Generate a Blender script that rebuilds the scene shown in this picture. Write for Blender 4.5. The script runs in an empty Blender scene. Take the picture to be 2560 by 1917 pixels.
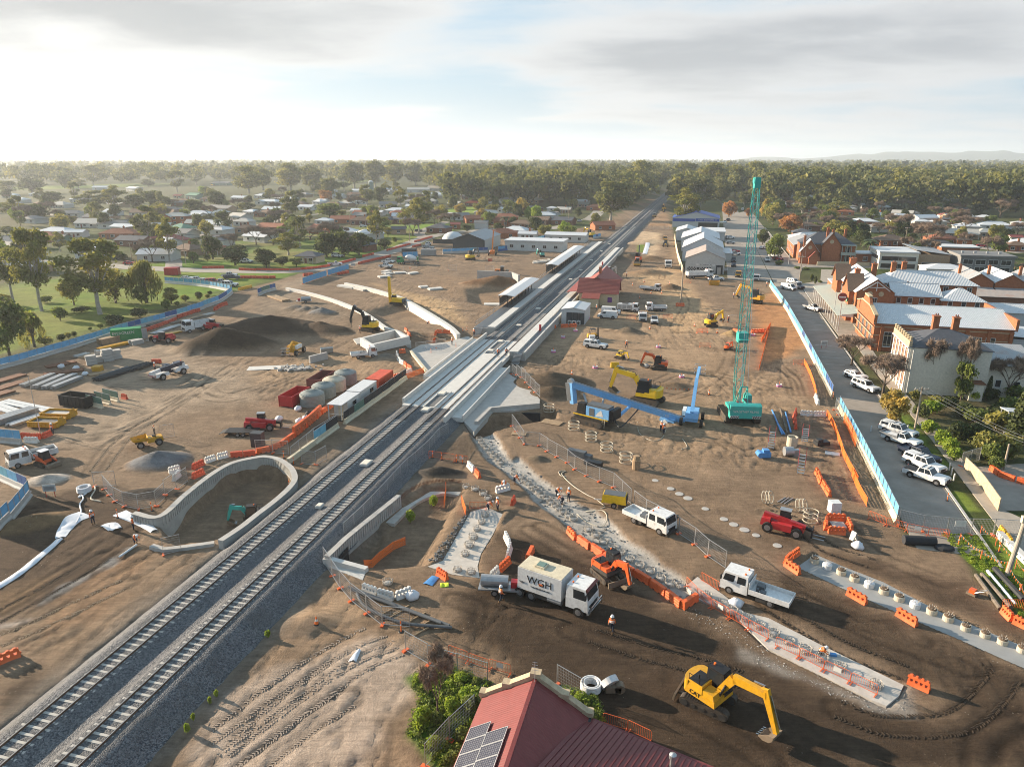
import bpy,math,random
import numpy as np
from mathutils import Vector,Matrix,Euler
from functools import lru_cache
random.seed(7);RNG=np.random.default_rng(7)
SC=bpy.context.scene;COL=SC.collection
R=math.radians;PI=math.pi
# --- camera, sky, sun, exposure
CAM_H,FOC,PITCH=39.2,1774.0,math.atan2(563.0,1774.0)
cd=bpy.data.cameras.new('camera');cam=bpy.data.objects.new('camera',cd);COL.objects.link(cam)
cam.location=(0,0,CAM_H);cam.rotation_euler=(PI/2-PITCH,0,0)
cd.sensor_width=36;cd.lens=36*FOC/2560;cd.clip_start=.5;cd.clip_end=60000
SC.camera=cam
SUN_EL,SUN_AZ=R(15),R(-64)
sd=bpy.data.lights.new('sun','SUN');sun=bpy.data.objects.new('sun',sd);COL.objects.link(sun)
sd.energy=5.0;sd.angle=R(.6);sd.color=(1,.83,.63)
sdir=Vector((math.sin(SUN_AZ)*math.cos(SUN_EL),math.cos(SUN_AZ)*math.cos(SUN_EL),math.sin(SUN_EL)))
sun.rotation_euler=sdir.to_track_quat('Z','Y').to_euler();sun.location=sdir*200
SC.view_settings.view_transform='Standard';SC.view_settings.look='None'
SC.view_settings.exposure=1.5;SC.view_settings.gamma=1;SC.view_settings.use_curve_mapping=False
SC.render.engine='CYCLES'
cy=SC.cycles
cy.use_denoising=True;cy.use_adaptive_sampling=True;cy.adaptive_threshold=.012;cy.filter_width=1.0
cy.max_bounces=6;cy.diffuse_bounces=2;cy.glossy_bounces=2;cy.transmission_bounces=3;cy.transparent_max_bounces=6;cy.volume_bounces=1
cy.sample_clamp_indirect=4;cy.caustics_reflective=False;cy.caustics_refractive=False
class NT:
 def __init__(s,t):s.t=t;s.n=t.nodes;s.l=t.links
 def new(s,kind,**kw):
  n=s.n.new(kind)
  for k,v in kw.items():setattr(n,k,v)
  return n
 def put(s,sock,v):
  if hasattr(v,'is_output'):s.l.new(v,sock)
  elif isinstance(v,(tuple,list))and len(v)==3 and sock.type=='RGBA':sock.default_value=(*v,1)
  else:sock.default_value=v
 def m(s,op,a,b=None,c=None,clamp=False):
  n=s.new('ShaderNodeMath',operation=op,use_clamp=clamp)
  for i,v in enumerate((a,b,c)):
   if v is not None:s.put(n.inputs[i],v)
  return n.outputs[0]
 def vm(s,op,a,b=None):
  n=s.new('ShaderNodeVectorMath',operation=op);s.put(n.inputs[0],a)
  if b is not None:s.put(n.inputs[1],b)
  return n.outputs[0]
 def mix(s,f,a,b,mode='MIX'):
  n=s.new('ShaderNodeMix',data_type='RGBA',blend_type=mode)
  s.put(n.inputs[0],f);s.put(n.inputs[6],a);s.put(n.inputs[7],b);return n.outputs[2]
 def noise(s,vec,scale,detail=4,rough=.6,dist=0):
  n=s.new('ShaderNodeTexNoise')
  if vec is not None:s.l.new(vec,n.inputs['Vector'])
  n.inputs['Scale'].default_value=scale;n.inputs['Detail'].default_value=detail
  n.inputs['Roughness'].default_value=rough;n.inputs['Distortion'].default_value=dist
  return n.outputs['Fac']
 def ramp(s,f,lo,hi):
  n=s.new('ShaderNodeMapRange',interpolation_type='SMOOTHSTEP');s.put(n.inputs[0],f)
  n.inputs[1].default_value=lo;n.inputs[2].default_value=hi;return n.outputs[0]
w=bpy.data.worlds.new('World');SC.world=w;w.use_nodes=True
N=NT(w.node_tree);N.n.clear()
out=N.new('ShaderNodeOutputWorld');bg=N.new('ShaderNodeBackground');N.l.new(bg.outputs[0],out.inputs[0])
sky=N.new('ShaderNodeTexSky',sky_type='NISHITA',sun_disc=False)
sky.sun_elevation=SUN_EL;sky.sun_rotation=SUN_AZ;sky.altitude=150;sky.air_density=1.0;sky.dust_density=2.5;sky.ozone_density=1.5
tc=N.new('ShaderNodeTexCoord');sep=N.new('ShaderNodeSeparateXYZ');N.l.new(tc.outputs['Generated'],sep.inputs[0])
X,Y,Z=sep.outputs
zc=N.m('ADD',N.m('MAXIMUM',Z,0.0),.10)
comb=N.new('ShaderNodeCombineXYZ');N.l.new(N.m('DIVIDE',X,zc),comb.inputs[0]);N.l.new(N.m('MULTIPLY',N.m('DIVIDE',Y,zc),1.35),comb.inputs[1])
cp=comb.outputs[0]
n1=N.noise(N.vm('ADD',cp,(3.1,1.7,0)),.42,6,.52,.25);n2=N.noise(N.vm('ADD',cp,(7.7,4.2,2)),1.1,6,.55,.2)
az=N.m('ARCTAN2',X,Y)
def bank(a0,e0,sa,se,k):
 p=N.m('POWER',N.m('DIVIDE',N.m('SUBTRACT',az,a0),sa),2.0);q=N.m('POWER',N.m('DIVIDE',N.m('SUBTRACT',Z,e0),se),2.0)
 return N.m('MULTIPLY',N.m('EXPONENT',N.m('MULTIPLY',N.m('ADD',p,q),-1.0)),k)
dens=N.m('ADD',N.m('MULTIPLY',n1,.62),N.m('MULTIPLY',n2,.34))
for b in((-.42,.165,.36,.06,.38),(.40,.115,.38,.058,.37),(-.03,.12,.10,.10,-.16),(.0,.05,1.3,.02,.06)):dens=N.m('ADD',dens,bank(*b))
cov=N.ramp(dens,.47,.66)
thick=N.ramp(dens,.56,.84)
shade=N.noise(N.vm('ADD',cp,(1.3,.55,6)),.8,5,.55,.3)
thick2=N.m('MULTIPLY',thick,N.ramp(shade,.25,.62))
glow=N.ramp(N.m('ADD',N.m('MULTIPLY',X,sdir.x),N.m('MULTIPLY',Y,sdir.y)),-.3,1.0)
white=N.mix(glow,(3.5,3.52,3.56),(3.9,3.9,3.86));grey=N.mix(glow,(2.25,2.32,2.44),(2.0,2.08,2.15))
cloud=N.mix(N.m('MULTIPLY',thick2,.95),white,grey)
hz_col=N.mix(glow,(2.95,3.25,3.5),(3.6,3.66,3.66))
clear=N.mix(.8,sky.outputs[0],(1.85,2.8,3.6))
low=N.m('EXPONENT',N.m('MULTIPLY',N.m('MAXIMUM',Z,0.0),-17.0))
base=N.mix(N.m('MULTIPLY',low,.85),clear,hz_col)
N.l.new(N.mix(N.m('MULTIPLY',cov,.93),base,cloud),bg.inputs[0])
bg.inputs[1].default_value=.08
# --- where a point of the photograph meets a level plane
CT,ST=math.cos(PITCH),math.sin(PITCH);TS=640/2208
TY={'A':380,'B':740,'C':1120,'D':1437}
def pix(t,x,y):return(int(t[1])-1)*640+x*TS,TY[t[0]]+y*TS
def g(t,x,y,z=0.0):
 u,v=pix(t,x,y);u-=1280;v-=958.5
 k=(CAM_H-z)/(FOC*ST+v*CT)
 return Vector((u*k,(FOC*CT-v*ST)*k,z))
def tq(q):
 o=[];c=None;f=q.split();i=0
 while i<len(f):
  if f[i][0]in 'ABCD':c=f[i];i+=1
  else:o.append((c,float(f[i]),float(f[i+1])));i+=2
 return o
def kr(q):return[(f[0],f[1],*map(float,f[2:]))for f in map(str.split,q.split(';'))]
def top_z(p,t,y):
 v=TY[t[0]]+y*TS-958.5;k=p.y/(FOC*CT-v*ST)
 return CAM_H-k*(FOC*ST+v*CT)
def mpp(p):return(p.y*CT+(CAM_H-p.z)*ST)/FOC*TS
TA=R(14.7);RD=Vector((math.sin(TA),math.cos(TA),0));RN=Vector((RD.y,-RD.x,0));RO=Vector((-26.0,59.2,0))
def rail(s,t,z=0.0):p=RO+RD*s+RN*t;return Vector((p.x,p.y,z))
def st(p):d=Vector((p[0],p[1],0))-RO;return d.dot(RD),d.dot(RN)
RT=1.2
# --- materials
MATS={}
def mat(name,col,rough=.7,metal=0.0,var=.12,scale=3.0,bump=0.0,bscale=20.0,alpha=None,spec=.3,dirt=0.0,dirtcol=(.16,.11,.07)):
 if name in MATS:return MATS[name]
 m=bpy.data.materials.new(name);m.use_nodes=True;t=NT(m.node_tree);b=t.n['Principled BSDF']
 o=t.new('ShaderNodeTexCoord').outputs['Object'];c=tuple(x*.8 for x in col[:3])
 n=t.noise(o,scale,5,.65)
 cc=t.mix(t.ramp(n,.25,.75),tuple(x*(1-var)for x in c),tuple(min(1,x*(1+var))for x in c))
 if dirt:
  d=t.ramp(t.noise(o,scale*.45,6,.7),.48,.75);cc=t.mix(t.m('MULTIPLY',d,dirt),cc,dirtcol)
 t.l.new(cc,b.inputs['Base Color'])
 b.inputs['Roughness'].default_value=rough;b.inputs['Metallic'].default_value=metal;b.inputs['Specular IOR Level'].default_value=spec
 if alpha is not None:b.inputs['Alpha'].default_value=alpha
 if bump:
  bn=t.new('ShaderNodeBump');bn.inputs['Strength'].default_value=bump;bn.inputs['Distance'].default_value=.05
  t.l.new(t.noise(o,bscale,4,.6),bn.inputs['Height']);t.l.new(bn.outputs[0],b.inputs['Normal'])
 MATS[name]=m;return m
def ribbed(name,col,axis=0,pitch=.2,rough=.5,metal=0.0,depth=.5,var=.1,stain=None):
 if name in MATS:return MATS[name]
 m=mat(name,col,rough,metal,var,1.5,spec=.35);t=NT(m.node_tree);b=t.n['Principled BSDF']
 sp=t.new('ShaderNodeSeparateXYZ');t.l.new(t.new('ShaderNodeTexCoord').outputs['Object'],sp.inputs[0])
 wv=t.m('SINE',t.m('MULTIPLY',sp.outputs[axis],2*PI/pitch))
 bn=t.new('ShaderNodeBump');bn.inputs['Strength'].default_value=depth;bn.inputs['Distance'].default_value=.04
 t.l.new(wv,bn.inputs['Height']);t.l.new(bn.outputs[0],b.inputs['Normal'])
 if stain:
  c0=b.inputs['Base Color'].links[0].from_socket
  f=t.ramp(t.noise(t.new('ShaderNodeTexCoord').outputs['Object'],.5,5,.7),.5,.7)
  t.l.new(t.mix(t.m('MULTIPLY',f,.6),c0,stain),b.inputs['Base Color'])
 return m
def vcol_mat(name,rough=.9,grain=0.0,gscale=6.0,bump=.0,bscale=4.0,leaf=False,spec=.15):
 if name in MATS:return MATS[name]
 m=bpy.data.materials.new(name);m.use_nodes=True;t=NT(m.node_tree);b=t.n['Principled BSDF']
 a=t.new('ShaderNodeVertexColor',layer_name='Col').outputs[0];o=t.new('ShaderNodeTexCoord').outputs['Object']
 if grain:a=t.mix(1.0,a,t.mix(t.noise(o,gscale,6,.7),(1-grain,)*3,(1+grain,)*3),'MULTIPLY')
 t.l.new(a,b.inputs['Base Color']);b.inputs['Roughness'].default_value=rough;b.inputs['Specular IOR Level'].default_value=spec
 if leaf:
  tr=t.new('ShaderNodeBsdfTranslucent');t.l.new(t.mix(1.0,a,(1.15,1.12,.7),'MULTIPLY'),tr.inputs[0])
  ms=t.new('ShaderNodeMixShader');ms.inputs[0].default_value=.42
  t.l.new(b.outputs[0],ms.inputs[1]);t.l.new(tr.outputs[0],ms.inputs[2]);t.l.new(ms.outputs[0],t.n['Material Output'].inputs[0])
 if bump:
  bn=t.new('ShaderNodeBump');bn.inputs['Strength'].default_value=bump;bn.inputs['Distance'].default_value=.12
  t.l.new(t.noise(o,bscale,6,.65),bn.inputs['Height']);t.l.new(bn.outputs[0],b.inputs['Normal'])
 MATS[name]=m;return m
M={}
def defm(**kw):
 for k,v in kw.items():M[k]=mat(k,*v[:1],**(v[1]if len(v)>1 else{}))
W_=dict(rough=.35,spec=.5)
defm(white_paint=((.78,.78,.77),dict(rough=.32,spec=.5,dirt=.35)),glass=((.025,.03,.035),dict(rough=.08,spec=.6,var=.05)),tyre=((.022,.021,.02),dict(rough=.85,dirt=.5)),rim=((.35,.35,.36),dict(rough=.4,metal=.6,dirt=.3)),black=((.02,.02,.022),dict(rough=.55)),dark_steel=((.06,.058,.055),dict(rough=.6,dirt=.4)),galv=((.52,.53,.54),dict(rough=.4,metal=.7)),chrome=((.6,.6,.6),dict(rough=.25,metal=1.0)),yellow=((.66,.34,.015),dict(rough=.42,spec=.45,dirt=.35)),bright_yellow=((.80,.50,.015),dict(rough=.42,spec=.45,dirt=.15)),orange_paint=((.80,.13,.03),dict(rough=.4,spec=.45,dirt=.15)),red_paint=((.50,.03,.035),dict(rough=.4,spec=.45,dirt=.2)),blue_paint=((.20,.47,.82),dict(rough=.42,spec=.45,dirt=.15)),teal_paint=((.04,.42,.37),dict(rough=.42,spec=.45,dirt=.12)),green_paint=((.03,.28,.09),dict(rough=.45,dirt=.15)),cream_paint=((.68,.60,.44),dict(dirt=.2)),navy=((.02,.03,.06),dict(rough=.4,spec=.5)),silver=((.42,.43,.44),dict(rough=.35,metal=.5)),track_shoe=((.075,.06,.048),dict(rough=.8,dirt=.6,bump=.3)),muddy_steel=((.22,.17,.12),dict(rough=.75,dirt=.5)),barrier_orange=((.80,.155,.045),dict(rough=.55,var=.25,scale=.9,spec=.3,dirt=.35,dirtcol=(.55,.28,.18))),barrier_red=((.66,.10,.045),dict(rough=.55,var=.2,scale=1.2,dirt=.25)),barrier_white=((.74,.72,.68),dict(rough=.5,dirt=.3)),barrier_yellow=((.80,.42,.03),dict(rough=.5,dirt=.15)),concrete=((.47,.45,.42),dict(rough=.85,var=.12,scale=1.2,bump=.15,bscale=14,dirt=.3,dirtcol=(.26,.23,.19))),white_concrete=((.66,.64,.60),dict(rough=.8,var=.08,scale=1.0,bump=.1,bscale=12,dirt=.22,dirtcol=(.42,.38,.32))),grey_slab=((.34,.345,.34),dict(rough=.55,var=.08,scale=.5,spec=.3,dirt=.15)),pale_slab=((.55,.51,.46),dict(rough=.85,var=.14,scale=1.1,bump=.3,bscale=5,dirt=.45,dirtcol=(.30,.25,.2))),ribconc=((.44,.43,.40),dict(rough=.85,var=.15,scale=.8,dirt=.3,dirtcol=(.28,.26,.22))),rust=((.20,.085,.045),dict(rough=.8,var=.3,scale=4)),rebar=((.46,.42,.37),dict(rough=.75,var=.3,scale=4)),timber=((.36,.25,.15),dict(rough=.8,var=.25,scale=3)),old_timber=((.17,.14,.11),dict(rough=.85,var=.3,scale=2)),banner_blue=((.14,.42,.70),dict(rough=.6,var=.15,scale=.8)),banner_navy=((.05,.13,.34),dict(rough=.6)),banner_green=((.10,.2,.16),dict(rough=.6)),banner_teal=((.16,.45,.6),dict(rough=.6,var=.15,scale=.8)),dark_cloth=((.035,.036,.04),dict(rough=.8)),pvc_white=((.72,.73,.73),dict(rough=.4,spec=.4)),poly_black=((.03,.032,.035),dict(rough=.5)),poly_grey=((.12,.13,.14),dict(rough=.5)),pipe_blue=((.09,.28,.6),dict(rough=.45)),hivis=((.90,.19,.03),dict(rough=.7,var=.1,scale=8)),trouser=((.02,.028,.05),dict(rough=.85)),skin=((.42,.25,.18),dict(rough=.6)),boot=((.20,.11,.05),dict(rough=.8)),reflect=((.75,.75,.72),dict(rough=.35)),helmet=((.82,.82,.82),dict(rough=.3,spec=.5)),asphalt=((.34,.295,.25),dict(rough=.9,var=.2,scale=.25,bump=.15,bscale=30,dirt=.5,dirtcol=(.22,.18,.14))),gravel_road=((.33,.30,.26),dict(rough=.95,var=.1,scale=.3,bump=.2,bscale=20,dirt=.4,dirtcol=(.26,.22,.17))),path_conc=((.40,.35,.29),dict(rough=.9,var=.1,scale=1,dirt=.3)),line_white=((.62,.60,.56),dict(rough=.7,dirt=.3)),soil_dark=((.075,.052,.035),dict(rough=.95,var=.4,scale=1.2,bump=1.0,bscale=3)),soil_mid=((.16,.105,.065),dict(rough=.95,var=.35,scale=1.0,bump=.9,bscale=4)),gravel_grey=((.17,.17,.17),dict(rough=.95,var=.35,scale=9,bump=.8,bscale=14)),sand_dark=((.11,.11,.115),dict(rough=.95,var=.3,scale=6,bump=.4,bscale=8)),roof_maroon=((.19,.04,.04),dict(rough=.45,spec=.4)),maroon_trim=((.22,.07,.06),dict()),terracotta=((.33,.12,.065),dict(rough=.8,var=.2,scale=1.5)),roof_brown=((.20,.13,.09),dict(rough=.85,var=.2)),roof_grey=((.22,.215,.21),dict(rough=.75,var=.15)),slate=((.09,.095,.11),dict(rough=.65,var=.2,scale=2)),roof_white=((.66,.67,.68),dict(rough=.5,metal=0,spec=.4)),roof_green=((.12,.25,.17),dict(rough=.6)),roof_pale=((.50,.47,.42),dict(rough=.7,var=.15)),roof_red=((.30,.075,.06),dict(rough=.6)),brick_red=((.38,.135,.06),dict(rough=.85,var=.25,scale=2.0)),brick_dark=((.24,.11,.07),dict(rough=.85,var=.25)),brick_tan=((.42,.29,.19),dict(rough=.85,var=.2)),render_white=((.80,.73,.62),dict(rough=.85,var=.12,dirt=.35,dirtcol=(.35,.30,.25))),render_cream=((.60,.50,.34),dict(rough=.8)),stone=((.52,.41,.27),dict(rough=.85,var=.2,dirt=.3)),weatherboard=((.62,.61,.58),dict(rough=.7)),shed_dark=((.055,.06,.065),dict(rough=.5)),shed_white=((.56,.57,.57),dict(rough=.5)),shed_green=((.16,.25,.22),dict(rough=.55)),blue_shop=((.03,.09,.40),dict(rough=.5)),window_dark=((.03,.033,.04),dict(rough=.12,spec=.6)),trim_white=((.68,.67,.64),dict(rough=.6)),verandah=((.40,.43,.38),dict(rough=.6)),tank_grey=((.28,.30,.28),dict(rough=.5)),tank_cream=((.56,.50,.39),dict(rough=.55)),panel_solar=((.035,.035,.06),dict(rough=.15,spec=.6,var=.08)),bark_pale=((.42,.38,.33),dict(rough=.9,var=.25,scale=1.5)),bark_dark=((.13,.10,.075),dict(rough=.95,var=.3,scale=2)),pole_wood=((.38,.31,.24),dict(rough=.85,var=.2)),bag=((.74,.75,.78),dict(rough=.6,var=.1,scale=2)),geotex=((.72,.75,.80),dict(rough=.7,var=.08)),hose=((.55,.5,.4),dict(rough=.6)),lime=((.6,.75,.05),dict()),pink=((.75,.15,.4),dict()),roller_orange=((.80,.22,.03),dict(rough=.45)),rail_steel=((.13,.075,.045),dict(rough=.65,metal=.2,var=.2,scale=2)),rail_top=((.42,.40,.38),dict(rough=.35,metal=.8)),sleeper=((.50,.48,.44),dict(rough=.85,var=.14,scale=1.5,dirt=.25)),puddle=((.09,.085,.08),dict(rough=.08,spec=.7)))
# --- mesh building
class MB:
 def __init__(s):s.v=[];s.f=[]
 def add(s,vs,fs):
  o=len(s.v);s.v+=[tuple(v)for v in vs];s.f+=[tuple(i+o for i in f)for f in fs];return s
 def fr(s,x0,x1,w0,z0,x2,x3,w1,z1,yc=0.0):
  return s.add([(x0,yc-w0,z0),(x1,yc-w0,z0),(x1,yc+w0,z0),(x0,yc+w0,z0),(x2,yc-w1,z1),(x3,yc-w1,z1),(x3,yc+w1,z1),(x2,yc+w1,z1)],[(3,2,1,0),(4,5,6,7),(0,1,5,4),(1,2,6,5),(2,3,7,6),(3,0,4,7)])
 def box(s,c,d,rz=0.0,rx=0.0,ry=0.0):
  h=[x/2 for x in d];e=Euler((rx,ry,rz)).to_matrix()if(rz or rx or ry)else None;vs=[]
  for z in(-1,1):
   for x,y in((-1,-1),(1,-1),(1,1),(-1,1)):
    p=Vector((x*h[0],y*h[1],z*h[2]));vs.append((e@p if e else p)+Vector(c))
  return s.add(vs,[(3,2,1,0),(4,5,6,7),(0,1,5,4),(1,2,6,5),(2,3,7,6),(3,0,4,7)])
 def bb(s,x0,x1,y0,y1,z0,z1):return s.box(((x0+x1)/2,(y0+y1)/2,(z0+z1)/2),(x1-x0,y1-y0,z1-z0))
 def bar(s,a,b,w,h=None):
  a,b=Vector(a),Vector(b);h=h or w;d=(b-a);L=d.length
  if L<1e-6:return s
  q=d.to_track_quat('X','Z').to_matrix();vs=[]
  for x in(0,L):
   for y,z in((-1,-1),(1,-1),(1,1),(-1,1)):vs.append(a+q@Vector((x,y*w/2,z*h/2)))
  return s.add(vs,[(0,1,2,3),(7,6,5,4),(0,4,5,1),(1,5,6,2),(2,6,7,3),(3,7,4,0)])
 def cyl(s,a,b,r0,r1=None,n=10,cap=True):
  a,b=Vector(a),Vector(b);r1=r0 if r1 is None else r1
  q=(b-a).to_track_quat('Z','Y').to_matrix();vs=[]
  for p,r in((a,r0),(b,r1)):
   for i in range(n):t=2*PI*i/n;vs.append(p+q@Vector((math.cos(t)*r,math.sin(t)*r,0)))
  fs=[(i,(i+1)%n,n+(i+1)%n,n+i)for i in range(n)]
  if cap:fs+=[tuple(range(n-1,-1,-1)),tuple(range(n,2*n))]
  return s.add(vs,fs)
 def tube(s,pts,r,n=6):
  pts=[Vector(p)for p in pts];vs=[];fs=[]
  for k,p in enumerate(pts):
   d=(pts[min(k+1,len(pts)-1)]-pts[max(k-1,0)]).normalized();q=d.to_track_quat('Z','Y').to_matrix()
   for i in range(n):t=2*PI*i/n;vs.append(p+q@Vector((math.cos(t)*r,math.sin(t)*r,0)))
  for k in range(len(pts)-1):
   for i in range(n):fs.append((k*n+i,k*n+(i+1)%n,(k+1)*n+(i+1)%n,(k+1)*n+i))
  fs+=[tuple(range(n-1,-1,-1)),tuple(range((len(pts)-1)*n,len(pts)*n))]
  return s.add(vs,fs)
 def prism(s,prof,y0,y1):
  n=len(prof)
  return s.add([(x,y0,z)for x,z in prof]+[(x,y1,z)for x,z in prof],[tuple(range(n)),tuple(range(2*n-1,n-1,-1))]+[(i,n+i,n+(i+1)%n,(i+1)%n)for i in range(n)])
 def vprism(s,poly,z0,z1):
  n=len(poly);a=sum(poly[i][0]*poly[(i+1)%n][1]-poly[(i+1)%n][0]*poly[i][1]for i in range(n))
  if a<0:poly=poly[::-1]
  return s.add([(p[0],p[1],z0)for p in poly]+[(p[0],p[1],z1)for p in poly],[tuple(range(n-1,-1,-1)),tuple(range(n,2*n))]+[(i,(i+1)%n,n+(i+1)%n,n+i)for i in range(n)])
 def lathe(s,prof,n=16,c=(0,0,0)):
  vs=[];fs=[]
  for r,z in prof:
   for i in range(n):t=2*PI*i/n;vs.append((c[0]+r*math.cos(t),c[1]+r*math.sin(t),c[2]+z))
  for k in range(len(prof)-1):
   for i in range(n):fs.append((k*n+i,k*n+(i+1)%n,(k+1)*n+(i+1)%n,(k+1)*n+i))
  if prof[-1][0]>0:fs.append(tuple(range((len(prof)-1)*n,len(prof)*n)))
  return s.add(vs,fs)
 def sweep(s,path,prof,closed=False):
  P=[Vector((p[0],p[1],p[2]if len(p)>2 else 0))for p in path];vs=[];n=len(prof);k=len(P)
  for i,p in enumerate(P):
   d=(P[(i+1)%k if closed else min(i+1,k-1)]-P[i-1 if closed or i else 0]);d.z=0;d.normalize();nn=Vector((d.y,-d.x,0))
   vs+=[p+nn*o+Vector((0,0,z))for o,z in prof]
  fs=[]
  for i in range(k if closed else k-1):
   j=(i+1)%k
   for a in range(n):b=(a+1)%n;fs.append((i*n+a,i*n+b,j*n+b,j*n+a))
  if not closed:fs+=[tuple(range(n-1,-1,-1)),tuple(range((k-1)*n,k*n))]
  return s.add(vs,fs)
 def quad(s,*p):return s.add(p,[tuple(range(len(p)))])
 def mesh(s,name,m,smooth=False):
  me=bpy.data.meshes.new(name);me.from_pydata(s.v,[],s.f)
  if smooth:me.polygons.foreach_set('use_smooth',[True]*len(me.polygons))
  me.materials.append(M[m]if isinstance(m,str)else m);me.update();return me
def link(name,data,loc=(0,0,0),rz=0.0,parent=None,scale=None):
 o=bpy.data.objects.new(name,data);COL.objects.link(o);o.location=loc
 if isinstance(rz,(int,float)):o.rotation_euler=(0,0,rz)
 else:o.rotation_euler=rz
 if parent is not None:o.parent=parent
 if scale is not None:o.scale=scale if isinstance(scale,(tuple,list))else(scale,)*3
 return o
def tag(o,label=None,cat=None,group=None,kind=None):
 if label:o['label']=label
 if cat:o['category']=cat
 if group:o['group']=group
 if kind:o['kind']=kind
 return o
class P:
 def __init__(s,name,mb,m=None,kids=(),loc=(0,0,0),rz=0.0,smooth=False,label=None,kind=None):
  s.name=name;s.me=mb.mesh(name,m,smooth)if isinstance(mb,MB)else mb
  s.kids=list(kids);s.loc=loc;s.rz=rz;s.label=label;s.kind=kind
def spawn(name,parts,loc,rz,label,cat,group=None,scale=None):
 if len(parts)==1 and not parts[0].kids and tuple(parts[0].loc)==(0,0,0):
  return tag(link(name,parts[0].me,loc,rz,None,scale),label,cat,group)
 r=link(name,None,loc,rz,None,scale);r.empty_display_size=.3;tag(r,label,cat,group)
 def put(p,par):
  o=link(p.name,p.me,p.loc,p.rz,par)
  if p.label:o['label']=p.label
  if p.kind:o['kind']=p.kind
  for k in p.kids:put(k,o)
 for p in parts:put(p,r)
 return r
def one(name,mb,m,label,cat,group=None,loc=(0,0,0),rz=0.0,smooth=False):return tag(link(name,mb.mesh(name,m,smooth),loc,rz),label,cat,group)
def struct(name,mb,m,parent=None,smooth=False):
 o=link(name,mb.mesh(name,m,smooth),parent=parent)
 if parent is None:o['kind']='structure'
 return o
def text_mesh(txt,size,m,depth=.01):
 c=bpy.data.curves.new('lettering','FONT');c.body=txt;c.size=size;c.extrude=depth;c.align_x='CENTER';c.align_y='CENTER';c.resolution_u=2
 o=bpy.data.objects.new('lettering',c);COL.objects.link(o);dg=bpy.context.evaluated_depsgraph_get()
 me=bpy.data.meshes.new_from_object(o.evaluated_get(dg));bpy.data.objects.remove(o);me.materials.clear();me.materials.append(M[m]);return me
FACE={'-y':(PI/2,0,0),'+x':(PI/2,0,PI/2),'+y':(PI/2,0,PI),'-x':(PI/2,0,-PI/2)}
def densify(pts,step):
 out=[]
 for a,b in zip(pts[:-1],pts[1:]):
  n=max(1,int((Vector(b)-Vector(a)).length/step));out+=[Vector(a).lerp(Vector(b),i/n)for i in range(n)]
 return out+[Vector(pts[-1])]
def smooth_path(pts,n=8):
 P_=[Vector(p)for p in pts];P_=[P_[0]*2-P_[1]]+P_+[P_[-1]*2-P_[-2]];out=[]
 for i in range(1,len(P_)-2):
  for k in range(n):
   t=k/n;a,b,c,d=P_[i-1:i+3]
   out.append(.5*((2*b)+(c-a)*t+(2*a-5*b+4*c-d)*t*t+(3*b-a-3*c+d)*t**3))
 return out+[P_[-2]]
# --- ground sheet: relief and soil colour per vertex
def fine_axis(bands,ends):
 a=[bands[0][0]]
 for lo,hi,d in bands:a+=list(np.arange(a[-1]+d,hi+1e-6,d))
 hi=a[-1];d=bands[-1][2]
 while hi<ends[1]:d*=1.28;hi+=d;a.append(hi)
 lo=a[0];d=bands[0][2];pre=[]
 while lo>ends[0]:d*=1.28;lo-=d;pre.append(lo)
 return np.array(pre[::-1]+a)
GX=fine_axis([(-150,-60,1.2),(-60,56,.33),(56,190,1.2)],(-9000,9000))
GY=fine_axis([(24,34,1.0),(34,130,.33),(130,420,1.3)],(-300,12000))
nx,ny=len(GX),len(GY);XX,YY=np.meshgrid(GX,GY)
def vnoise(x,y,f,seed):
 r=np.random.default_rng(seed).random((257,257));x=x*f;y=y*f
 i=np.floor(x).astype(int);j=np.floor(y).astype(int);a=x-i;b=y-j;a=a*a*(3-2*a);b=b*b*(3-2*b);i&=255;j&=255
 return(r[j,i]*(1-a)+r[j,i+1]*a)*(1-b)+(r[j+1,i]*(1-a)+r[j+1,i+1]*a)*b
def fbm(x,y,f,seed,o=4):
 s=0;k=1;t=0
 for q in range(o):s=s+k*vnoise(x+q*17.3,y-q*9.1,f*2**q,seed+q);t+=k;k*=.55
 return s/t
def inside(poly,soft,jit=0.0,seed=3):
 P_=np.array([(p[0],p[1])for p in poly]);m=soft+jit+2;x0,y0=P_.min(0)-m;x1,y1=P_.max(0)+m
 ix=slice(*np.searchsorted(GX,(x0,x1)));iy=slice(*np.searchsorted(GY,(y0,y1)))
 x=XX[iy,ix];y=YY[iy,ix];inn=np.zeros(x.shape,bool);dist=np.full(x.shape,1e9)
 for(ax,ay),(bx,by)in zip(P_,np.roll(P_,-1,0)):
  c=((ay>y)!=(by>y))&(x<(bx-ax)*(y-ay)/((by-ay)if abs(by-ay)>1e-9 else 1e-9)+ax);inn^=c
  dx,dy=bx-ax,by-ay;L=dx*dx+dy*dy+1e-9;t=np.clip(((x-ax)*dx+(y-ay)*dy)/L,0,1);dist=np.minimum(dist,np.hypot(x-ax-t*dx,y-ay-t*dy))
 sd=np.where(inn,dist,-dist)
 if jit:sd=sd+(fbm(x,y,.35,seed,3)-.5)*2*jit
 q=np.clip((sd+soft*.5)/soft,0,1);return(iy,ix),q*q*(3-2*q)
base_n=fbm(XX,YY,.016,11);fine_n=fbm(XX,YY,.09,21);mid_n=fbm(XX,YY,.05,31)
COLR=np.empty((ny,nx,3));HT=np.zeros((ny,nx));SOIL=np.zeros((ny,nx))
lerp=lambda a,b,t:np.array(a)*(1-t[...,None])+np.array(b)*t[...,None]
sstep=lambda a,lo,hi:np.clip((a-lo)/(hi-lo),0,1)
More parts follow.
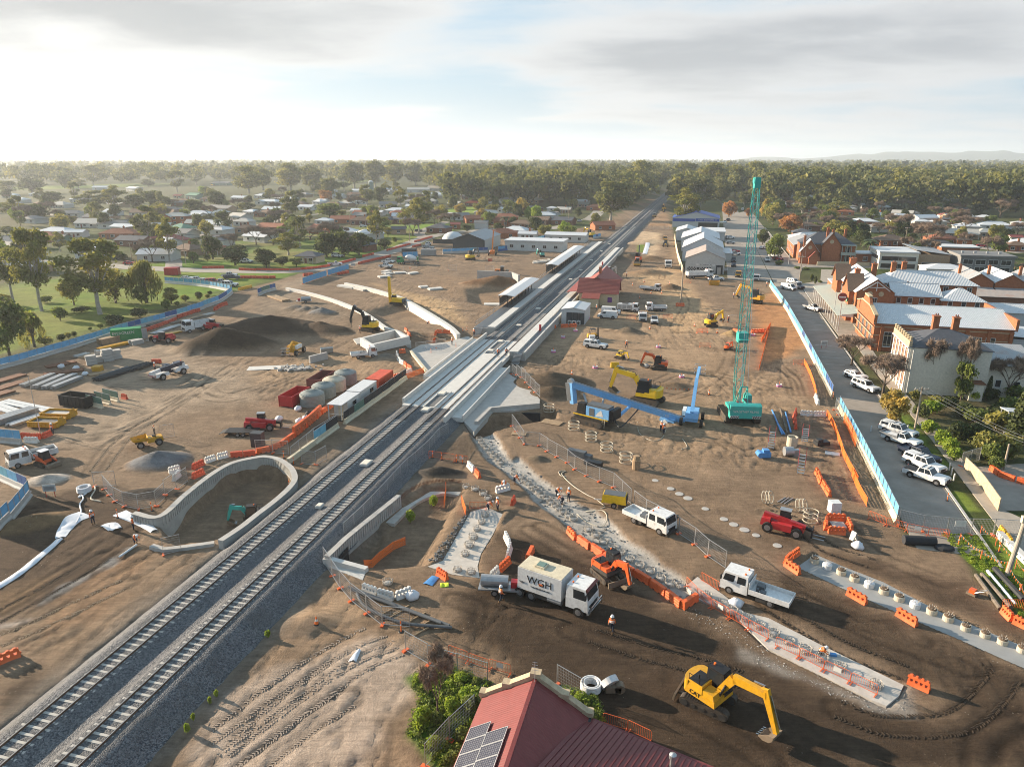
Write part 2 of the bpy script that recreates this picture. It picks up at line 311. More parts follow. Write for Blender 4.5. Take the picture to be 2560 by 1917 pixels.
COLR[:]=lerp((.06,.08,.02),(.10,.092,.045),sstep(base_n,.35,.62));COLR[:]=COLR*(1-.5*sstep(fine_n,.3,.7)[...,None]*.5)
far=sstep(np.hypot(XX,YY),450,900);COLR[:]=lerp((0,0,0),(.07,.075,.032),far)+COLR*(1-far[...,None])
def tp(l):return[g(*p)for p in l]
def rp(l):return[rail(*p)for p in l]
def paint(poly,c,soft=1.5,k=1.0,jit=.6,soil=None,dz=None,seed=3,c2=None):
 sl,q=inside(poly,soft,jit,seed);q=q*k
 cc=lerp(c,c2,sstep(mid_n[sl],.35,.65))if c2 is not None else np.array(c)
 COLR[sl]=COLR[sl]*(1-q[...,None])+cc*q[...,None]
 if soil is not None:SOIL[sl]=SOIL[sl]*(1-q)+soil*q
 if dz is not None:HT[sl]+=dz*q
def dig(poly,dz,soft=.5,jit=0.0):sl,q=inside(poly,soft,jit);HT[sl]=HT[sl]*(1-q)+dz*q
def mound(p,r,h,aspect=1.0,ang=0.0,c=None,sharp=1.0):
 dx,dy=XX-p[0],YY-p[1];a,b=math.cos(ang),math.sin(ang);u=(dx*a+dy*b)/r;v=(-dx*b+dy*a)/(r*aspect);d=np.sqrt(u*u+v*v)+(fine_n-.5)*.45
 q=np.clip(1-d,0,1)**sharp;HT[...]=np.where(q>.001,np.maximum(HT,h*q*(.8+.4*mid_n)),HT)
 if c is not None:m=np.clip(q*4,0,1);COLR[...]=COLR*(1-m[...,None])+np.array(c)*m[...,None];SOIL[...]=np.maximum(SOIL,m)
GRASS,GRASS2=(.10,.175,.014),(.155,.175,.035)
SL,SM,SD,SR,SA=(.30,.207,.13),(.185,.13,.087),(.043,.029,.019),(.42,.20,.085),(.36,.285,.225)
site=tp(tq('D1 -900 1750 B1 -400 740 280 540 670 430 1000 320 1600 140 A1 2000 1215 A2 180 1110 400 1040 880 940 1350 830 1660 720 2208 600 A3 330 690 720 640 1050 460 1330 330 1345 480 1380 640 1460 1000'))+rp([(205,48),(196,64.5),(110,64.5),(26,64.2)])+tp(tq('C4 1500 760 1770 1100 2208 1560 D4 3300 1300 3300 1900 D1 -900 1900'))
paint(rp([(-80,-100),(140,-100),(300,-95),(330,-140),(120,-175),(-80,-175)]),GRASS,12,1,6,c2=GRASS2)
paint(site,SM,1.2,1,.8,soil=1.0,c2=(.225,.157,.103))
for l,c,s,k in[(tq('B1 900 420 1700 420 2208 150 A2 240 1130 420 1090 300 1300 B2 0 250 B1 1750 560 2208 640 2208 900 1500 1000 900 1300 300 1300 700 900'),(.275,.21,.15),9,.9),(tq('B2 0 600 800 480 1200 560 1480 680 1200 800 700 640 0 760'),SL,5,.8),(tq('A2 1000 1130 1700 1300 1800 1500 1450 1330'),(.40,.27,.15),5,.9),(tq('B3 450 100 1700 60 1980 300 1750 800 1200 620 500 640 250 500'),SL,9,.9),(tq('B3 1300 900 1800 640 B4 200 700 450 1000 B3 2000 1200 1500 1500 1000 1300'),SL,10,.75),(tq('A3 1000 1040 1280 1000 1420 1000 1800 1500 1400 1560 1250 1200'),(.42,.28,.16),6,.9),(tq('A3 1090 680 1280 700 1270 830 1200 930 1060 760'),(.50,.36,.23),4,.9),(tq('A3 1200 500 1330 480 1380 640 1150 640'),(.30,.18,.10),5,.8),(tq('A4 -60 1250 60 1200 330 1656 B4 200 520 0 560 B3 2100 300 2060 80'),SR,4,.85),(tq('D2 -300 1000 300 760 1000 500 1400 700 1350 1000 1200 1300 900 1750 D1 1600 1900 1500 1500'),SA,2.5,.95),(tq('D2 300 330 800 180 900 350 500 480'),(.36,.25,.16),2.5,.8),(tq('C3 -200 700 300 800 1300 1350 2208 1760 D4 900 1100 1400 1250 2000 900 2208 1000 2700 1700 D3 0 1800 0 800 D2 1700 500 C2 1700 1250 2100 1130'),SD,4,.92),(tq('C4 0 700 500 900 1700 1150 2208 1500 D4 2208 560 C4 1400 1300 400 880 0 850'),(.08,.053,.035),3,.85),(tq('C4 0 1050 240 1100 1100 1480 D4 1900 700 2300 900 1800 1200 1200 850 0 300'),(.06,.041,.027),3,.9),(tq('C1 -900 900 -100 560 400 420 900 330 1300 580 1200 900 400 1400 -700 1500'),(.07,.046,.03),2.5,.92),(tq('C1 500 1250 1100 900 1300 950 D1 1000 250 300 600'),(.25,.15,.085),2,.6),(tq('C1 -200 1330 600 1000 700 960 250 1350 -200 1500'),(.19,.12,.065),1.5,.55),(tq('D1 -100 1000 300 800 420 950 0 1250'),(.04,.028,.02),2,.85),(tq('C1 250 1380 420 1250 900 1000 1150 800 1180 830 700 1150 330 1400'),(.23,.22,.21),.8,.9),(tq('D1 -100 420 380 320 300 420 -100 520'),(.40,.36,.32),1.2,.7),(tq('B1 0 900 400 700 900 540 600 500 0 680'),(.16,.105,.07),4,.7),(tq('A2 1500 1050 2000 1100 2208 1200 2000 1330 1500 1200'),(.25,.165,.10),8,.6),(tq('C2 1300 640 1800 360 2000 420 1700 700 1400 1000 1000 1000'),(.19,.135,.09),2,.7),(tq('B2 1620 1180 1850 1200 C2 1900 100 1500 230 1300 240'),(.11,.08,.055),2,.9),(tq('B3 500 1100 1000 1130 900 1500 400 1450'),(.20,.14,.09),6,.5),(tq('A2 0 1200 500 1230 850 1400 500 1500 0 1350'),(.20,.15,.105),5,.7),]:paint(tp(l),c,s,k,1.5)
paint(tp(tq('D2 1330 880 1700 800 2020 950 1900 1300 1600 1700 1450 1480 1280 1380 1420 1080')),(.085,.15,.02),.8,1,.7,soil=.3)
paint(tp(tq('D3 430 970 730 1080 800 1280 640 1190')),(.085,.15,.02),.6,1,.4,soil=.3)
for l in(tq('C4 1570 370 1690 370 1840 545 1700 545'),tq('C4 1500 740 1800 750 2100 1090 2208 1250 2208 1480 1890 1110 1700 950'),tq('C4 1810 745 2000 745 2208 950 2208 1300 2030 1080'),tq('B4 1180 1000 1240 1060 1560 1480 1480 1480 1240 1170 1090 1050'),tq('A3 1090 800 1150 780 1140 870 1070 860')):
 paint(tp(l),GRASS,.5,1,.25,soil=.2,c2=(.15,.19,.035))
paint(rp([(36,74.5),(118,74.5),(116,110),(36,110)]),(.05,.075,.02),2,.95,1.5,soil=.2,c2=(.09,.075,.04))
paint(tp(tq('A1 1400 930 2208 960 A2 600 930 1450 700 1300 600 A1 1300 860')),(.11,.16,.03),4,.9,3,c2=(.18,.17,.06))
paint(tp(tq('A2 1250 640 1650 610 1700 690 1400 690')),(.14,.22,.03),3,1,1)
for l in(tq('A2 1550 490 1950 470 1950 520 1560 515'),tq('A1 1050 270 1200 260 1200 305 1050 305'),tq('A2 720 250 840 250 840 310 720 320'),tq('A1 740 290 900 280 900 330 700 330')):paint(tp(l),(.20,.27,.05),8,1,5)
paint(tp(tq('D4 -300 560 900 1070 1180 1000 1220 1170 950 1180 -300 760')),(.27,.25,.225),1.2,.6,1.2)
rut=np.abs(fbm(XX*.97-YY*.25,YY*.25+XX*.06,.9,51,2)-.5)
def ruts(pts,gauge=1.9,w_=.38,depth=.07,dark=.72):
 P_=smooth_path([g(*p)for p in pts],8);xs=[p.x for p in P_];ys=[p.y for p in P_];ix=slice(*np.searchsorted(GX,(min(xs)-4,max(xs)+4)));iy=slice(*np.searchsorted(GY,(min(ys)-4,max(ys)+4)));x=XX[iy,ix];y=YY[iy,ix]
 best=np.full(x.shape,99.0)
 for a,b in zip(P_[:-1],P_[1:]):dx,dy=b.x-a.x,b.y-a.y;L=dx*dx+dy*dy+1e-9;t=np.clip(((x-a.x)*dx+(y-a.y)*dy)/L,0,1);best=np.minimum(best,np.hypot(x-a.x-t*dx,y-a.y-t*dy))
 q=np.clip(1.3-np.abs(best-gauge/2)/w_,0,1)*sstep(fbm(x,y,.3,77,2),.25,.5);e=np.clip(1.2-np.abs(np.abs(best-gauge/2)-w_*1.3)/(w_*.6),0,1)*.25
 HT[iy,ix]+=-depth*q+depth*.6*e;COLR[iy,ix]*=(1-(1-dark)*q+.35*e)[...,None]
RUTS='''B1 1700 780 1760 860 1950 900 2208 840|B1 1790 760 1850 830 2000 850 2208 790|B1 850 1500 1100 1200 1500 950 1800 750 2000 600|B1 600 1300 1200 1000 1700 700 1750 520 1600 430|B1 700 1250 1300 1020 1800 760|B1 780 1520 1000 1250 1450 1000|B1 1640 480 1720 420 1900 330 2208 180|B1 1560 450 1680 380 1900 290 2208 120|B1 1000 790 1400 700 1720 620|B2 0 700 120 690 160 760 60 850|B2 0 650 160 640 220 760 100 880|A2 0 1400 120 1250 240 1150|A2 300 1350 500 1320 800 1450|B3 300 600 420 520 520 500|B3 250 620 400 560 500 520|B3 330 640 450 570|B3 1200 760 1500 650 1900 700 2208 800|B3 500 640 1000 560 1600 640 2000 900|B3 1300 900 1600 800 1850 600 1900 300|B3 700 280 1100 320 1550 320|B3 1800 1250 2000 1350 2208 1300|B4 120 620 220 700 270 850|B4 60 640 180 720 230 850|A3 1290 1100 1320 950 1340 860|A3 1400 1500 1500 1300 1400 1150|C3 150 700 400 850 700 1000|C3 250 680 480 800 640 900|D4 600 1150 1000 1290 1600 1270 1900 1050 2050 850|D4 1830 1680 1880 1420 2208 1250|D4 2050 1680 2140 1500 2300 1400|D4 0 250 600 600 1200 850|D4 200 150 900 500 1700 800|D4 -300 900 300 1300 900 1600|D3 700 520 1100 650 1600 780 2000 900|D3 500 480 900 620 1300 700|D3 1500 1200 1900 1400 2208 1600|D2 -300 1500 300 1050 800 720 1200 560|D2 -250 1600 400 1120 900 760 1250 620|D2 -300 1380 200 980 700 640 1000 500|D2 -100 1700 350 1350 800 1050|C1 0 1400 500 1100 900 850 1150 700|C1 -100 1500 450 1200 900 920|C1 300 1450 800 1150 1250 900|D1 0 560 300 440 700 250 1100 60|D1 -100 800 400 560 900 330|C4 0 560 200 620 500 850 900 1000|C4 700 700 900 900 1500 1150|C4 300 1300 800 1500 1300 1650|C2 1700 1300 2000 1400 2208 1420|B1 900 420 1200 480 1600 520'''
for ln in RUTS.split('|'):f=ln.split();ruts([(f[0],float(f[i]),float(f[i+1]))for i in range(1,len(f),2)],depth=.05,dark=.6)
HT+=SOIL*((fbm(XX,YY,.25,61,5)-.5)*.15-.14*sstep(.10-rut,0,.10)*sstep(mid_n,.45,.6))+(1-SOIL)*(fbm(XX,YY,.03,71,3)-.5)*.2
COLR*=(1-.22*SOIL*sstep(.10-rut,0,.10)*sstep(mid_n,.42,.6))[...,None]
for t,x,y,r,h,asp,an,c in[('B1',1960,440,12,4.6,.55,.25,(.05,.034,.022)),('B2',150,300,15,4.2,.6,.1,(.055,.037,.025)),('B2',560,300,9,2.6,.6,-.3,(.08,.055,.037)),('B1',1370,1430,4.6,1.7,.75,.3,(.15,.15,.155)),('B2',570,145,4.0,1.6,.7,0,(.16,.155,.15)),('B2',340,105,3,1.2,.7,.2,(.14,.12,.10)),('B2',430,120,3,1.2,.7,.2,(.14,.12,.10)),('B2',510,120,3,1.1,.7,.2,(.14,.12,.10)),('B3',330,760,7.5,2.3,.8,.2,(.095,.068,.045)),('B3',350,850,5,1.8,.8,.2,(.095,.068,.045)),('B3',1000,310,3.2,1.5,.8,0,(.13,.10,.07)),('B3',1400,780,4,.8,.6,0,(.16,.11,.07)),('A2',2060,1130,12,2.4,.5,.2,(.17,.095,.05)),('A3',1370,1180,5,1.8,.7,0,(.15,.10,.06)),('A3',1010,920,8,2.2,.8,0,(.10,.075,.05)),('A3',1200,930,9,2.0,.6,0,(.17,.11,.065)),('A3',1180,1050,10,1.6,.5,.2,(.26,.17,.10)),('A3',1180,790,16,2.2,.45,.2,(.46,.33,.21)),('C3',220,95,1.8,.7,.8,0,(.13,.10,.07)),('B3',1890,335,2.6,1.2,.7,0,(.36,.24,.12)),('B2',1120,530,3,1.0,.7,0,(.17,.14,.11)),('C1',400,280,3.0,.9,.7,.3,(.42,.37,.32)),('C1',300,650,4.5,1.3,.6,.5,(.17,.11,.06)),('C2',1580,215,3.6,1.0,.35,0,(.05,.042,.035)),('C1',1300,400,4.0,.8,.45,0,(.05,.042,.035)),('A2',1150,1010,4,.8,.6,0,(.2,.13,.09)),('A2',1980,1290,4,1.6,.8,0,(.13,.11,.09)),('D2',450,400,3.5,.5,.6,.4,None),('C2',1450,880,2.5,.8,.4,1.0,None),('C2',1990,690,8,.5,.12,1.0,None)]:
 mound(g(t,x,y),r,h,asp,an,c)
U_IN=tq('C1 1390 640 1600 490 1840 300 2040 190 2208 150 C2 100 160 220 190 290 260 270 340 150 430 C1 2208 570 1950 740 1750 790 1500 800')
dig(tp(U_IN),-1.9,1.2)
dig(tp(tq('C2 700 960 800 860 1240 480 1500 330 1780 330 1640 600 1450 980 1000 1020')),-1.0,2.0)
dig(tp(tq('C2 690 950 800 850 1060 640 1100 720 930 960 800 990')),-1.7,1.2)
TRENCH=tq('B2 1860 1195 2030 1150 2208 1400 C3 60 70 200 200 420 370 640 500 830 620 1000 780 1300 985 1490 1100 1590 1240 1470 1280 900 940 560 730 470 670 380 590 230 470 90 330 C2 2150 210 1960 60')
dig(tp(TRENCH),-.45,.9,.3);paint(tp(TRENCH),(.36,.345,.32),.5,.95,.5,soil=.4)
PALE=tq('C3 1500 1190 1600 1110 1830 1270 2010 1420 D4 0 370 450 600 1170 950 1130 1040 1020 1130 900 1080 0 640 C3 1900 1420 1600 1300')
GREY=tq('C4 250 1010 410 900 640 1000 1000 1140 1500 1400 2208 1690 D4 2700 800 2700 1000 1700 560 1100 300 420 0 C4 640 1190')
PAD1=tq('C2 1480 1010 1610 960 1850 540 1990 500 2130 560 2040 740 1940 900 1910 1010 1930 1110 1700 1080')
dig(tp(GREY),-.5,.5);dig(tp(PALE),-.35,.6,.2);dig(tp(PAD1),-.4,.6)
dig(tp(tq('B2 1000 130 1190 290 1320 420 1430 450 1640 400 1740 330 1480 110 1350 40')),-1.4,6)
dig(tp(tq('A2 1850 1180 2150 1150 2208 1250 2080 1320 1880 1290')),-1.5,6)
dig(rp([(46,8),(52,11),(57,19),(53.5,20),(48,14),(43,10)]),-1.9,1.2)
dig(rp([(100,-40),(112,-40),(112,-9),(100,-9)]),0,2)
dig(rp([(-70,-6.0),(-70,6.3),(900,6.3),(900,-6.0)]),-.25,1.0);paint(rp([(-70,-7.5),(-70,7.8),(900,7.8),(900,-7.5)]),(.165,.14,.115),2,.7,.6)
for a in([(196,64.3),(560,64.3),(560,86),(196,86)],[(26,64.3),(196,64.3),(196,76),(26,76)],[(110,74),(300,74),(300,150),(110,150)],[(200,30),(420,30),(420,64),(200,64)],[(118,4),(160,4),(160,20),(118,20)]):dig(rp(a),-.03,1.5)
dig(tp(tq('A1 700 930 1420 970 2208 1010 A2 640 970 900 925 1640 690 2208 640 2208 690 1500 740 900 960 420 1090 0 1080 A1 1420 1050 700 1000')),-.03,3)
COLR*=(.80+.4*fbm(XX,YY,.6,81,3))[...,None]
def gz(x,y):
 i=min(max(np.searchsorted(GX,x)-1,0),nx-2);j=min(max(np.searchsorted(GY,y)-1,0),ny-2)
 a=(x-GX[i])/(GX[i+1]-GX[i]);b=(y-GY[j])/(GY[j+1]-GY[j])
 return float((HT[j,i]*(1-a)+HT[j,i+1]*a)*(1-b)+(HT[j+1,i]*(1-a)+HT[j+1,i+1]*a)*b)
def grid_mesh(name,V,nr,nc,cols=None,smooth=True,flip=False):
 me=bpy.data.meshes.new(name);nv=nr*nc;me.vertices.add(nv);me.vertices.foreach_set('co',np.asarray(V,np.float32).ravel())
 k=np.arange(nv).reshape(nr,nc);f=np.stack([k[:-1,:-1],k[:-1,1:],k[1:,1:],k[1:,:-1]],-1).reshape(-1,4)
 if flip:f=f[:,::-1]
 me.loops.add(f.size);me.loops.foreach_set('vertex_index',f.ravel().astype(np.int32));me.polygons.add(len(f))
 me.polygons.foreach_set('loop_start',np.arange(0,f.size,4,dtype=np.int32));me.polygons.foreach_set('loop_total',np.full(len(f),4,np.int32))
 if cols is not None:
  a=me.color_attributes.new('Col','FLOAT_COLOR','POINT');a.data.foreach_set('color',np.concatenate([cols.reshape(-1,3),np.ones((nv,1))],1).astype(np.float32).ravel())
 me.update(calc_edges=True);me.polygons.foreach_set('use_smooth',np.full(len(f),smooth));return me
def ground_mat():
 m=bpy.data.materials.new('soil_and_grass');m.use_nodes=True;t=NT(m.node_tree);b=t.n['Principled BSDF']
 a=t.new('ShaderNodeVertexColor',layer_name='Col').outputs[0];s=t.new('ShaderNodeAttribute',attribute_name='Soil').outputs['Fac'];o=t.new('ShaderNodeTexCoord').outputs['Object']
 mp=t.new('ShaderNodeMapping');mp.inputs['Rotation'].default_value=(0,0,R(52));mp.inputs['Scale'].default_value=(.18,2.2,1);t.l.new(o,mp.inputs[0])
 mp2=t.new('ShaderNodeMapping');mp2.inputs['Rotation'].default_value=(0,0,R(28));mp2.inputs['Scale'].default_value=(.12,1.6,1);t.l.new(o,mp2.inputs[0])
 n1=t.noise(o,1.7,8,.72);n2=t.noise(mp.outputs[0],1.0,6,.7,1.2);n3=t.noise(mp2.outputs[0],1.0,6,.7,.8);n4=t.noise(o,.22,5,.6)
 k=t.m('ADD',t.m('ADD',t.m('MULTIPLY',t.m('SUBTRACT',n1,.5),1.2),t.m('MULTIPLY',t.m('SUBTRACT',t.noise(o,11,4,.75),.5),.7)),t.m('MULTIPLY',t.m('MULTIPLY',t.m('ADD',t.m('SUBTRACT',n2,.5),t.m('MULTIPLY',t.m('SUBTRACT',n3,.5),.35)),s),.95))
 k=t.m('ADD',k,t.m('MULTIPLY',t.m('SUBTRACT',n4,.5),1.0))
 f=t.m('MAXIMUM',t.m('ADD',1.0,k),.25);cmb=t.new('ShaderNodeCombineXYZ')
 for i in range(3):t.l.new(f,cmb.inputs[i])
 c=t.mix(1.0,a,cmb.outputs[0],'MULTIPLY')
 v=t.new('ShaderNodeTexVoronoi',feature='F1');t.l.new(o,v.inputs['Vector']);v.inputs['Scale'].default_value=2.6
 st_=t.m('MULTIPLY',t.ramp(v.outputs['Distance'],.16,.08),t.m('MULTIPLY',s,t.ramp(t.noise(o,.5,3,.5),.55,.7)))
 c=t.mix(t.m('MULTIPLY',st_,.6),c,(.34,.30,.25));t.l.new(c,b.inputs['Base Color'])
 b.inputs['Roughness'].default_value=.95;b.inputs['Specular IOR Level'].default_value=.12
 bn=t.new('ShaderNodeBump');bn.inputs['Strength'].default_value=.85;bn.inputs['Distance'].default_value=.2
 t.l.new(t.m('ADD',t.m('ADD',n1,t.m('MULTIPLY',n2,.5)),t.m('MULTIPLY',t.noise(o,7,5,.75),.9)),bn.inputs['Height']);t.l.new(bn.outputs[0],b.inputs['Normal']);return m
gm=grid_mesh('ground',np.stack([XX,YY,HT],-1),ny,nx,COLR);at_=gm.attributes.new('Soil','FLOAT','POINT');at_.data.foreach_set('value',SOIL.astype(np.float32).ravel())
gm.materials.append(ground_mat());ground=link('ground',gm);ground['kind']='structure'
def at(t,x,y,dz=0.0):p=g(t,x,y);p.z=gz(p.x,p.y)+dz;return p
# --- roads, kerbs, paths
def strip(name,pts,w,z,m,w2=None):return struct(name,MB().sweep(pts,[(-w,z-.03),(w2 or w,z-.03),(w2 or w,z),(-w,z)]),m)
def flat(name,poly,z0,z1,m):return struct(name,MB().vprism([(p[0],p[1])for p in poly],z0,z1),m)
flat('street',rp([(24,64.7),(200,64.6),(520,66),(560,76),(262,76),(258,112),(243,112),(236,78),(200,72.3),(100,71.6),(60,72.3),(24,71.6)]),-.04,.03,'asphalt')
flat('street',rp([(200,50),(640,56),(640,66.5),(521,66.3),(200.3,64.3)]),-.04,.026,'asphalt')
flat('path',rp([(22,74.6),(58,75.0),(95,74.6),(120,75),(120,78),(95,76.8),(58,77),(36,76.9),(33,79),(22,79)]),-.04,.05,'path_conc')
flat('footpath',rp([(122,72.7),(196,72.7),(205,80),(232,84),(232,88),(196,84),(122,83)]),-.04,.11,'path_conc')
for a in(((22,71.9),(60,72.4),(100,71.9),(198,72.6)),((236,78.3),(243,90),(243,110)),((258,110),(262,76.3),(400,76.3))):struct('kerb',MB().sweep(rp(list(a)),[(-.14,-.05),(.14,-.05),(.14,.13),(-.14,.13)]),'concrete')
for k in range(5):struct('lane_marking',MB().sweep(rp([(92+k*5.2,66.2),(92+k*5.2,69.8)]),[(-.06,.03),(.06,.03),(.06,.036),(-.06,.036)]),'line_white')
for k in range(12):struct('lane_marking',MB().sweep(rp([(128+k*6,66.3),(128+k*6,71.2)]),[(-.06,.03),(.06,.03),(.06,.036),(-.06,.036)]),'line_white')
road1=smooth_path(tp(tq('A1 -300 900 700 965 1420 1010 2208 1030 A2 350 1025 640 990 900 925 1200 845 1480 735 1700 695 2208 660 A3 330 660 640 590 720 545 760 500')),5)
strip('road',road1,4.6,.03,'gravel_road')
for pts,w_ in((tq('A1 1600 740 1900 690 2208 640 A2 300 560'),3.2),(tq('A1 -100 500 600 560 1100 700 1450 900 1500 1000'),3),(tq('A2 1450 740 1420 690 1650 600'),3),(tq('A4 900 770 1500 790 2208 870'),5),(tq('A2 300 560 900 500 1300 440'),3)):strip('road',smooth_path(tp(pts),5),w_,.06,'asphalt')
# --- railway
def ballast(name,s0,s1,ds):
 pr=np.array([(-6.4,-.35),(-5.6,.15),(-4.5,.90),(-4.1,1.04),(-3.85,1.07),(-3.35,1.06),(-3.2,1.03),(-2.5,1.02),(-1.8,1.03),(-1.65,1.06),(-1.1,1.03),(-.6,.78),(0,.70),(.6,.78),(1.1,1.03),(1.65,1.06),(1.8,1.03),(2.5,1.02),(3.2,1.03),(3.35,1.06),(3.85,1.07),(4.1,1.04),(4.6,.90),(5.8,.15),(6.8,-.35)])
 T=np.interp(np.linspace(0,1,67),np.linspace(0,1,len(pr)),pr[:,0]);Zp=np.interp(T,pr[:,0],pr[:,1]);S=np.arange(s0,s1+ds*.5,ds)
 SS,TT=np.meshgrid(S,T,indexing='ij');ZZ=np.broadcast_to(Zp,SS.shape)+(fbm(SS,TT,1.1,91,3)-.5)*.05;TT=TT+(fbm(SS,TT,.5,95,2)-.5)*.12*(np.abs(TT)>4.4)
 px_=RO.x+RD.x*SS+RN.x*TT;py_=RO.y+RD.y*SS+RN.y*TT
 me=grid_mesh(name,np.stack([px_,py_,ZZ],-1),len(S),len(T),flip=True);me.materials.append(BAL);o=link(name,me);tag(o,kind='stuff',label='blue grey crushed stone ballast under the two tracks',cat='ballast');return o
def ballast_mat():
 m=bpy.data.materials.new('ballast_stone');m.use_nodes=True;t=NT(m.node_tree);b=t.n['Principled BSDF'];o=t.new('ShaderNodeTexCoord').outputs['Object']
 v=t.new('ShaderNodeTexVoronoi');t.l.new(o,v.inputs['Vector']);v.inputs['Scale'].default_value=12
 sp=t.new('ShaderNodeSeparateColor');t.l.new(v.outputs['Color'],sp.inputs[0])
 c=t.mix(sp.outputs[0],(.04,.044,.052),(.20,.20,.205));c=t.mix(t.m('MULTIPLY',t.ramp(t.noise(o,.35,4,.6),.45,.7),.5),c,(.09,.088,.085),'MIX');t.l.new(c,b.inputs['Base Color'])
 b.inputs['Roughness'].default_value=.9;b.inputs['Specular IOR Level'].default_value=.2
 bn=t.new('ShaderNodeBump');bn.inputs['Strength'].default_value=1.0;bn.inputs['Distance'].default_value=.06;bn.invert=True;t.l.new(v.outputs['Distance'],bn.inputs['Height']);t.l.new(bn.outputs[0],b.inputs['Normal']);return m
BAL=ballast_mat();ballast('ballast',-60,50,.35);ballast('ballast',95.5,300,1.0);ballast('ballast',300,900,6)
for side,c in(('west',-2.5),('east',2.5)):
 tr=tag(link('railway_track',None,rail(0,c)),('pair of brown rails on pale concrete sleepers, the track beside the site yard sheds' if c<0 else 'pair of brown rails on pale concrete sleepers, the track beside the station building'),'railway track','the two railway tracks')
 L=lambda s,t,z:rail(s,c+t,z)-rail(0,c)
 for q in(-.75,.75):
  pth=[L(s,q,0)for s in(-60,-20,20,43,70,98,150,250,400,600,900)]
  ro=link('rail',MB().sweep(pth,[(-.07,RT-.15),(.07,RT-.15),(.05,RT-.1),(.036,RT-.03),(-.036,RT-.03),(-.05,RT-.1)]).mesh('rail','rail_steel'),parent=tr)
  link('rail_head',MB().sweep(pth,[(-.037,RT-.03),(.037,RT-.03),(.03,RT),(-.03,RT)]).mesh('rail_head','rail_top'),parent=ro)
 sm=MB();sm.fr(-.13,.13,1.27,-.2,-.10,.10,1.25,0)
 for q in(-.93,-.57,.57,.93):sm.box((0,q,.012),(.12,.10,.05))
 sme=sm.mesh('sleeper','sleeper')
 for k in range(127):
  link('sleeper',sme,L(-40+k*.66,0,1.05+random.uniform(-.006,.006)),PI/2-TA+random.uniform(-.004,.004),tr)
 far_s=MB()
 for k in range(420):p=L(98.6+k*.66,0,1.02);far_s.box(p,(.24,2.5,.08),PI/2-TA)
 tag(link('sleeper_run',far_s.mesh('sleeper_run','sleeper'),parent=tr),kind='stuff')
 fa=MB()
 for k in range(88):
  for q in(-.75,.75):fa.box(L(44+k*.62,q,RT-.13),(.22,.42,.05),PI/2-TA)
 tag(link('rail_fastening',fa.mesh('rail_fastening','dark_steel'),parent=tr),kind='stuff')
def along(mb,s0,s1,prof):return mb.sweep([rail(s0,0),rail((s0+s1)/2,0),rail(s1,0)],prof)
br=tag(link('rail_bridge',None,rail(43,0)),'white concrete rail bridge deck carrying both tracks over the new underpass','bridge');off=rail(43,0)
def bpart(name,mb,m='white_concrete'):
 mb.v=[(x-off.x,y-off.y,z)for x,y,z in mb.v];return link(name,mb.mesh(name,m),parent=br)
bpart('deck',along(MB(),50.0,95.3,[(-4.7,.2),(4.4,.2),(4.4,RT-.14),(-4.7,RT-.14)]))
bpart('parapet',along(MB(),51,98.5,[(-5.05,-.1),(-4.72,-.1),(-4.72,1.85),(-5.05,1.85)]));bpart('parapet',along(MB(),44.5,77,[(4.42,-.4),(4.75,-.4),(4.75,1.8),(4.42,1.8)]))
bpart('walkway_trough',along(MB(),66,95.5,[(-7.3,.3),(-5.07,.3),(-5.07,.95),(-7.05,.95),(-7.05,1.35),(-7.3,1.35)]));bpart('walkway_trough',along(MB(),47,75.5,[(4.77,.2),(6.75,.2),(6.75,1.3),(6.5,1.3),(6.5,.9),(4.77,.9)]))
for s0,s1 in((50.2,58),(84,94.5)):
 for q in(-1.0,.8):bpart('kerb_upstand',along(MB(),s0,s1,[(q,1.05),(q+.22,1.05),(q+.22,1.28),(q,1.28)]))
 bpart('ballast_pocket',along(MB(),s0+.2,s1-.2,[(-.77,1.0),(.79,1.0),(.79,1.12),(-.77,1.12)]),'gravel_grey')
for t,x,y,w_,d_ in(('B2',950,1430,1.7,1.1),('B2',1465,972,1.5,1.2),('B2',1605,848,1.5,1.3),('B2',2025,478,1.5,1.3),('B2',2110,398,1.6,1.2),('C2',548,487,.9,.7),('A3',60,1490,1.4,1.2),('A3',225,1347,1.4,1.2),('A3',505,1097,1.4,1.2),('A3',592,1015,1.4,1.2),('A3',683,930,1.4,1.2),('A3',770,855,1.4,1.2),('A3',840,793,1.4,1.2)):
 p=g(t,x,y,1.1);s_,t_=st(p);zz=.78 if not 50<s_<95 else 1.1
 spawn('cable_pit',[P('pit_box',MB().box((0,0,.16),(w_,d_,.32)),'white_concrete'),P('lid',MB().box((0,0,.345),(w_*.86,d_*.8,.05)),'render_white')],(p.x,p.y,zz),PI/2-TA,'white cable pit with a flat lid lying between the two tracks','cable pit','cable pits between the tracks')
def plat(name,s0,s1,prof,m):return struct(name,along(MB(),s0,s1,prof),m)
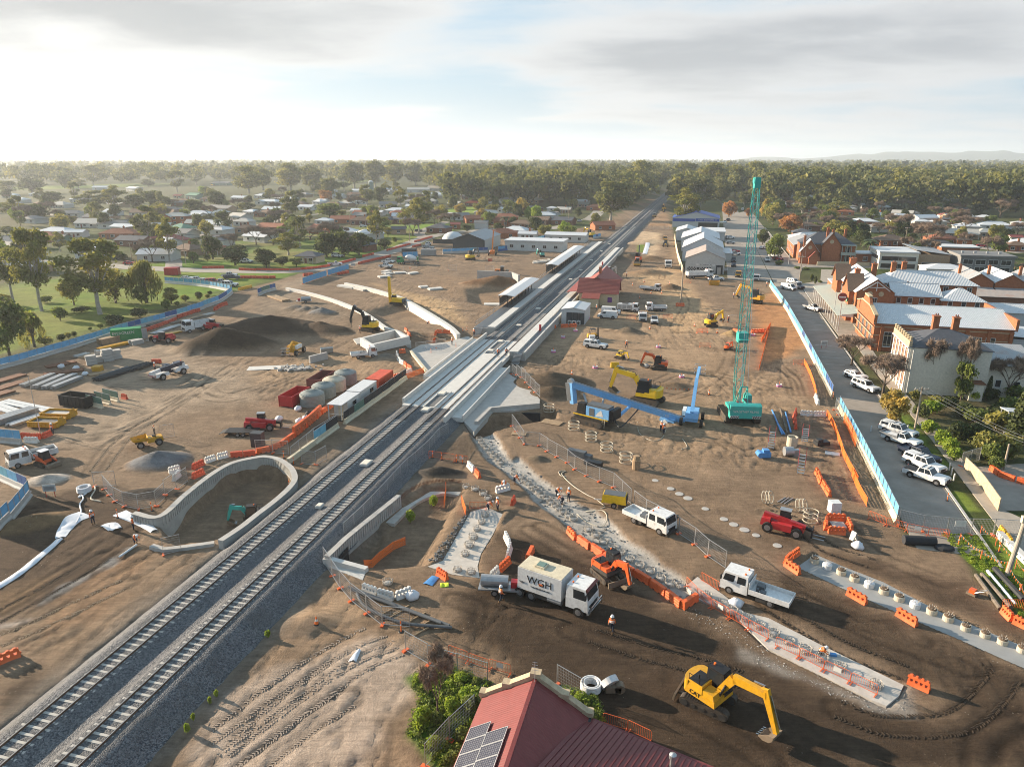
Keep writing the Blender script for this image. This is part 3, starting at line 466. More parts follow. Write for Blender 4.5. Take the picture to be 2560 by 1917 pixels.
for nm,lab,s0,s1,t0,t1,edge in(('platform','long platform west of the tracks with white coping and two canopies',104,287,-9.6,-4.6,-4.6),('platform','long platform east of the tracks with white coping beside the station',84,266,4.3,7.6,4.3)):
 r_=tag(link(nm,None,rail(s0,0)),lab,'platform');off=rail(s0,0);br=r_
 w1=(t1-1.7,t1)if edge<0 else(t0,t0+1.7)
 bpart('platform_wall',along(MB(),s0,s1,[(t0,-.6),(t1,-.6),(t1,1.55),(t0,1.55)]),'concrete');bpart('coping',along(MB(),s0,s1,[(w1[0],1.5),(w1[1]+.12*(edge<0),1.5),(w1[1]+.12*(edge<0),1.85),(w1[0]-.12*(edge>0),1.85)]))
 a_,b_=(t0+.1,w1[0]-.15)if edge<0 else(w1[1]+.15,t1-.1);bpart('asphalt_surface',along(MB(),s0+.3,s1,[(a_,1.5),(b_,1.5),(b_,1.62),(a_,1.62)]),'poly_grey')
 e_=t0+.12 if edge<0 else t1-.12
 if edge<0:
  for k in range(36):bpart('baluster',MB().bar(rail(s0+1+k*5,e_,1.5),rail(s0+1+k*5,e_,2.65),.07),'galv')
  for z in(2.15,2.65):bpart('handrail',along(MB(),s0+1,s0+176,[(e_-.03,z-.03),(e_+.03,z-.03),(e_+.03,z+.03),(e_-.03,z+.03)]),'galv')
 else:bpart('outer_kerb',along(MB(),s0,s1,[(t1-.3,1.5),(t1,1.5),(t1,1.9),(t1-.3,1.9)]),'white_concrete')
 for k in range(9):bpart('step',along(MB(),s0-.32*(k+1),s0-.32*k,[(t0+.6 if edge<0 else t1-2.2,1.45-.18*k),(t0+2.2 if edge<0 else t1-.6,1.45-.18*k),(t0+2.2 if edge<0 else t1-.6,1.55-.18*k),(t0+.6 if edge<0 else t1-2.2,1.55-.18*k)]),'galv')
def canopy(s0,s1,tc_,lab):
 r_=tag(link('platform_canopy',None,rail(s0,tc_,1.6)),lab,'canopy','platform canopies');L_=s1-s0;r_.rotation_euler=(0,0,PI/2-TA)
 link('roof',MB().add([(0,2.3,3.1),(L_,2.3,3.1),(L_,.2,3.35),(0,.2,3.35),(0,-2.2,3.0),(L_,-2.2,3.0)]+[(0,2.3,2.95),(L_,2.3,2.95),(L_,.2,3.2),(0,.2,3.2),(0,-2.2,2.85),(L_,-2.2,2.85)],[(0,1,2,3),(3,2,5,4),(7,6,9,8),(8,9,10,11),(0,6,7,1),(4,5,11,10),(0,3,9,6),(3,4,10,9),(1,7,8,2),(2,8,11,5)]).mesh('roof','roof_white'),parent=r_)
 for k in range(int(L_/4)+1):
  for y in(1.9,-.2):link('post',MB().box((k*4+.2,y,1.5),(.16,.16,3.0)).mesh('post','black'),parent=r_)
 link('screen',MB().box((L_/2,1.9,1.3),(L_-.6,.08,2.2)).mesh('screen','shed_dark'),parent=r_)
canopy(187,243,-8.2,'long white canopy roof on black posts over the far end of the platform');canopy(128,158,-8.2,'short white canopy roof on black posts nearer the bridge')
# --- trees
LEAF=vcol_mat('foliage',.75,leaf=True,spec=.2);TWIG=vcol_mat('twigs',.9)
def leaf_mesh(name,clumps,per,size,cols,seed=1,droop=0.0,shell=.55,flatq=.0,aspect=1.0,m=None):
 r=np.random.default_rng(seed);C=np.asarray(clumps,float);n=len(C)*per;ci=np.repeat(np.arange(len(C)),per)
 d=r.normal(size=(n,3));d/=np.linalg.norm(d,axis=1)[:,None];d[:,2]=np.where((d[:,2]<-.35)&(r.random(n)<.6),-d[:,2],d[:,2])
 rad=shell+(1-shell)*r.random(n)**.6;rad*=1+.18*r.normal(size=n)*.6;c=C[ci,:3]+d*C[ci,3:6]*rad[:,None]
 if droop:c[:,2]-=droop*r.random(n)**2
 nr=d*.7+r.normal(size=(n,3))*.55;nr/=np.linalg.norm(nr,axis=1)[:,None]
 a=np.cross(nr,r.normal(size=(n,3)));a/=np.linalg.norm(a,axis=1)[:,None];b=np.cross(nr,a)
 if droop:a=a*.35+np.array([0,0,-1.0]);
 s=size*(.6+.8*r.random(n))[:,None];sb=s*aspect
 V=np.stack([c-a*s-b*sb*.6,c+a*s*.2-b*sb,c+a*s+b*sb*.3,c-a*s*.1+b*sb],1).reshape(-1,3)
 K=np.asarray(cols,float);cc=K[r.integers(0,len(K),len(C))][ci]*(1+.55*(r.random(n)-.5))[:,None];cc=np.repeat(cc,4,0)
 me=bpy.data.meshes.new(name);me.vertices.add(4*n);me.vertices.foreach_set('co',V.astype(np.float32).ravel());me.loops.add(4*n);me.loops.foreach_set('vertex_index',np.arange(4*n,dtype=np.int32))
 me.polygons.add(n);me.polygons.foreach_set('loop_start',np.arange(0,4*n,4,dtype=np.int32));me.polygons.foreach_set('loop_total',np.full(n,4,np.int32))
 at__=me.color_attributes.new('Col','FLOAT_COLOR','POINT');at__.data.foreach_set('color',np.concatenate([cc,np.ones((4*n,1))],1).astype(np.float32).ravel())
 me.materials.append(m or LEAF);me.update(calc_edges=True);return me
def limb_tree(mb,base,top_pts,r0,rnd,kink=.12):
 for tgt,fork,r1 in top_pts:
  a=Vector(base);b=Vector(fork);c=Vector(tgt);m_=(b+c)/2+Vector((rnd.uniform(-1,1),rnd.uniform(-1,1),rnd.uniform(.2,1)))*kink*(c-b).length
  mb.cyl(b,m_,r1,r1*.65,6,False);mb.cyl(m_,c,r1*.65,r1*.2,5,False)
GUM=[(.137,.150,.062),(.195,.195,.085),(.111,.124,.052),(.163,.169,.065)];DARK=[(.072,.091,.036),(.098,.117,.042),(.058,.072,.033)];ROUND=[(.130,.169,.046),(.169,.202,.052),(.104,.130,.046)]
GOLD=[(.390,.286,.078),(.312,.247,.078),(.468,.338,.104)];OLIVE=[(.208,.202,.058),(.273,.247,.072),(.156,.163,.052)];RUSTY=[(.468,.221,.078),(.364,.169,.078),(.286,.156,.078)];LIME=[(.195,.273,.039),(.260,.325,.052)]
BROWN=[(.20,.145,.11),(.26,.19,.14),(.16,.115,.09)]
@lru_cache(None)
def tree_design(kind,v):
 rd=random.Random(hash((kind,v))&65535 if False else sum(map(ord,kind))*7+v*31);tr=MB();cl=[]
 if kind in('gum','gumbig','gumdense'):
  H,Wd=22.,15.;dense=kind=='gumdense';fh=H*(.30 if kind=='gumbig' else .22)
  tr.cyl((0,0,-.3),(.2,0,fh*.5),.55,.45,9,False);tr.cyl((.2,0,fh*.5),(0,.1,fh),.45,.4,9,False)
  n=17 if not dense else 26;lo=.30 if kind=='gumbig' else .36
  for i in range(n):
   a=i*2.4+rd.uniform(-.3,.3);q=rd.uniform(-1,1);rr=Wd*.40*math.sqrt(max(.05,1-q*q))*rd.uniform(.45,1.0);z=H*(.60+(.02 if not dense else-.04)+q*lo*.88);r_=rd.uniform(1.8,3.0)*(1.2 if dense else 1)
   c=(rr*math.cos(a),rr*math.sin(a),z);cl.append((*c,r_*1.1,r_*1.1,r_*.9));limb_tree(tr,(0,0,fh),[(c,(0+rd.uniform(-.2,.2),.1,min(z-.5,fh*(.85+.3*rd.random()))),.22)],.3,rd)
  return H,Wd,tr.mesh('trunk','bark_pale'),leaf_mesh('crown',cl,230 if kind=='gumbig' else 150,.36 if kind=='gumbig' else .46,GUM if v!=2 else OLIVE,v+1,shell=.35)
 if kind in('dark','round','gold','rusty','lime','olive'):
  H,Wd=9.,8.5;tr.cyl((0,0,-.2),(0,0,3.4),.28,.2,7,False)
  for i in range(20):
   a=i*2.4;q=rd.uniform(-1,1);rr=Wd*.36*math.sqrt(max(.05,1-q*q))*rd.uniform(.5,1.05);z=H*(.52+q*.32);r_=rd.uniform(1.2,1.9);c=(rr*math.cos(a),rr*math.sin(a),z);cl.append((*c,r_,r_,r_*.9));limb_tree(tr,(0,0,3),[(c,(0,0,min(z-.2,1.6+rd.random())),.1)],.1,rd)
  return H,Wd,tr.mesh('trunk','bark_dark'),leaf_mesh('crown',cl,130,.26,dict(dark=DARK,round=ROUND,gold=GOLD,rusty=RUSTY,lime=LIME,olive=OLIVE)[kind],v+5,shell=.45)
 if kind=='willow':
  H,Wd=12.,11.;tr.cyl((0,0,-.2),(0,0,5),.5,.35,8,False)
  for i in range(26):a=i*2.4;e=rd.random();rr=Wd*.47*(.1+.75*e);z=H*(.88-.62*e*e);c=(rr*math.cos(a),rr*math.sin(a),z);cl.append((*c,1.3,1.3,1.2));limb_tree(tr,(0,0,5),[(c,(0,0,4),.12)],.1,rd)
  return H,Wd,tr.mesh('trunk','bark_dark'),leaf_mesh('crown',cl,150,.5,OLIVE,v+3,droop=3.0,aspect=.28)
 if kind=='bare':
  H,Wd=9.,8.;tr.cyl((0,0,-.2),(0,0,2.4),.26,.2,7,False)
  def grow(p,d,L,r_,lv):
   q=p+d*L;tr.cyl(p,q,r_,r_*.6,5 if lv>1 else 4,False)
   if lv==0:cl.append((*q,.75,.75,.7));return
   for _ in range(3 if lv>1 else 2):grow(q,(d+Vector((rd.uniform(-.75,.75),rd.uniform(-.75,.75),rd.uniform(-.15,.5)))).normalized(),L*rd.uniform(.62,.82),r_*.6,lv-1)
  for i in range(4):a=i*1.57+rd.random();grow(Vector((0,0,2.2)),Vector((math.cos(a)*.6,math.sin(a)*.6,.85)).normalized(),2.2,.13,3)
  return H,Wd,tr.mesh('trunk','bark_dark'),leaf_mesh('crown',cl,70,.6,BROWN,v+9,shell=.1,aspect=.05,m=TWIG)
 if kind=='cypress':
  H,Wd=9.,3.;tr.cyl((0,0,-.2),(0,0,7),.2,.1,6,False)
  for i in range(14):z=.8+i*.58;r_=1.35*(1-(i/15)**2)+.15;cl.append((rd.uniform(-.15,.15),rd.uniform(-.15,.15),z,r_,r_,.7))
  return H,Wd,tr.mesh('trunk','bark_dark'),leaf_mesh('crown',cl,110,.2,DARK,v+4,shell=.8)
 if kind=='palm':
  H,Wd=7.,6.5;tr.cyl((0,0,-.2),(0,0,5.4),.32,.26,9,False);f=MB()
  for i in range(26):
   a=i*2.4;el=rd.uniform(-.2,1.1);p=[Vector((math.cos(a)*t*3.3*math.cos(el*(1-t*.4)),math.sin(a)*t*3.3*math.cos(el*(1-t*.4)),5.4+2.6*t*math.sin(el)-1.9*t*t))for t in(0,.25,.5,.75,1)]
   nn=Vector((-math.sin(a),math.cos(a),0))
   for q0,q1,w0,w1 in zip(p[:-1],p[1:],(.1,.4,.45,.35),(.4,.45,.35,.05)):f.quad(q0-nn*w0,q0+nn*w0,q1+nn*w1,q1-nn*w1)
  return H,Wd,tr.mesh('trunk','bark_dark'),f.mesh('crown',mat('palm_leaf',(.07,.10,.03),.6))
 H,Wd=2.0,2.6
 for i in range(7):a=i*2.4;cl.append((math.cos(a)*.6*rd.random(),math.sin(a)*.6*rd.random(),.8+.4*rd.random(),.75,.75,.7))
 for i in range(3):tr.cyl((0,0,-.1),(rd.uniform(-.4,.4),rd.uniform(-.4,.4),.8),.05,.03,5,False)
 return H,Wd,tr.mesh('trunk','bark_dark'),leaf_mesh('crown',cl,150,.13,dict(bush=ROUND,bushdark=DARK,busholive=OLIVE,bushlime=LIME)[kind],v+7,shell=.5)
TN=dict(gum='gum_tree',gumbig='gum_tree',gumdense='gum_tree',dark='evergreen_tree',round='garden_tree',gold='autumn_tree',rusty='autumn_tree',lime='garden_tree',olive='garden_tree',willow='willow_tree',bare='bare_tree',cypress='cypress_tree',palm='palm_tree',bush='shrub',bushdark='shrub',busholive='shrub',bushlime='shrub')
def tree(kind,p,h,wd,label,group=None,v=None):
 v=random.randrange(3)if v is None else v;H,Wd,t_,c_=tree_design(kind,v)
 return spawn(TN[kind],[P('trunk',t_),P('crown',c_)],p,random.uniform(0,6.28),label,'shrub' if 'bush' in kind else 'tree',group,(wd/Wd,wd/Wd,h/H))
def tree_px(kind,t,x,yb,yt,w_,label,group=None,v=None):
 p=at(t,x,yb);h=max(.8,top_z(p,t,yt)-p.z);return tree(kind,p,h,w_*mpp(p),label,group,v)
NEAR_T='''gumbig A1 865 1400 710 560|tall white-trunked gum tree with wide airy crown standing on the grass
gumbig A1 362 1372 615 400|tall gum tree with leaning pale trunk, second from the wide-crowned gum
gumbig A1 125 1325 640 330|slender gum tree beside the leaning gum at the paddock edge
willow A1 1265 1300 925 340|drooping olive weeping tree behind the blue fence by the parked cars
olive A1 1000 1300 1000 330|broad olive tree between the white-trunked gum and the weeping tree
round A1 1225 1310 1150 140|small grey green tree in front of the weeping tree
olive A1 1480 1310 1160 140|dull olive tree tucked beside the weeping tree
round B1 90 540 20 400|big dark spreading tree beside the lower blue fence
willow B1 300 440 130 250|pale feathery tree next to the big dark spreading tree
olive A1 640 1320 1050 220|thin olive tree between the two tall gums
olive A1 30 1330 1220 180|low olive tree at the paddock corner
gumdense A3 850 590 225 350|large rounded gum tree beside the railway line
gum A3 1495 640 310 300|gum tree with bare forked trunk in front of the blue shop
rusty A3 1870 560 415 150|bright rust-coloured autumn tree at the end of the street
gold A3 85 560 385 165|golden leaved tree beside the back gardens
gumdense A3 1620 490 180 300|dense gum tree rising behind the blue shop
gumdense A3 720 410 195 170|gum tree behind the large rounded gum by the line
gum A3 235 410 205 220|tall gum tree behind the golden tree
gum A3 385 430 300 160|gum tree beside the pale roofed hall
olive A3 520 490 385 115|rounded olive tree by the tan house near the line
lime A3 215 610 450 110|bright green garden tree below the golden tree
dark A3 205 700 540 140|dark garden tree beside the gravel road bend
round A4 55 935 710 190|dark leafy street tree beside the red car
palm A4 868 890 735 170|broad palm tree beside the turreted brick house
bare A4 1100 720 510 270|wide bare tree behind the brick hotel roofs
bare A4 1380 850 600 230|bare tree between the shops and the tan houses
lime A4 720 740 620 170|green garden tree behind the turreted brick house
dark A4 800 800 665 150|dark garden tree next to the palm
rusty A4 190 690 530 230|brown autumn tree behind the street corner
gum A4 290 560 330 200|tall gum tree above the brown autumn tree
olive A4 40 630 430 170|olive tree at the far bend of the street
gold A4 530 640 490 160|yellowing tree above the slate roofed house
olive A4 600 540 415 230|wide olive tree above the yellowing tree
bare A4 1700 700 540 220|bare tree above the tan bungalow
bare A4 1170 520 400 160|small bare tree near the white cottage roof
bare A4 2000 570 390 260|big reddish bare tree below the dark wood
bare A4 1500 570 460 210|bare tree above the rusty roofed cottage
dark A4 1090 520 460 130|dark round tree beside the white cottage roof
dark A4 1530 850 760 170|dark tree beside the brick bungalow
bare A4 2130 1010 950 220|pale blossomed bare tree beside the hotel yard
bare B4 720 600 320 330|bare kerbside tree beside the brick hall
bare B4 985 870 470 400|bare kerbside tree in front of the white two-storey building
gold B4 1080 1090 800 260|sparse yellow-leaved kerbside tree near the power pole
bare B4 1390 830 330 260|bare tree with ivy trunk beside the white wall
round B4 1660 900 540 190|ivy covered tree beside the boarded window
bare B4 1660 880 320 180|bare top of the ivy covered tree
bare B4 2060 890 480 320|reddish bare tree behind the overgrown garden
cypress B4 1885 900 690 55|slim dark cypress in the overgrown garden
cypress B4 2150 1240 830 190|broad green conifer at the garden edge by the frame tower
bare D2 1570 1240 600 330|small bare brown tree on the green verge beside the red roof
round A2 1075 700 570 220|pale grey green tree beside the power pole
gum A2 1290 670 490 160|gum tree in front of the slate roofed brick house
gum A2 1250 480 300 140|golden green gum tree near the pale sheds
dark A2 1070 440 300 160|dark rounded tree below the white silo shed
dark A2 955 400 320 110|dark tree beside the green silo
rusty A2 600 440 320 140|brownish tree above the white cottages
gumdense A2 640 400 210 210|broad dark gum above the brownish tree
dark A2 610 905 690 240|dark tree beside the grey roofed corner house
dark A2 760 905 680 220|second dark tree along the road past the corner house
dark A2 890 890 690 200|third dark tree along the road past the corner house
dark A2 975 845 720 120|small dark tree ending the row beside the road
dark A2 1110 840 740 130|low dark tree behind the tall power pole
gum A2 280 890 700 270|open crowned tree behind the grey roofed corner house
dark A2 90 1000 810 200|dark hedge-like tree beside the road barrier
round A2 350 985 905 130|clipped round tree in the corner house garden
dark A2 225 985 890 140|dark garden tree left of the corner house
bare A2 150 800 640 260|brown bare tree above the corner house
bare A2 200 610 490 210|reddish bare tree among the cottages
round A2 640 570 440 270|broad garden tree behind the teal cottage
bare A2 470 760 650 270|grey bare trees behind the corner house
gold A2 1760 530 440 140|yellow green tree by the green field fence
bare A2 1680 640 520 210|bare tree at the end of the green lot
gold A2 1945 580 480 110|golden tree beside the white villa
round A2 2010 630 520 170|green tree beside the grey garage
palm A2 2150 660 540 110|palm tree behind the white units
dark A2 1450 610 490 150|dark tree beside the brick house with grey roof
gumdense A2 1940 410 135 330|massed gum trees behind the pale sheds
gumdense A2 2130 410 90 300|tall gum beside the massed gums
round A2 230 760 640 130|green tree beside the brown bare tree'''
for ln in NEAR_T.split('\n'):
 q,lab=ln.split('|');tree_px(*kr(q)[0],lab)
TOWN_T=kr('dark A1 1170 500 365 190;dark A1 1330 500 330 230;gum A1 800 500 330 300;gum A1 990 500 290 240;dark A1 450 440 340 210;dark A1 280 360 210 230;gum A1 80 370 250 210;dark A1 330 600 440 190;gum A1 110 570 420 310;bare A1 1060 625 540 210;bare A1 1400 600 470 170;gum A1 1530 345 160 190;gum A1 810 300 115 170;dark A1 560 315 190 150;gum A1 680 320 230 150;dark A1 1280 300 230 130;gum A1 1690 280 170 160;dark A1 1890 250 140 150;dark A1 1870 480 320 170;dark A1 1700 500 415 140;gum A1 2040 280 130 140;gumdense A1 2150 360 115 270;dark A1 1200 905 810 150;dark A1 1350 915 800 170;round A1 1010 925 850 130;dark A1 1060 930 870 100;dark A1 2030 980 790 250;bare A1 1950 800 700 230;dark A1 1790 645 530 130;palm A1 1890 710 560 100;palm A1 1955 700 580 90;dark A1 1240 660 590 170;round A1 1670 960 860 110;dark A1 1790 940 880 70;gum A1 520 860 690 150;bare A1 580 640 540 180;dark A1 200 900 760 200;round A1 1670 820 750 110;dark A1 1340 750 640 110;gum A1 60 720 640 130;round A1 1940 480 410 100;bare A1 2050 490 400 150;dark A1 2150 500 430 130;gum A1 400 250 180 150;dark A1 1450 470 380 110;dark A2 90 410 350 80;bare A2 190 430 360 160;gumdense A2 60 330 130 230;gumdense A2 300 340 90 260;gumdense A2 480 330 100 240;gumdense A2 850 320 70 240;gumdense A2 1030 310 60 220;gumdense A2 1200 290 70 220;gumdense A2 1380 290 80 200;gumdense A2 1540 290 90 230;gumdense A2 1700 300 100 210;gum A2 760 340 200 140;dark A2 1400 470 390 120;gum A2 1160 520 440 100;round A2 960 540 460 130;olive A2 740 560 490 90;dark A2 450 560 490 100;round A2 320 690 560 150;olive A2 1040 600 530 90;dark A2 560 360 260 100;dark A2 1200 520 460 90;bare A2 870 500 380 170;dark A2 1820 690 620 90;dark A2 2090 690 610 110;bush A2 1200 780 730 60;round A2 1640 420 340 80;round A2 2060 480 380 90;gumdense A3 60 350 110 220;gumdense A3 560 360 80 230;gumdense A3 400 340 90 240;gumdense A3 900 350 90 250;gumdense A3 1100 400 70 260;gumdense A3 1010 440 140 230;gumdense A3 1230 330 90 230;gumdense A3 1480 330 70 260;gumdense A3 1420 430 190 200;gumdense A3 1720 400 90 280;gumdense A3 1800 450 200 200;gumdense A3 1920 390 110 240;gumdense A3 2080 380 80 260;gum A3 2000 480 340 140;dark A3 570 560 480 80;dark A3 380 550 480 90;round A3 430 620 540 100;bare A3 310 420 350 130;rusty A3 2040 560 480 80;dark A3 2160 800 660 120;gold A3 2180 580 400 100;gumdense A4 120 430 100 280;gumdense A4 400 420 120 260;gumdense A4 640 430 160 280;gumdense A4 900 420 140 270;gumdense A4 1120 420 130 260;gumdense A4 1330 430 150 270;gumdense A4 1560 430 140 260;gumdense A4 1780 430 150 280;gumdense A4 2000 440 160 260;gumdense A4 2170 430 140 240;bare A4 760 500 390 150;dark A4 880 500 430 130;dark A4 1300 500 400 170;round A4 1340 520 430 120;bare A4 1620 540 430 150;dark A4 1820 530 440 160;dark A4 2130 520 430 150;bare A4 2150 720 600 170;dark A4 2060 740 650 120;dark A4 1230 770 700 100;gum A4 450 560 430 120;bare A4 660 640 560 130;round A4 400 680 600 90;bare A4 1850 640 560 140;dark A4 1560 500 420 110;bare A4 960 700 600 150')
KN=dict(gum='tall gum tree',gumdense='massed dark gum tree',dark='dark evergreen tree',bare='leafless brown tree',round='leafy garden tree',palm='tall palm',gold='golden autumn tree',rusty='rust-brown autumn tree',olive='olive garden tree',lime='fresh green garden tree',bush='low shrub')
for k,t,x,yb,yt,w_ in TOWN_T:
 zone={'A1':'among the houses beyond the paddock','A2':'among the houses beyond the curving road','A3':'beside the distant railway line','A4':'behind the brick hotel and shops'}[t]
 tree_px(k,t,x,yb,yt,w_,f'{KN[k]} {zone}',f'{KN[k]}s {zone}')
BUSH=kr('bush A1 520 1455 1330 150;bushdark A1 1210 1425 1340 170;bushdark A1 1000 1490 1400 190;bush A1 1440 1365 1270 100;bushdark A1 1720 1275 1200 70;bushdark A1 1812 1235 1195 45;bush A1 1530 1330 1285 50;bushdark A1 700 1380 1330 160;bush A1 400 1300 1240 130;bushdark B1 530 385 320 90;bushdark B1 640 350 305 60;busholive B1 590 365 310 70;bush B1 870 280 235 70;bush B1 780 300 265 40;busholive B1 390 420 350 160;busholive A1 1600 1290 1230 90;busholive A1 1790 1260 1225 60;bushlime B4 1400 1010 890 200;bushdark B4 1320 1050 930 170;bushlime B4 1380 1180 1060 170;bushlime B4 1480 1280 1140 160;bushlime B4 1560 1350 1210 160;bushlime B4 1600 1420 1300 130;bushdark B4 1640 1260 1080 210;bush B4 1790 1090 970 260;bushdark B4 1960 1060 950 200;busholive B4 1850 1380 1170 260;busholive B4 2040 1390 1180 280;bush B4 2120 900 770 200;bushlime B4 1770 900 800 110;bushlime B4 1840 880 830 70;busholive B4 1270 900 810 100;bushdark B4 1560 940 860 160;bush B4 1700 1000 930 150;bushdark B4 1940 880 800 120;bushlime A4 1820 1350 1300 130;bushdark A4 375 1120 1045 36;bushdark A4 405 1140 1065 36;bush A4 445 1130 1105 50;bush A4 250 1010 985 70;bush A4 330 1015 990 70;bush A4 90 975 935 90;bushlime D2 1850 1080 960 230;bush D2 1860 1180 1040 200;bushlime D2 1430 1290 1130 180;bush D2 1560 1270 1180 160;bushlime D2 1690 1160 1050 160;bush D2 1780 1420 1300 180;bushlime D2 1530 1480 1390 140;bush D2 1700 1620 1520 170;bushlime D2 1400 920 860 120;bushlime D2 1760 920 850 150;bush D2 1900 960 900 120;bush D3 690 1250 1170 130;bushlime D3 600 1090 1030 150;bushlime C2 1330 580 520 90;bushlime C2 1530 440 400 90;bushlime D1 1620 1360 1270 60;bushlime D1 1870 1050 1010 45;bushlime D1 1670 1260 1225 40;bushlime D2 105 540 480 60;bushlime D1 1810 1110 1080 40;bushdark A3 520 1010 980 30')
for k,t,x,yb,yt,w_ in BUSH:
 zone={'A1':'on the paddock grass','B1':'along the blue fence','B4':'in the overgrown garden by the white building','A4':'beside the street corner','D2':'on the weedy verge by the red roof','D3':'beside the mesh fence at the red roof','C2':'in the excavated cut','D1':'at the toe of the ballast','A3':'beside the corrugated shed'}[t]
 kn=dict(bush='green',bushdark='dark green',busholive='olive',bushlime='bright green')[k];tree_px(k,t,x,yb,yt,w_,f'{kn} leafy shrub {zone}',f'{kn} shrubs {zone}')
def woods(name,n,r0,r1,per,nc,size,seed,label):
 r=np.random.default_rng(seed);cl=[]
 while len(cl)<n*nc:
  d=r0*(r1/r0)**r.random()if r1/r0>2 else r0+(r1-r0)*r.random();a=r.uniform(-.82,.80);x,y=d*math.sin(a),d*math.cos(a)
  s_,t_=st((x,y))
  if-12<t_<14 or(30<t_<75 and s_<700):continue
  if d<1250 and x<-120 and vnoise(np.array(x),np.array(y),.004,5)>.42:continue
  if d<900 and x<-60:continue
  H_=r.uniform(20,33);w_=H_*r.uniform(.32,.46)
  for _ in range(nc):q=r.normal(size=2)*w_*.42;z=H_*r.uniform(.35,.86);rr=w_*r.uniform(.34,.55);cl.append((x+q[0],y+q[1],z,rr,rr,rr*.8))
 me=leaf_mesh(name,cl,per,size,[tuple(c*.85 for c in k_)for k_ in GUM+GUM+OLIVE+DARK],seed,shell=.55);o=link(name,me);tag(o,label,'woodland',kind='stuff');return o
woods('woodland',1500,600,1500,26,7,1.35,3,'dark gum woodland closing the view behind the town');woods('woodland',5200,1500,7500,9,3,3.8,4,'hazy woodland stretching to the horizon')
hv=[];hn=90
for j in range(6):
 for i in range(hn):
  a=.20+.50*i/(hn-1);d=8300+j*420;e=sstep(np.array(a),.22,.34)*(1-.15*sstep(np.array(a),.5,.7));f_=math.sin(PI*j/5);h=(60*math.exp(-((a-.325)/.035)**2)+(105*float(sstep(np.array(a),.33,.46)))*(.75+.5*float(vnoise(np.array(a*60),np.array(j*.6),1,9))))*f_
  hv.append((d*math.sin(a),d*math.cos(a),h-4))
hm=grid_mesh('hills',np.array(hv),6,hn,flip=True);hm.materials.append(mat('hill_bush',(.07,.085,.06),.95,var=.3,scale=.004));tag(link('hills',hm),kind='structure')
# --- buildings: local x to the east (t), y along the line (s)
ribbed('rib_white',(.66,.67,.68),0,.35,.45);ribbed('rib_white_y',(.66,.67,.68),1,.35,.45);ribbed('rib_maroon',(.21,.045,.042),0,.25,.55);ribbed('rib_maroon_y',(.21,.045,.042),1,.2,.55,depth=.12);ribbed('rib_rust',(.42,.36,.32),0,.3,.6,stain=(.34,.15,.08));ribbed('rib_dark',(.05,.055,.06),0,.3,.5);ribbed('rib_shed',(.52,.52,.50),0,.3,.55);ribbed('rib_red_y',(.32,.085,.065),1,.3,.6);ribbed('rib_grey',(.36,.37,.38),0,.3,.5,stain=(.30,.2,.15))
M.update({k:v for k,v in MATS.items()if k.startswith('rib')})
def wall_box(w_,d_,h,gx=0.0,gy=0.0):
 mb=MB()
 if gx:return mb.add([(0,0,-.3),(w_,0,-.3),(w_,d_,-.3),(0,d_,-.3),(0,0,h),(w_,0,h),(w_,d_,h),(0,d_,h),(w_/2,0,h+gx),(w_/2,d_,h+gx)],[(0,1,5,8,4),(1,2,6,5),(2,3,7,9,6),(3,0,4,7),(3,2,1,0),(4,8,9,7),(8,5,6,9)])
 if gy:return mb.add([(0,0,-.3),(w_,0,-.3),(w_,d_,-.3),(0,d_,-.3),(0,0,h),(w_,0,h),(w_,d_,h),(0,d_,h),(0,d_/2,h+gy),(w_,d_/2,h+gy)],[(0,1,5,4),(1,2,6,9,5),(2,3,7,6),(3,0,4,8,7),(3,2,1,0),(4,5,9,8),(8,9,6,7)])
 return mb.bb(0,w_,0,d_,-.3,h)
def roof_mesh(kind,w_,d_,h,rise,ov=.4,th=.10):
 mb=MB();x0,x1,y0,y1=-ov,w_+ov,-ov,d_+ov;k=rise*ov/(max(w_,d_)/2 if kind=='flat' else(w_/2 if kind in('gx','hip')and w_<=d_ or kind=='gx' else d_/2));e=h-k+.03
 if kind=='gx':top=[(x0,y0,e),(w_/2,y0,h+rise),(x1,y0,e),(x0,y1,e),(w_/2,y1,h+rise),(x1,y1,e)];f=[(0,1,4,3),(1,2,5,4)]
 elif kind=='gy':top=[(x0,y0,e),(x0,d_/2,h+rise),(x0,y1,e),(x1,y0,e),(x1,d_/2,h+rise),(x1,y1,e)];f=[(0,3,4,1),(1,4,5,2)]
 elif kind=='hip':
  if w_>d_:a=d_/2;top=[(x0,y0,e),(x1,y0,e),(x1,y1,e),(x0,y1,e),(a,d_/2,h+rise),(w_-a,d_/2,h+rise)];f=[(0,1,5,4),(2,3,4,5),(1,2,5),(3,0,4)]
  else:a=w_/2;top=[(x0,y0,e),(x1,y0,e),(x1,y1,e),(x0,y1,e),(w_/2,a,h+rise),(w_/2,d_-a,h+rise)];f=[(0,1,4),(1,2,5,4),(2,3,5),(3,0,4,5)]
 elif kind=='skx':top=[(x0,y0,h+rise),(x1,y0,h),(x1,y1,h),(x0,y1,h+rise)];f=[(0,1,2,3)]
 elif kind=='sky':top=[(x0,y0,h),(x1,y0,h),(x1,y1,h+rise),(x0,y1,h+rise)];f=[(0,1,2,3)]
 else:return mb.bb(x0,x1,y0,y1,h+.002,h+th+rise)
 n=len(top);fs=list(f)+[tuple(i+n for i in q[::-1])for q in f];ed={}
 for q in f:
  for i,j in zip(q,q[1:]+q[:1]):ed[(i,j)]=ed.get((i,j),0)+1
 for(i,j)in ed:
  if(j,i)not in ed:fs.append((j,i,i+n,j+n))
 return mb.add([(x,y,z+th)for x,y,z in top]+[(x,y,z+.012)for x,y,z in top],fs)
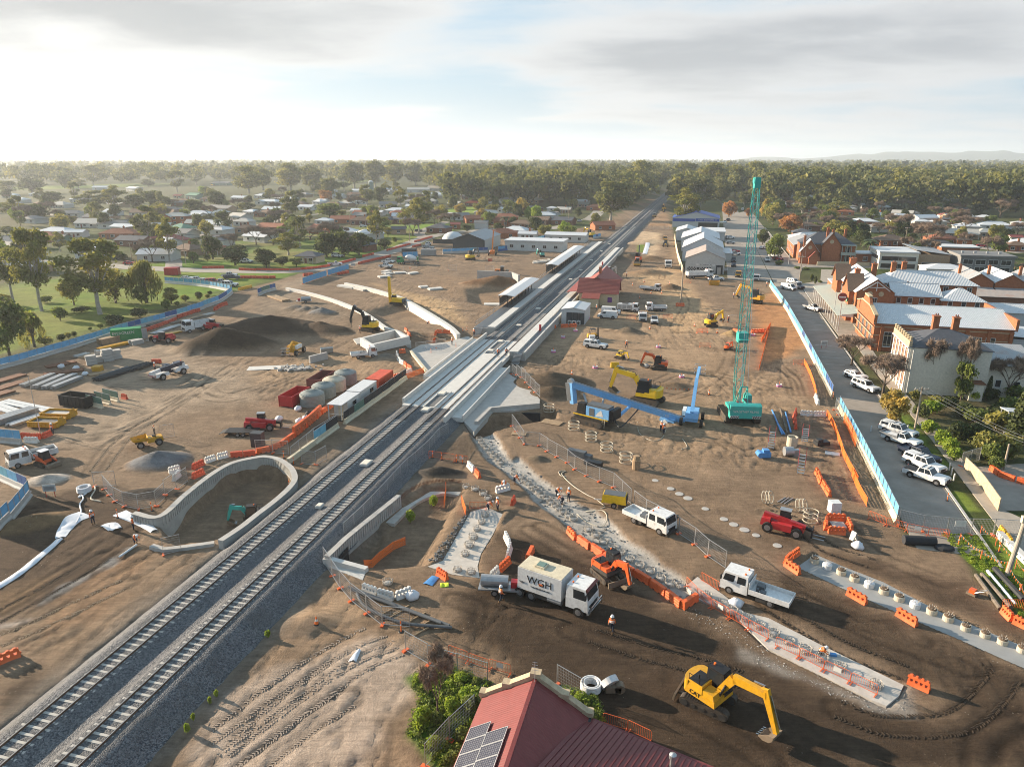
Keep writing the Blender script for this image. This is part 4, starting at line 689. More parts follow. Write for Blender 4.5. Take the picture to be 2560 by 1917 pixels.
def win_part(face,w_,d_,pos,z,ww,wh,m='window_dark',trim='trim_white',sill=True,name='window'):
 o={'S':(pos,-.03,z),'N':(pos,d_+.03,z),'W':(-.03,pos,z),'E':(w_+.03,pos,z)}[face];ax=face in 'SN'
 def bx(wd,ht,dep,dz=0.0):return MB().box((0,0,dz),(wd,dep,ht)if ax else(dep,wd,ht))
 fr_=MB()
 for q in(-1,1):fr_.box((q*(ww/2+.05),0,0)if ax else(0,q*(ww/2+.05),0),(.1,.12,wh+.2)if ax else(.12,.1,wh+.2));fr_.box((0,0,q*(wh/2+.05)),(ww,.12,.1)if ax else(.12,ww,.1))
 if ww>.9 and name=='window':fr_.box((0,0,0),(.06,.1,wh)if ax else(.1,.06,wh))
 kids=[P('frame',fr_,trim)]
 if sill:kids.append(P('sill',bx(ww+.3,.1,.26,-wh/2-.16),trim))
 return P(name,bx(ww,wh,.08),m,kids,loc=o)
def chimney(x,y,z,h=2.2,m='brick_red',w_=.7):return P('chimney',MB().box((x,y,z+h/2),(w_,w_,h)).box((x,y,z+h+.08),(w_+.22,w_+.22,.18)),m,[P('chimney_pot',MB().cyl((x-.15,y,z+h+.1),(x-.15,y,z+h+.6),.12,.1,8).cyl((x+.18,y,z+h+.1),(x+.18,y,z+h+.6),.12,.1,8),'terracotta')])
def building(name,s0,t0,Lt,Ls,h,wall,kind,roof,rise,label,wins=(),extra=(),ov=.4,cat='building',rz=None,loc=None,group=None,chim=()):
 gx=rise if kind=='gx' else 0;gy=rise if kind=='gy' else 0
 rp_=P('roof',roof_mesh(kind,Lt,Ls,h,rise,ov),roof,[chimney(*c)for c in chim])
 if kind=='hip' or kind[0]=='g':rp_.kids.append(P('ridge_cap',MB().bar(*({'gx':((Lt/2,-ov,h+rise+.12),(Lt/2,Ls+ov,h+rise+.12)),'gy':((-ov,Ls/2,h+rise+.12),(Lt+ov,Ls/2,h+rise+.12))}.get(kind)or(((Ls/2,Ls/2,h+rise+.12),(max(Lt-Ls/2,Ls/2+.2),Ls/2,h+rise+.12))if Lt>Ls else((Lt/2,Lt/2,h+rise+.12),(Lt/2,max(Ls-Lt/2,Lt/2+.2),h+rise+.12)))),.25,.06),roof))
 parts=[P('wall',wall_box(Lt,Ls,h-.01,max(0,gx-.02),max(0,gy-.02)),wall),rp_]
 for w_ in wins:parts.append(win_part(w_[0],Lt,Ls,*w_[1:5],**(w_[5]if len(w_)>5 else{})))
 parts+=list(extra);p=rail(s0,t0,0)if loc is None else loc
 return spawn(name,parts,p,-TA if rz is None else rz,label,cat,group)
def row(face,n,a,b,z,ww,wh,**kw):return[(face,a+(b-a)*i/max(1,n-1),z,ww,wh)if not kw else(face,a+(b-a)*i/max(1,n-1),z,ww,wh,kw)for i in range(n)]
# -- white two-storey building with ornate street front
par=MB()
par.box((-.1,5.4,8.75),(.5,11.0,1.0))
ex=[P('parapet',par,'stone',[P('urn',MB().lathe([(.16,0),(.3,.2),(.18,.4),(.34,.62),(.1,.8)],10),'stone',loc=(-.1,.3+i*1.46,9.25))for i in range(8)]),P('cornice',MB().box((-.2,5.4,8.1),(.55,11.1,.25)),'trim_white'),P('cornice',MB().box((-.2,5.4,4.25),(.5,11.1,.3)),'trim_white')]
for i in range(6):ex.append(P('pilaster',MB().box((-.1,.35+i*2.03,4.0),(.24,.5,7.9)),'trim_white'))
for i in range(5):
 for z in(2.2,6.2):ex.append(P('brick_panel',MB().box((-.04,1.37+i*2.03,z),(.08,1.4,3.0)),'brick_red'))
ex+=[P('downpipe',MB().cyl((.5,-.12,0),(.5,-.12,8),.08),'trim_white'),P('lean_to',MB().bb(9.5,11.5,-2.2,0,0,3.0),'render_white',[P('rusty_roof',MB().bb(9.3,11.7,-2.5,0,3.0,3.1),'rust')])]
building('two_storey_building',81.3,76.6,12.5,10.8,8.2,'render_white','hip','slate',2.3,'white two-storey building with ornate street front and slate roof',[('W',1.37+i*2.03,z,.95,2.2)for i in range(5)for z in(2.2,6.2)]+[('S',9.2,4.2,1.1,2.6)],ex,.2,chim=((5.0,6.4,9.3,3.2,'brick_red',1.0),(8.5,7.4,8.8,3.4,'brick_red',1.0)))
building('rear_wing',82.6,89.3,7.5,9.0,5.6,'render_white','sky','rib_grey',1.6,'lower pale rear wing joined behind the white two-storey building',[('S',4.8,2.2,.9,1.4),('S',2.0,2.4,.8,1.2)])
# -- long brick hall
ex=[P('parapet_gable',MB().add([(-.35,-.3,5.6),(-.35,18.3,5.6),(-.35,18.3,7.6),(-.35,13,8.6),(-.35,11,10.2),(-.35,7,10.2),(-.35,5,8.6),(-.35,-.3,7.6)]+[(.25,-.3,5.6),(.25,18.3,5.6),(.25,18.3,7.6),(.25,13,8.6),(.25,11,10.2),(.25,7,10.2),(.25,5,8.6),(.25,-.3,7.6)],[(7,6,5,4,3,2,1,0),(8,9,10,11,12,13,14,15)]+[(i,(i+1)%8,8+(i+1)%8,8+i)for i in range(8)]),'brick_red',[P('coping',MB().bar((-.05,4.8,8.8),(-.05,13.2,8.8),.8,.3).bar((-.05,6.8,10.35),(-.05,11.2,10.35),.8,.3).bar((-.05,-.4,7.7),(-.05,5,8.75),.8,.25).bar((-.05,18.4,7.7),(-.05,13,8.75),.8,.25),'stone')])]
for z in(1.5,3.4,5.2):ex.append(P('stone_band',MB().box((13,-.03,z),(26.2,.1,.16)).box((-.38,9,z),(.12,18.4,.16)),'stone'))
for i in range(7):ex.append(P('buttress',MB().box((1.5+i*4,-.22,2.7),(.6,.5,5.4)),'brick_red'))
ex.append(P('end_parapet',MB().box((26.2,9,6.9),(.5,18.6,2.4)),'brick_red'))
building('brick_hall',111.0,77.2,26,18,6.0,'brick_red','gy','rib_white',2.5,'long red brick hall with white iron roof and stepped street gable',[('S',2.8,2.6,1.4,3.0),('S',7.5,2.6,1.4,3.0),('S',19.5,2.4,1.6,3.2),('S',22.0,2.4,1.6,3.2),('S',24.6,2.2,.6,.7)]+row('W',4,3,15,3.2,1.5,3.6),ex,.3)
# -- corner hotel: gabled street front, long wings, verandah
building('hotel',138,78.2,8.5,30,8.0,'brick_red','gx','rib_white_y',3.2,'red brick hotel front with tall chimneys and gables along the street',row('W',7,3,27,2.3,1.2,2.2)+row('W',7,3,27,5.8,1.1,1.9)+[('S',4.2,5.8,1.0,1.5)],[P('street_gable',wall_box(3.0,7.5,8.0,gy=3.4),'brick_red',[P('gable_roof',roof_mesh('gy',3.0,7.5,8.0,3.5,.5),'roof_brown')],loc=(-1.2,y,0))for y in(2.5,20)]+[P('gable_truss',MB().bar((1.2,-.5,8.4),(4.25,-.5,10.6),.18).bar((7.3,-.5,8.4),(4.25,-.5,10.6),.18).bar((2.6,-.5,9.2),(5.9,-.5,9.2),.16).bar((4.25,-.5,8.4),(4.25,-.5,10.5),.16),'trim_white'),P('roundel',MB().cyl((3.0,-.12,7.6),(3.0,0,7.6),.6,n=16).cyl((5.5,-.12,7.6),(5.5,0,7.6),.6,n=16),'stone'),P('stone_band',MB().box((4.2,-.05,4.2),(8.7,.1,.2)).box((-.05,15,4.2),(.1,30.2,.2)),'stone')],.4,chim=((1.5,10,8.4,3.6,'brick_red',1.2),(3.5,28,9.5,3,'brick_red',1.6),(6.8,17,8.6,4,'brick_red',1.2)))
building('hotel_wing',154,87.0,22.5,9,8.2,'brick_red','hip','rib_white',2.6,'long upper hotel wing of red brick with tall sash windows',row('S',8,1.8,20.8,6.6,.95,1.8)+row('S',6,3,20,1.8,.95,1.7),[P('downpipe',MB().cyl((x,-.12,0),(x,-.12,7),.07),'trim_white')for x in(6,17.5)],.5,chim=((3.5,5,9.0,3.6,'brick_red',1.1),(6.4,6.5,8.6,4.0,'brick_red',1.1),(6.2,-.4,5,3,'brick_red',.7)))
building('hotel_wing',140.2,86.9,10.5,8.5,7.2,'brick_red','gy','rib_white',2.4,'lower hotel wing with white roof joined to the street gable',row('S',4,1.4,9,6.0,.85,1.2),(),.4);building('hotel_wing',138.6,97.6,9,8,6.8,'brick_red','hip','rib_white',2.2,'hipped white roofed end block of the lower hotel wing',row('S',3,1.6,7.4,5.8,.85,1.2),(),.5)
vr=[P('canopy_roof',MB().add([(0,0,3.5),(5.2,0,4.4),(5.2,42,4.4),(0,42,3.5),(0,0,3.38),(5.2,0,4.28),(5.2,42,4.28),(0,42,3.38)],[(0,1,2,3),(7,6,5,4),(0,4,5,1),(1,5,6,2),(2,6,7,3),(3,7,4,0)]),'verandah')]+[P('post',MB().cyl((.25,1+i*3.3,0),(.25,1+i*3.3,3.45),.09,n=8),'trim_white')for i in range(13)]+[P('fascia_sign',MB().box((2.2,-.05,3.6),(2.6,.08,.6)),'trim_white')]
spawn('street_verandah',vr,rail(129.5,73.0),-TA,'long pale green verandah roof on white posts along the hotel footpath','verandah')
pole=[P('pole',MB().cyl((0,0,0),(0,0,8.2),.11,.09,8),'galv'),P('round_sign',MB().cyl((-.12,0,8.4),(.12,0,8.4),1.0,n=20),'roof_red',[P('sign_bar',MB().box((-.14,0,8.4),(.04,1.5,.35)),'trim_white')])]
spawn('pole_sign',pole,rail(127,73.1),-TA+PI/2,'round red sign on a tall pole at the hotel verandah','sign');spawn('roof_sign',[P('board',MB().box((0,0,.5),(.12,2.6,1.0)),'green_paint',[P('panel',MB().box((-.08,0,.5),(.05,2.2,.5)),'trim_white')]),P('leg',MB().cyl((0,-1,-.9),(0,-1,0),.04,n=6),'galv'),P('leg',MB().cyl((0,1,-.9),(0,1,0),.04,n=6),'galv')],rail(141,76.6,5.0),-TA,'green and white signboard standing on the verandah roof','sign')
building('corner_shop',176,79.0,10,9,3.6,'brick_red','flat','roof_white',.3,'low flat roofed red brick shop at the hotel corner',row('W',3,2,7,1.6,1.4,1.6)+[('S',3,1.6,1.2,1.4)],(),.1)
# -- turreted brick house beyond the cross street
ex=[P('front_gable',wall_box(6.5,3.5,7.6,gx=4.2),'brick_red',[P('gable_roof',roof_mesh('gx',6.5,3.5,7.6,4.3,.4),'slate'),P('gable_ring',MB().cyl((3.25,-.12,8.6),(3.25,0,8.6),.75,n=16),'stone')],loc=(7.2,-2.6,0)),P('west_gable',wall_box(6.5,4,5.0,gx=4.2),'brick_red',[P('gable_roof',roof_mesh('gx',6.5,4,5.0,4.3,.4),'rib_white_y'),P('gable_ring',MB().cyl((3.25,-.12,6.3),(3.25,0,6.3),.7,n=16),'stone')],loc=(-.5,-3.6,0)),P('porch',wall_box(4,3,2.6,gx=2.4),'brick_red',[P('porch_roof',roof_mesh('gx',4,3,2.6,2.5,.3),'rib_red_y')],loc=(2.5,-5.6,0)),P('balcony',MB().bb(14.2,19.5,-2.6,0,3.6,3.8).bb(14.2,19.5,-2.6,0,7.2,7.4),'verandah',[P('column',MB().cyl((14.5+i*1.6,-2.4,0),(14.5+i*1.6,-2.4,7.2),.13,n=8),'verandah')for i in range(4)]+[P('balustrade',MB().box((16.8,-2.45,4.25),(5.2,.08,.9)),'verandah')])]
building('brick_house',250,78.5,19.5,13,7.4,'brick_red','hip','slate',4.0,'ornate red brick house with slate roof, gables and arched balcony',row('S',2,8.6,11.6,2.3,1.1,2.0)+[('S',16.8,5.4,1.4,2.0),('S',16.8,1.8,1.4,2.2),('S',3.2,2.0,1.2,1.8),('W',5,2.5,1.4,2.0)],ex,.4,chim=((9.5,3.5,9,4.2,'brick_red',.9),(11.2,2.2,8.5,4,'brick_red',.9),(16,4.5,9,3.6,'brick_red',.9),(.6,-2.8,6,4.5,'brick_red',.8)))
building('brick_wing',264,77.5,13,26,5.2,'brick_red','gx','rib_grey',2.2,'long brick wing with grey iron roof behind the ornate brick house',row('W',5,3,23,2.4,1.2,2.0));building('brick_wing',252,98.4,9,8,3.8,'brick_red','flat','roof_white',.3,'flat roofed brick wing beside the arched balcony',[('S',4,2,1.5,1.4)])
one('garden_wall',MB().sweep(rp([(243.6,84),(246,96),(246,103)]),[(-.15,0),(.15,0),(.15,1.4),(-.15,1.4)]),'render_cream','low cream garden wall in front of the ornate brick house','wall')
# -- shops and units behind the hotel
building('shop_block',239,104.5,13,17,6.0,'render_white','flat','roof_white',.4,'white flat roofed shop block with dark ribbon window',[('S',6.5,4.0,11.5,1.5,dict(sill=False)),('S',6.5,1.3,11.5,1.6,dict(sill=False)),('W',8,4,12,1.4,dict(sill=False))],[P('fascia',MB().box((6.5,-.08,2.7),(13,.15,.7)),'trim_white')],.3)
building('grey_shop',243,118,11,22,5.4,'brick_tan','skx','rib_grey',1.4,'shop with sloping grey iron roof beside the white shop block',[('S',5,1.6,6,1.6)]);building('market_tent',222,116,13,9,3.0,'roof_white','hip','roof_white',1.2,'white pleated awnings in the yard behind the hotel',())
building('flat_units',238,131,17,14,5.6,'roof_grey','flat','roof_grey',.5,'grey two-storey units with flat roof and dark balconies',[('S',2.4+i*4,3.8,3.0,1.6)for i in range(4)]+[('S',2.4+i*4,1.2,3.0,1.6)for i in range(4)],[P('roof_vent',MB().box((2+i*4,6,6.6),(.8,.8,.8)),'galv')for i in range(4)],.5);building('brick_shop',282,137,14,10,4,'brick_red','flat','roof_white',.3,'red brick shop with white flat roof behind the grey units',row('S',3,3,11,1.7,1.6,1.3))
for nm,t0,w_,rm,lab in(('gabled_shop',116.5,7.5,'rib_grey','brick shop with grey gabled roof and skillion verandah'),('gabled_shop',124.4,8.0,'rib_white','brick shop with white gabled roof next to the grey gabled one'),('gabled_shop',132.8,8,'rib_grey','brick shop with grey roof at the end of the gabled row')):
 building(nm,185,t0,w_,16,4.6,'brick_red','gx',rm,2.4,lab,row('S',2,2,w_-2,1.5,1.0,1.4),[P('back_verandah',MB().add([(0,-3,2.4),(w_,-3,2.4),(w_,0,3.1),(0,0,3.1),(0,-3,2.3),(w_,-3,2.3),(w_,0,3.0),(0,0,3.0)],[(0,1,2,3),(7,6,5,4),(0,4,5,1),(1,5,6,2),(2,6,7,3),(3,7,4,0)]),'rib_grey')],chim=((1.2,10,5.5,2.4),))
building('rusty_shed',170,114,22,6,2.8,'brick_dark','sky','rib_rust',.9,'long low shed with rusty iron roof behind the hotel wings',());building('long_shed',141,108,26,8,4,'shed_white','gy','rib_white',1.4,'long white roofed shed beyond the brick hall',());building('yard_shed',118,106,10,12,2.6,'shed_white','skx','rib_white',.6,'white lean-to roof beside the brick hall end',())
# -- iron sheds on the railway side of the street
ex=[P('sign_board',MB().box((7.0,-.05,3.0),(6.5,.08,.7)),'trim_white',[P('lettering',text_mesh('MECHANICAL',.75,'navy'),loc=(7.0,-.11,3.0),rz=FACE['-y'])])]
ck=MB()
for i in range(18):
 for j in range(3):
  if(i+j)%2:ck.box((1.0+i*.45,-.03,1.1+j*.42),(.45,.06,.42))
ex.append(P('checker_panel',ck,'black'));ex.append(P('roller_door',MB().box((11.8,-.04,1.5),(2.4,.08,3.0)),'shed_dark'))
building('workshop_shed',212,35.5,13.5,19,5.2,'rib_shed','gx','rib_rust',2.8,'corrugated workshop shed with rusty gabled roof and mechanical sign',[('S',4.5,1.6,.9,.9)],ex,.3);one('toilet_block',MB().box((0,0,1.15),(1.2,1.2,2.3)).box((0,0,2.36),(1.3,1.3,.16)),'silver','grey portable toilet beside the workshop shed wall','toilet',loc=rail(210.5,47.2),rz=-TA)
building('iron_shed',243,33.5,15.5,24,5.4,'rib_white','gx','rib_white_y',3.8,'big white corrugated shed behind the workshop',[],[P('side_annexe',MB().bb(15.6,19,2,20,-.2,3.2),'rib_shed',[P('annexe_roof',MB().bb(15.5,19.3,1.8,20.2,3.2,3.32),'rib_white')]),P('awning',MB().add([(3,-5,3.2),(6,-5,3.2),(4.5,-4,4.4),(3,-2,3.2),(6,-2,3.2)],[(0,1,2),(1,4,2),(4,3,2),(3,0,2)]),'roof_red')],.3)
building('iron_shed',274,32,16,26,5.8,'shed_white','gx','rib_white_y',2.8,'white shed with brown gable peak and two small windows',row('S',2,4.5,9.5,4,.8,1.6),[P('brown_gable',MB().add([(4.2,-.34,5.9),(11.8,-.34,5.9),(8,-.34,8.3)],[(0,1,2)]),'brick_red')],.3);building('iron_shed',318,28,10,20,4.6,'shed_white','gx','rib_white_y',1.6,'small white shed before the blue shop',[('S',6,2,1.2,.9)]);building('flat_store',322,39.5,12,22,4,'shed_white','flat','rib_white',.4,'flat white store with brown edged roof by the blue shop',())
ex=[P('sign_band',MB().box((20,-.1,4.4),(13.5,.2,1.6)),'blue_shop',[P('lettering',text_mesh('TYRES & BATTERIES 10',1.05,'trim_white'),loc=(20,-.24,4.4),rz=FACE['-y'])]),P('side_band',MB().box((6.5,-.08,4.2),(13,.16,1.6)),'blue_shop'),P('shop_window',MB().box((20.5,-.06,1.6),(11,.1,2.6)),'window_dark'),P('awning',MB().bb(26.9,31,1,9,3.0,3.15),'trim_white',[P('awning_post',MB().cyl((30.8,1.2,0),(30.8,1.2,3),.08),'trim_white')])]
building('blue_shop',392,23,27,26,5.4,'shed_white','gx','blue_shop',3.4,'big shop with bright blue gabled roof and blue sign band',[],ex,.3)
one('cream_fence',MB().sweep(rp([(212,34.6),(250,31.6),(300,28.5),(330,27)]),[(-.06,0),(.06,0),(.06,2.3),(-.06,2.3)]),'cream_paint','cream sheet fence along the haul road beside the sheds','fence')
# -- old station building and equipment room
ex=[P('cross_gable',wall_box(10.5,5.5,4.0,gx=0,gy=3.0),'render_cream',[P('gable_roof',roof_mesh('gy',10.5,5.5,4.0,3.0,.6),'rib_red_y')],loc=(0,-3,0)),P('side_porch',wall_box(4.2,2.6,2.4),'render_cream',[P('porch_roof',roof_mesh('sky',4.2,2.6,2.4,1.2,.4),'rib_red_y')],loc=(1.5,-6.0,0)),P('platform_awning',MB().add([(-.5,-3,3.9),(-3.6,-3,3.4),(-3.6,22,3.4),(-.5,22,3.9),(-.5,-3,3.8),(-3.6,-3,3.3),(-3.6,22,3.3),(-.5,22,3.8)],[(3,2,1,0),(4,5,6,7),(0,1,5,4),(1,2,6,5),(2,3,7,6),(3,0,4,7)]),'roof_red'),P('noticeboard',MB().box((8.6,-3.06,1.7),(1.2,.08,1.4)),mat('purple_board',(.16,.04,.22)))]
building('station_building',147.5,8.4,9.0,20,4.2,'render_cream','gx','rib_red_y',3.4,'cream station building with red iron gabled roofs beside the platform',[('E',4,2.2,1.1,1.7),('E',9,2.2,1.1,1.7),('E',14,2.2,1.1,1.7)],ex,.6,chim=((4.5,6,6.8,2.4),))
ex=[P('door',MB().box((2.0+i*1.5,-.05,1.5),(1.45,.1,2.9)),'shed_dark')for i in range(3)]+[P('air_conditioner',MB().box((2.2+i*1.1,-.45,.55),(.9,.6,.9)),'trim_white',[P('fan',MB().cyl((2.2+i*1.1,-.77,.55),(2.2+i*1.1,-.74,.55),.33,n=12),'black')])for i in range(3)]
building('equipment_room',119.5,8.2,5.8,9,3.6,'shed_white','gx','roof_white',.5,'white equipment room with dark doors and air conditioners by the platform',[],ex,.15)
# -- big dark shed and units in the middle distance
building('dark_shed',251.3,-66.2,14.6,26,5.0,'rib_dark','gx','rib_grey',2.6,'large charcoal shed with pale gabled roof behind the compound',[],[P('sliding_door',MB().box((7.3,-.06,1.9),(5,.1,3.8)),'shed_dark'),P('pale_side',MB().bb(14.62,14.75,.3,25.8,0,4.9),'rib_shed')],.4)
ds=MB().lathe([(5.5,0),(5.3,1.6),(4.2,3.2),(2.4,4.3),(0,4.7)],18);one('dome_tent',ds,'roof_white','white rounded shelter tent beside the charcoal shed','tent',loc=g('A2',1700,770),smooth=True)
one('site_fence',MB().box((0,0,1),(14,.2,2)),'shed_dark','black screen fence below the white shelter tent','fence',loc=g('A2',1650,790),rz=-.1);building('site_units',258,-44,26,12,4.2,'weatherboard','flat','roof_white',.3,'row of white portable units behind the charcoal shed',row('S',5,3,23,2,1.5,1.2));building('site_units',296,-34,20,10,3.4,'weatherboard','gy','roof_white',1,'white portable office beside the gravel road',row('S',4,3,17,1.8,1.4,1.1))
# -- red roofed building nearest the camera
rb=building('red_roof_building',0,0,7.0,24,4.5,'brick_red','gx','rib_maroon_y',2.2,'building with maroon iron roof, stone gable coping and solar panels',[],[],.12,rz=-TA,loc=rail(-13.0-24,28.4,0))
cop=MB()
for a,b in(((-.3,24.05,4.5),(3.5,24.05,6.95)),((7.3,24.05,4.5),(3.5,24.05,6.95))):cop.bar(a,b,.5,.34)
for x,z in((.0,4.75),(3.5,7.05),(7.0,4.75),(5.4,5.85),(1.6,5.85)):cop.box((x,24.05,z),(.7,.58,.34))
link('gable_coping',cop.mesh('gable_coping','stone'),parent=rb);link('gable_wall',MB().add([(.0,23.8,4.3),(7.0,23.8,4.3),(3.5,23.8,6.85),(.0,24.2,4.3),(7.0,24.2,4.3),(3.5,24.2,6.85)],[(0,1,2),(5,4,3),(0,2,5,3),(1,4,5,2)]).mesh('gable_wall','brick_red'),parent=rb)
gut=link('gutter',MB().bb(6.98,7.28,0,24,4.38,4.56).mesh('gutter','shed_dark'),parent=rb)
sl=math.atan2(2.2,3.5)
def on_west(x,y,dz):return(x,y,4.5+2.2*x/3.5+.13+dz)
for i,(x,y)in enumerate([(.72+1.37*c_,20.2-1.12*r_+(.15 if c_ else 0))for r_ in range(8)for c_ in(0,1)if r_ or not c_]):
 o=link('solar_panel',MB().box((0,0,0),(1.6,1.06,.05)).mesh('solar_panel','panel_solar'),on_west(x,y,.12),(0,-sl,0),rb);f=MB()
 for q in(-1,1):f.box((q*.8,0,.01),(.04,1.08,.07)).box((0,q*.53,.01),(1.62,.04,.07))
 for q in range(1,10):f.box((-.8+q*.16,0,.03),(.008,1.02,.006))
 for q in range(1,6):f.box((0,-.53+q*.177,.03),(1.56,.008,.006))
 link('panel_frame',f.mesh('panel_frame','galv'),parent=o)
link('vent_pipe',MB().cyl((5.2,16.6,5.2),(5.2,16.6,6.6),.11).lathe([(.2,0),(.2,.2),(.05,.32)],12,(5.2,16.6,6.55)).mesh('vent_pipe','galv'),parent=rb)
aer=MB().cyl((3.55,23.5,6.8),(3.55,23.5,8.4),.025,n=6)
for i in range(4):aer.bar((3.3+.03*i,23.5,7.75+i*.2),(3.8-.03*i,23.5,7.75+i*.2),.02)
link('aerial',aer.mesh('aerial','galv'),parent=rb)
EA,EB=g('D3',648,1226,4.45),g('D3',1900,1732,4.45);ed=(EB-EA).normalized();en=Vector((ed.y,-ed.x,0));L_=(EB-EA).length
w2=link('red_roof_wing',None,EA,math.atan2(ed.y,ed.x));tag(w2,'maroon ribbed iron roof of the lower wing beside the gabled red roof','building')
ro_=link('roof',MB().add([(-.2,0,0),(L_,0,0),(L_,-9,2.4),(-.2,-9,2.4),(-.2,0,-.1),(L_,0,-.1),(L_,-9,2.3),(-.2,-9,2.3)],[(3,2,1,0),(4,5,6,7),(0,1,5,4),(1,2,6,5),(3,0,4,7)]).mesh('roof','roof_maroon'),parent=w2);rm_=MB().bar((0,-.02,.03),(0,-8.9,2.40),.05,.07).mesh('roof_rib','roof_maroon')
for i in range(int(L_/.34)):link('roof_rib',rm_,(.1+i*.34,0,0),0,ro_)
link('gutter',MB().bar((-.2,.08,-.06),(L_,.08,-.06),.14,.12).mesh('gutter','roof_maroon'),parent=w2);link('wall',MB().bb(.3,L_-.3,-8.7,-.35,-4.4,-.15).mesh('wall','brick_red'),parent=w2)
fq=g('D3',1383,1610,5.2)-EA;link('flue',MB().cyl((0,0,-.6),(0,0,.4),.15).lathe([(.22,.3),(.22,.55),(.05,.66)],12).mesh('flue','galv'),(fq.dot(ed),-fq.dot(en),.75),0,w2)
# -- houses in the town
HW={'w':'weatherboard','b':'brick_dark','t':'brick_tan','c':'render_cream','r':'brick_red','g':'shed_green','h':'shed_white'};HR={'w':'roof_white','p':'roof_pale','t':'terracotta','n':'roof_brown','g':'roof_grey','s':'slate','e':'roof_green','r':'roof_red'}
HRN={'w':'white','p':'pale','t':'terracotta tiled','n':'brown tiled','g':'grey','s':'slate grey','e':'green','r':'red'};HWN={'w':'white boards','b':'dark brick','t':'tan brick','c':'cream walls','r':'red brick','g':'green sheet walls','h':'pale sheet walls'}
HOUSES='A1 1220 595 200 nw g 2;A1 790 655 300 pw g;A1 1060 690 260 ww g;A1 1010 750 300 tr h;A1 1190 715 200 nb h;A1 1510 700 200 ew h;A1 1510 632 200 pr h 2;A1 1700 655 210 pt g;A1 1410 810 300 rc h;A1 1560 895 230 nt h;A1 1800 885 200 tt h;A1 490 485 150 pw h;A1 600 565 180 gw h;A1 110 840 230 gg g;A1 510 800 110 gg g;A1 1880 515 270 gt g;A1 2020 595 180 pw g;A1 1660 580 140 ww g;A1 1560 455 160 nb h;A1 1650 405 150 eg g;A1 1530 402 70 rc g;A1 860 328 130 wh g;A1 1130 338 150 wh g;A1 300 385 90 ww h;A1 80 395 100 ww h;A1 1900 290 170 gg g;A1 2140 548 130 ww h;A1 2110 705 170 nt h;A1 1450 560 150 nb h;A1 640 740 150 ww g;A1 2080 640 150 pw h;A1 330 470 120 nb h;A1 700 440 130 gw h;A1 950 450 140 ww h;A1 2050 420 140 ww g;A1 1800 430 150 nt h;A1 220 560 150 nb h;A2 430 960 200 sc h;A2 575 630 140 ww h;A2 905 630 200 nb h;A2 1200 620 160 sb h;A2 1330 610 130 sb h;A2 1230 712 120 st g;A2 880 540 130 ww g;A2 1040 552 100 ww g;A2 1140 480 150 gw g;A2 1340 498 110 ww g;A2 240 428 210 ww h;A2 90 455 200 ww h;A2 330 480 190 nb h;A2 560 445 90 ww g;A2 420 505 130 ww g;A2 640 490 200 nt h;A2 870 362 110 wh g;A2 1160 350 130 wh g;A2 1400 350 190 ph g;A2 1530 335 120 ph g;A2 1530 400 190 wh g;A2 1640 385 80 sh g;A2 2020 470 210 ww h;A2 2150 525 130 ww h;A2 1870 468 140 rb h;A2 1940 665 110 gh g;A2 1720 665 55 rr g;A2 760 470 120 pt h;A2 1500 450 110 pw h;A2 1700 470 110 ww g;A2 20 400 100 ww h;A2 400 390 100 gt h;A2 800 400 90 nt h;A2 60 560 140 nb h;A3 70 660 190 nb h;A3 130 755 150 ww g;A3 330 570 110 gw g;A3 440 530 120 pt g;A3 610 480 100 pt g;A3 505 365 130 wh h;A3 340 515 80 ww h;A3 40 470 110 ww h;A3 150 430 110 pt h;A4 830 640 220 wr h;A4 400 650 130 nt h;A4 970 570 80 ww h;A4 1330 640 130 ww h;A4 1000 505 120 ww h;A4 1690 530 110 sw h;A4 1550 580 100 rw h;A4 1090 815 250 nr h;A4 1690 810 110 nr h;A4 1670 750 250 pt g;A4 2150 860 160 nr h;A4 2170 655 100 ww h;A4 2140 785 90 rw g;A4 1900 740 170 pt h;A4 1480 640 110 ww h;A4 620 600 110 nt h;A4 1860 600 120 ww h;A4 150 480 140 wr g;A4 700 520 110 ww h;A4 1250 560 100 gw h'
rdh=random.Random(5)
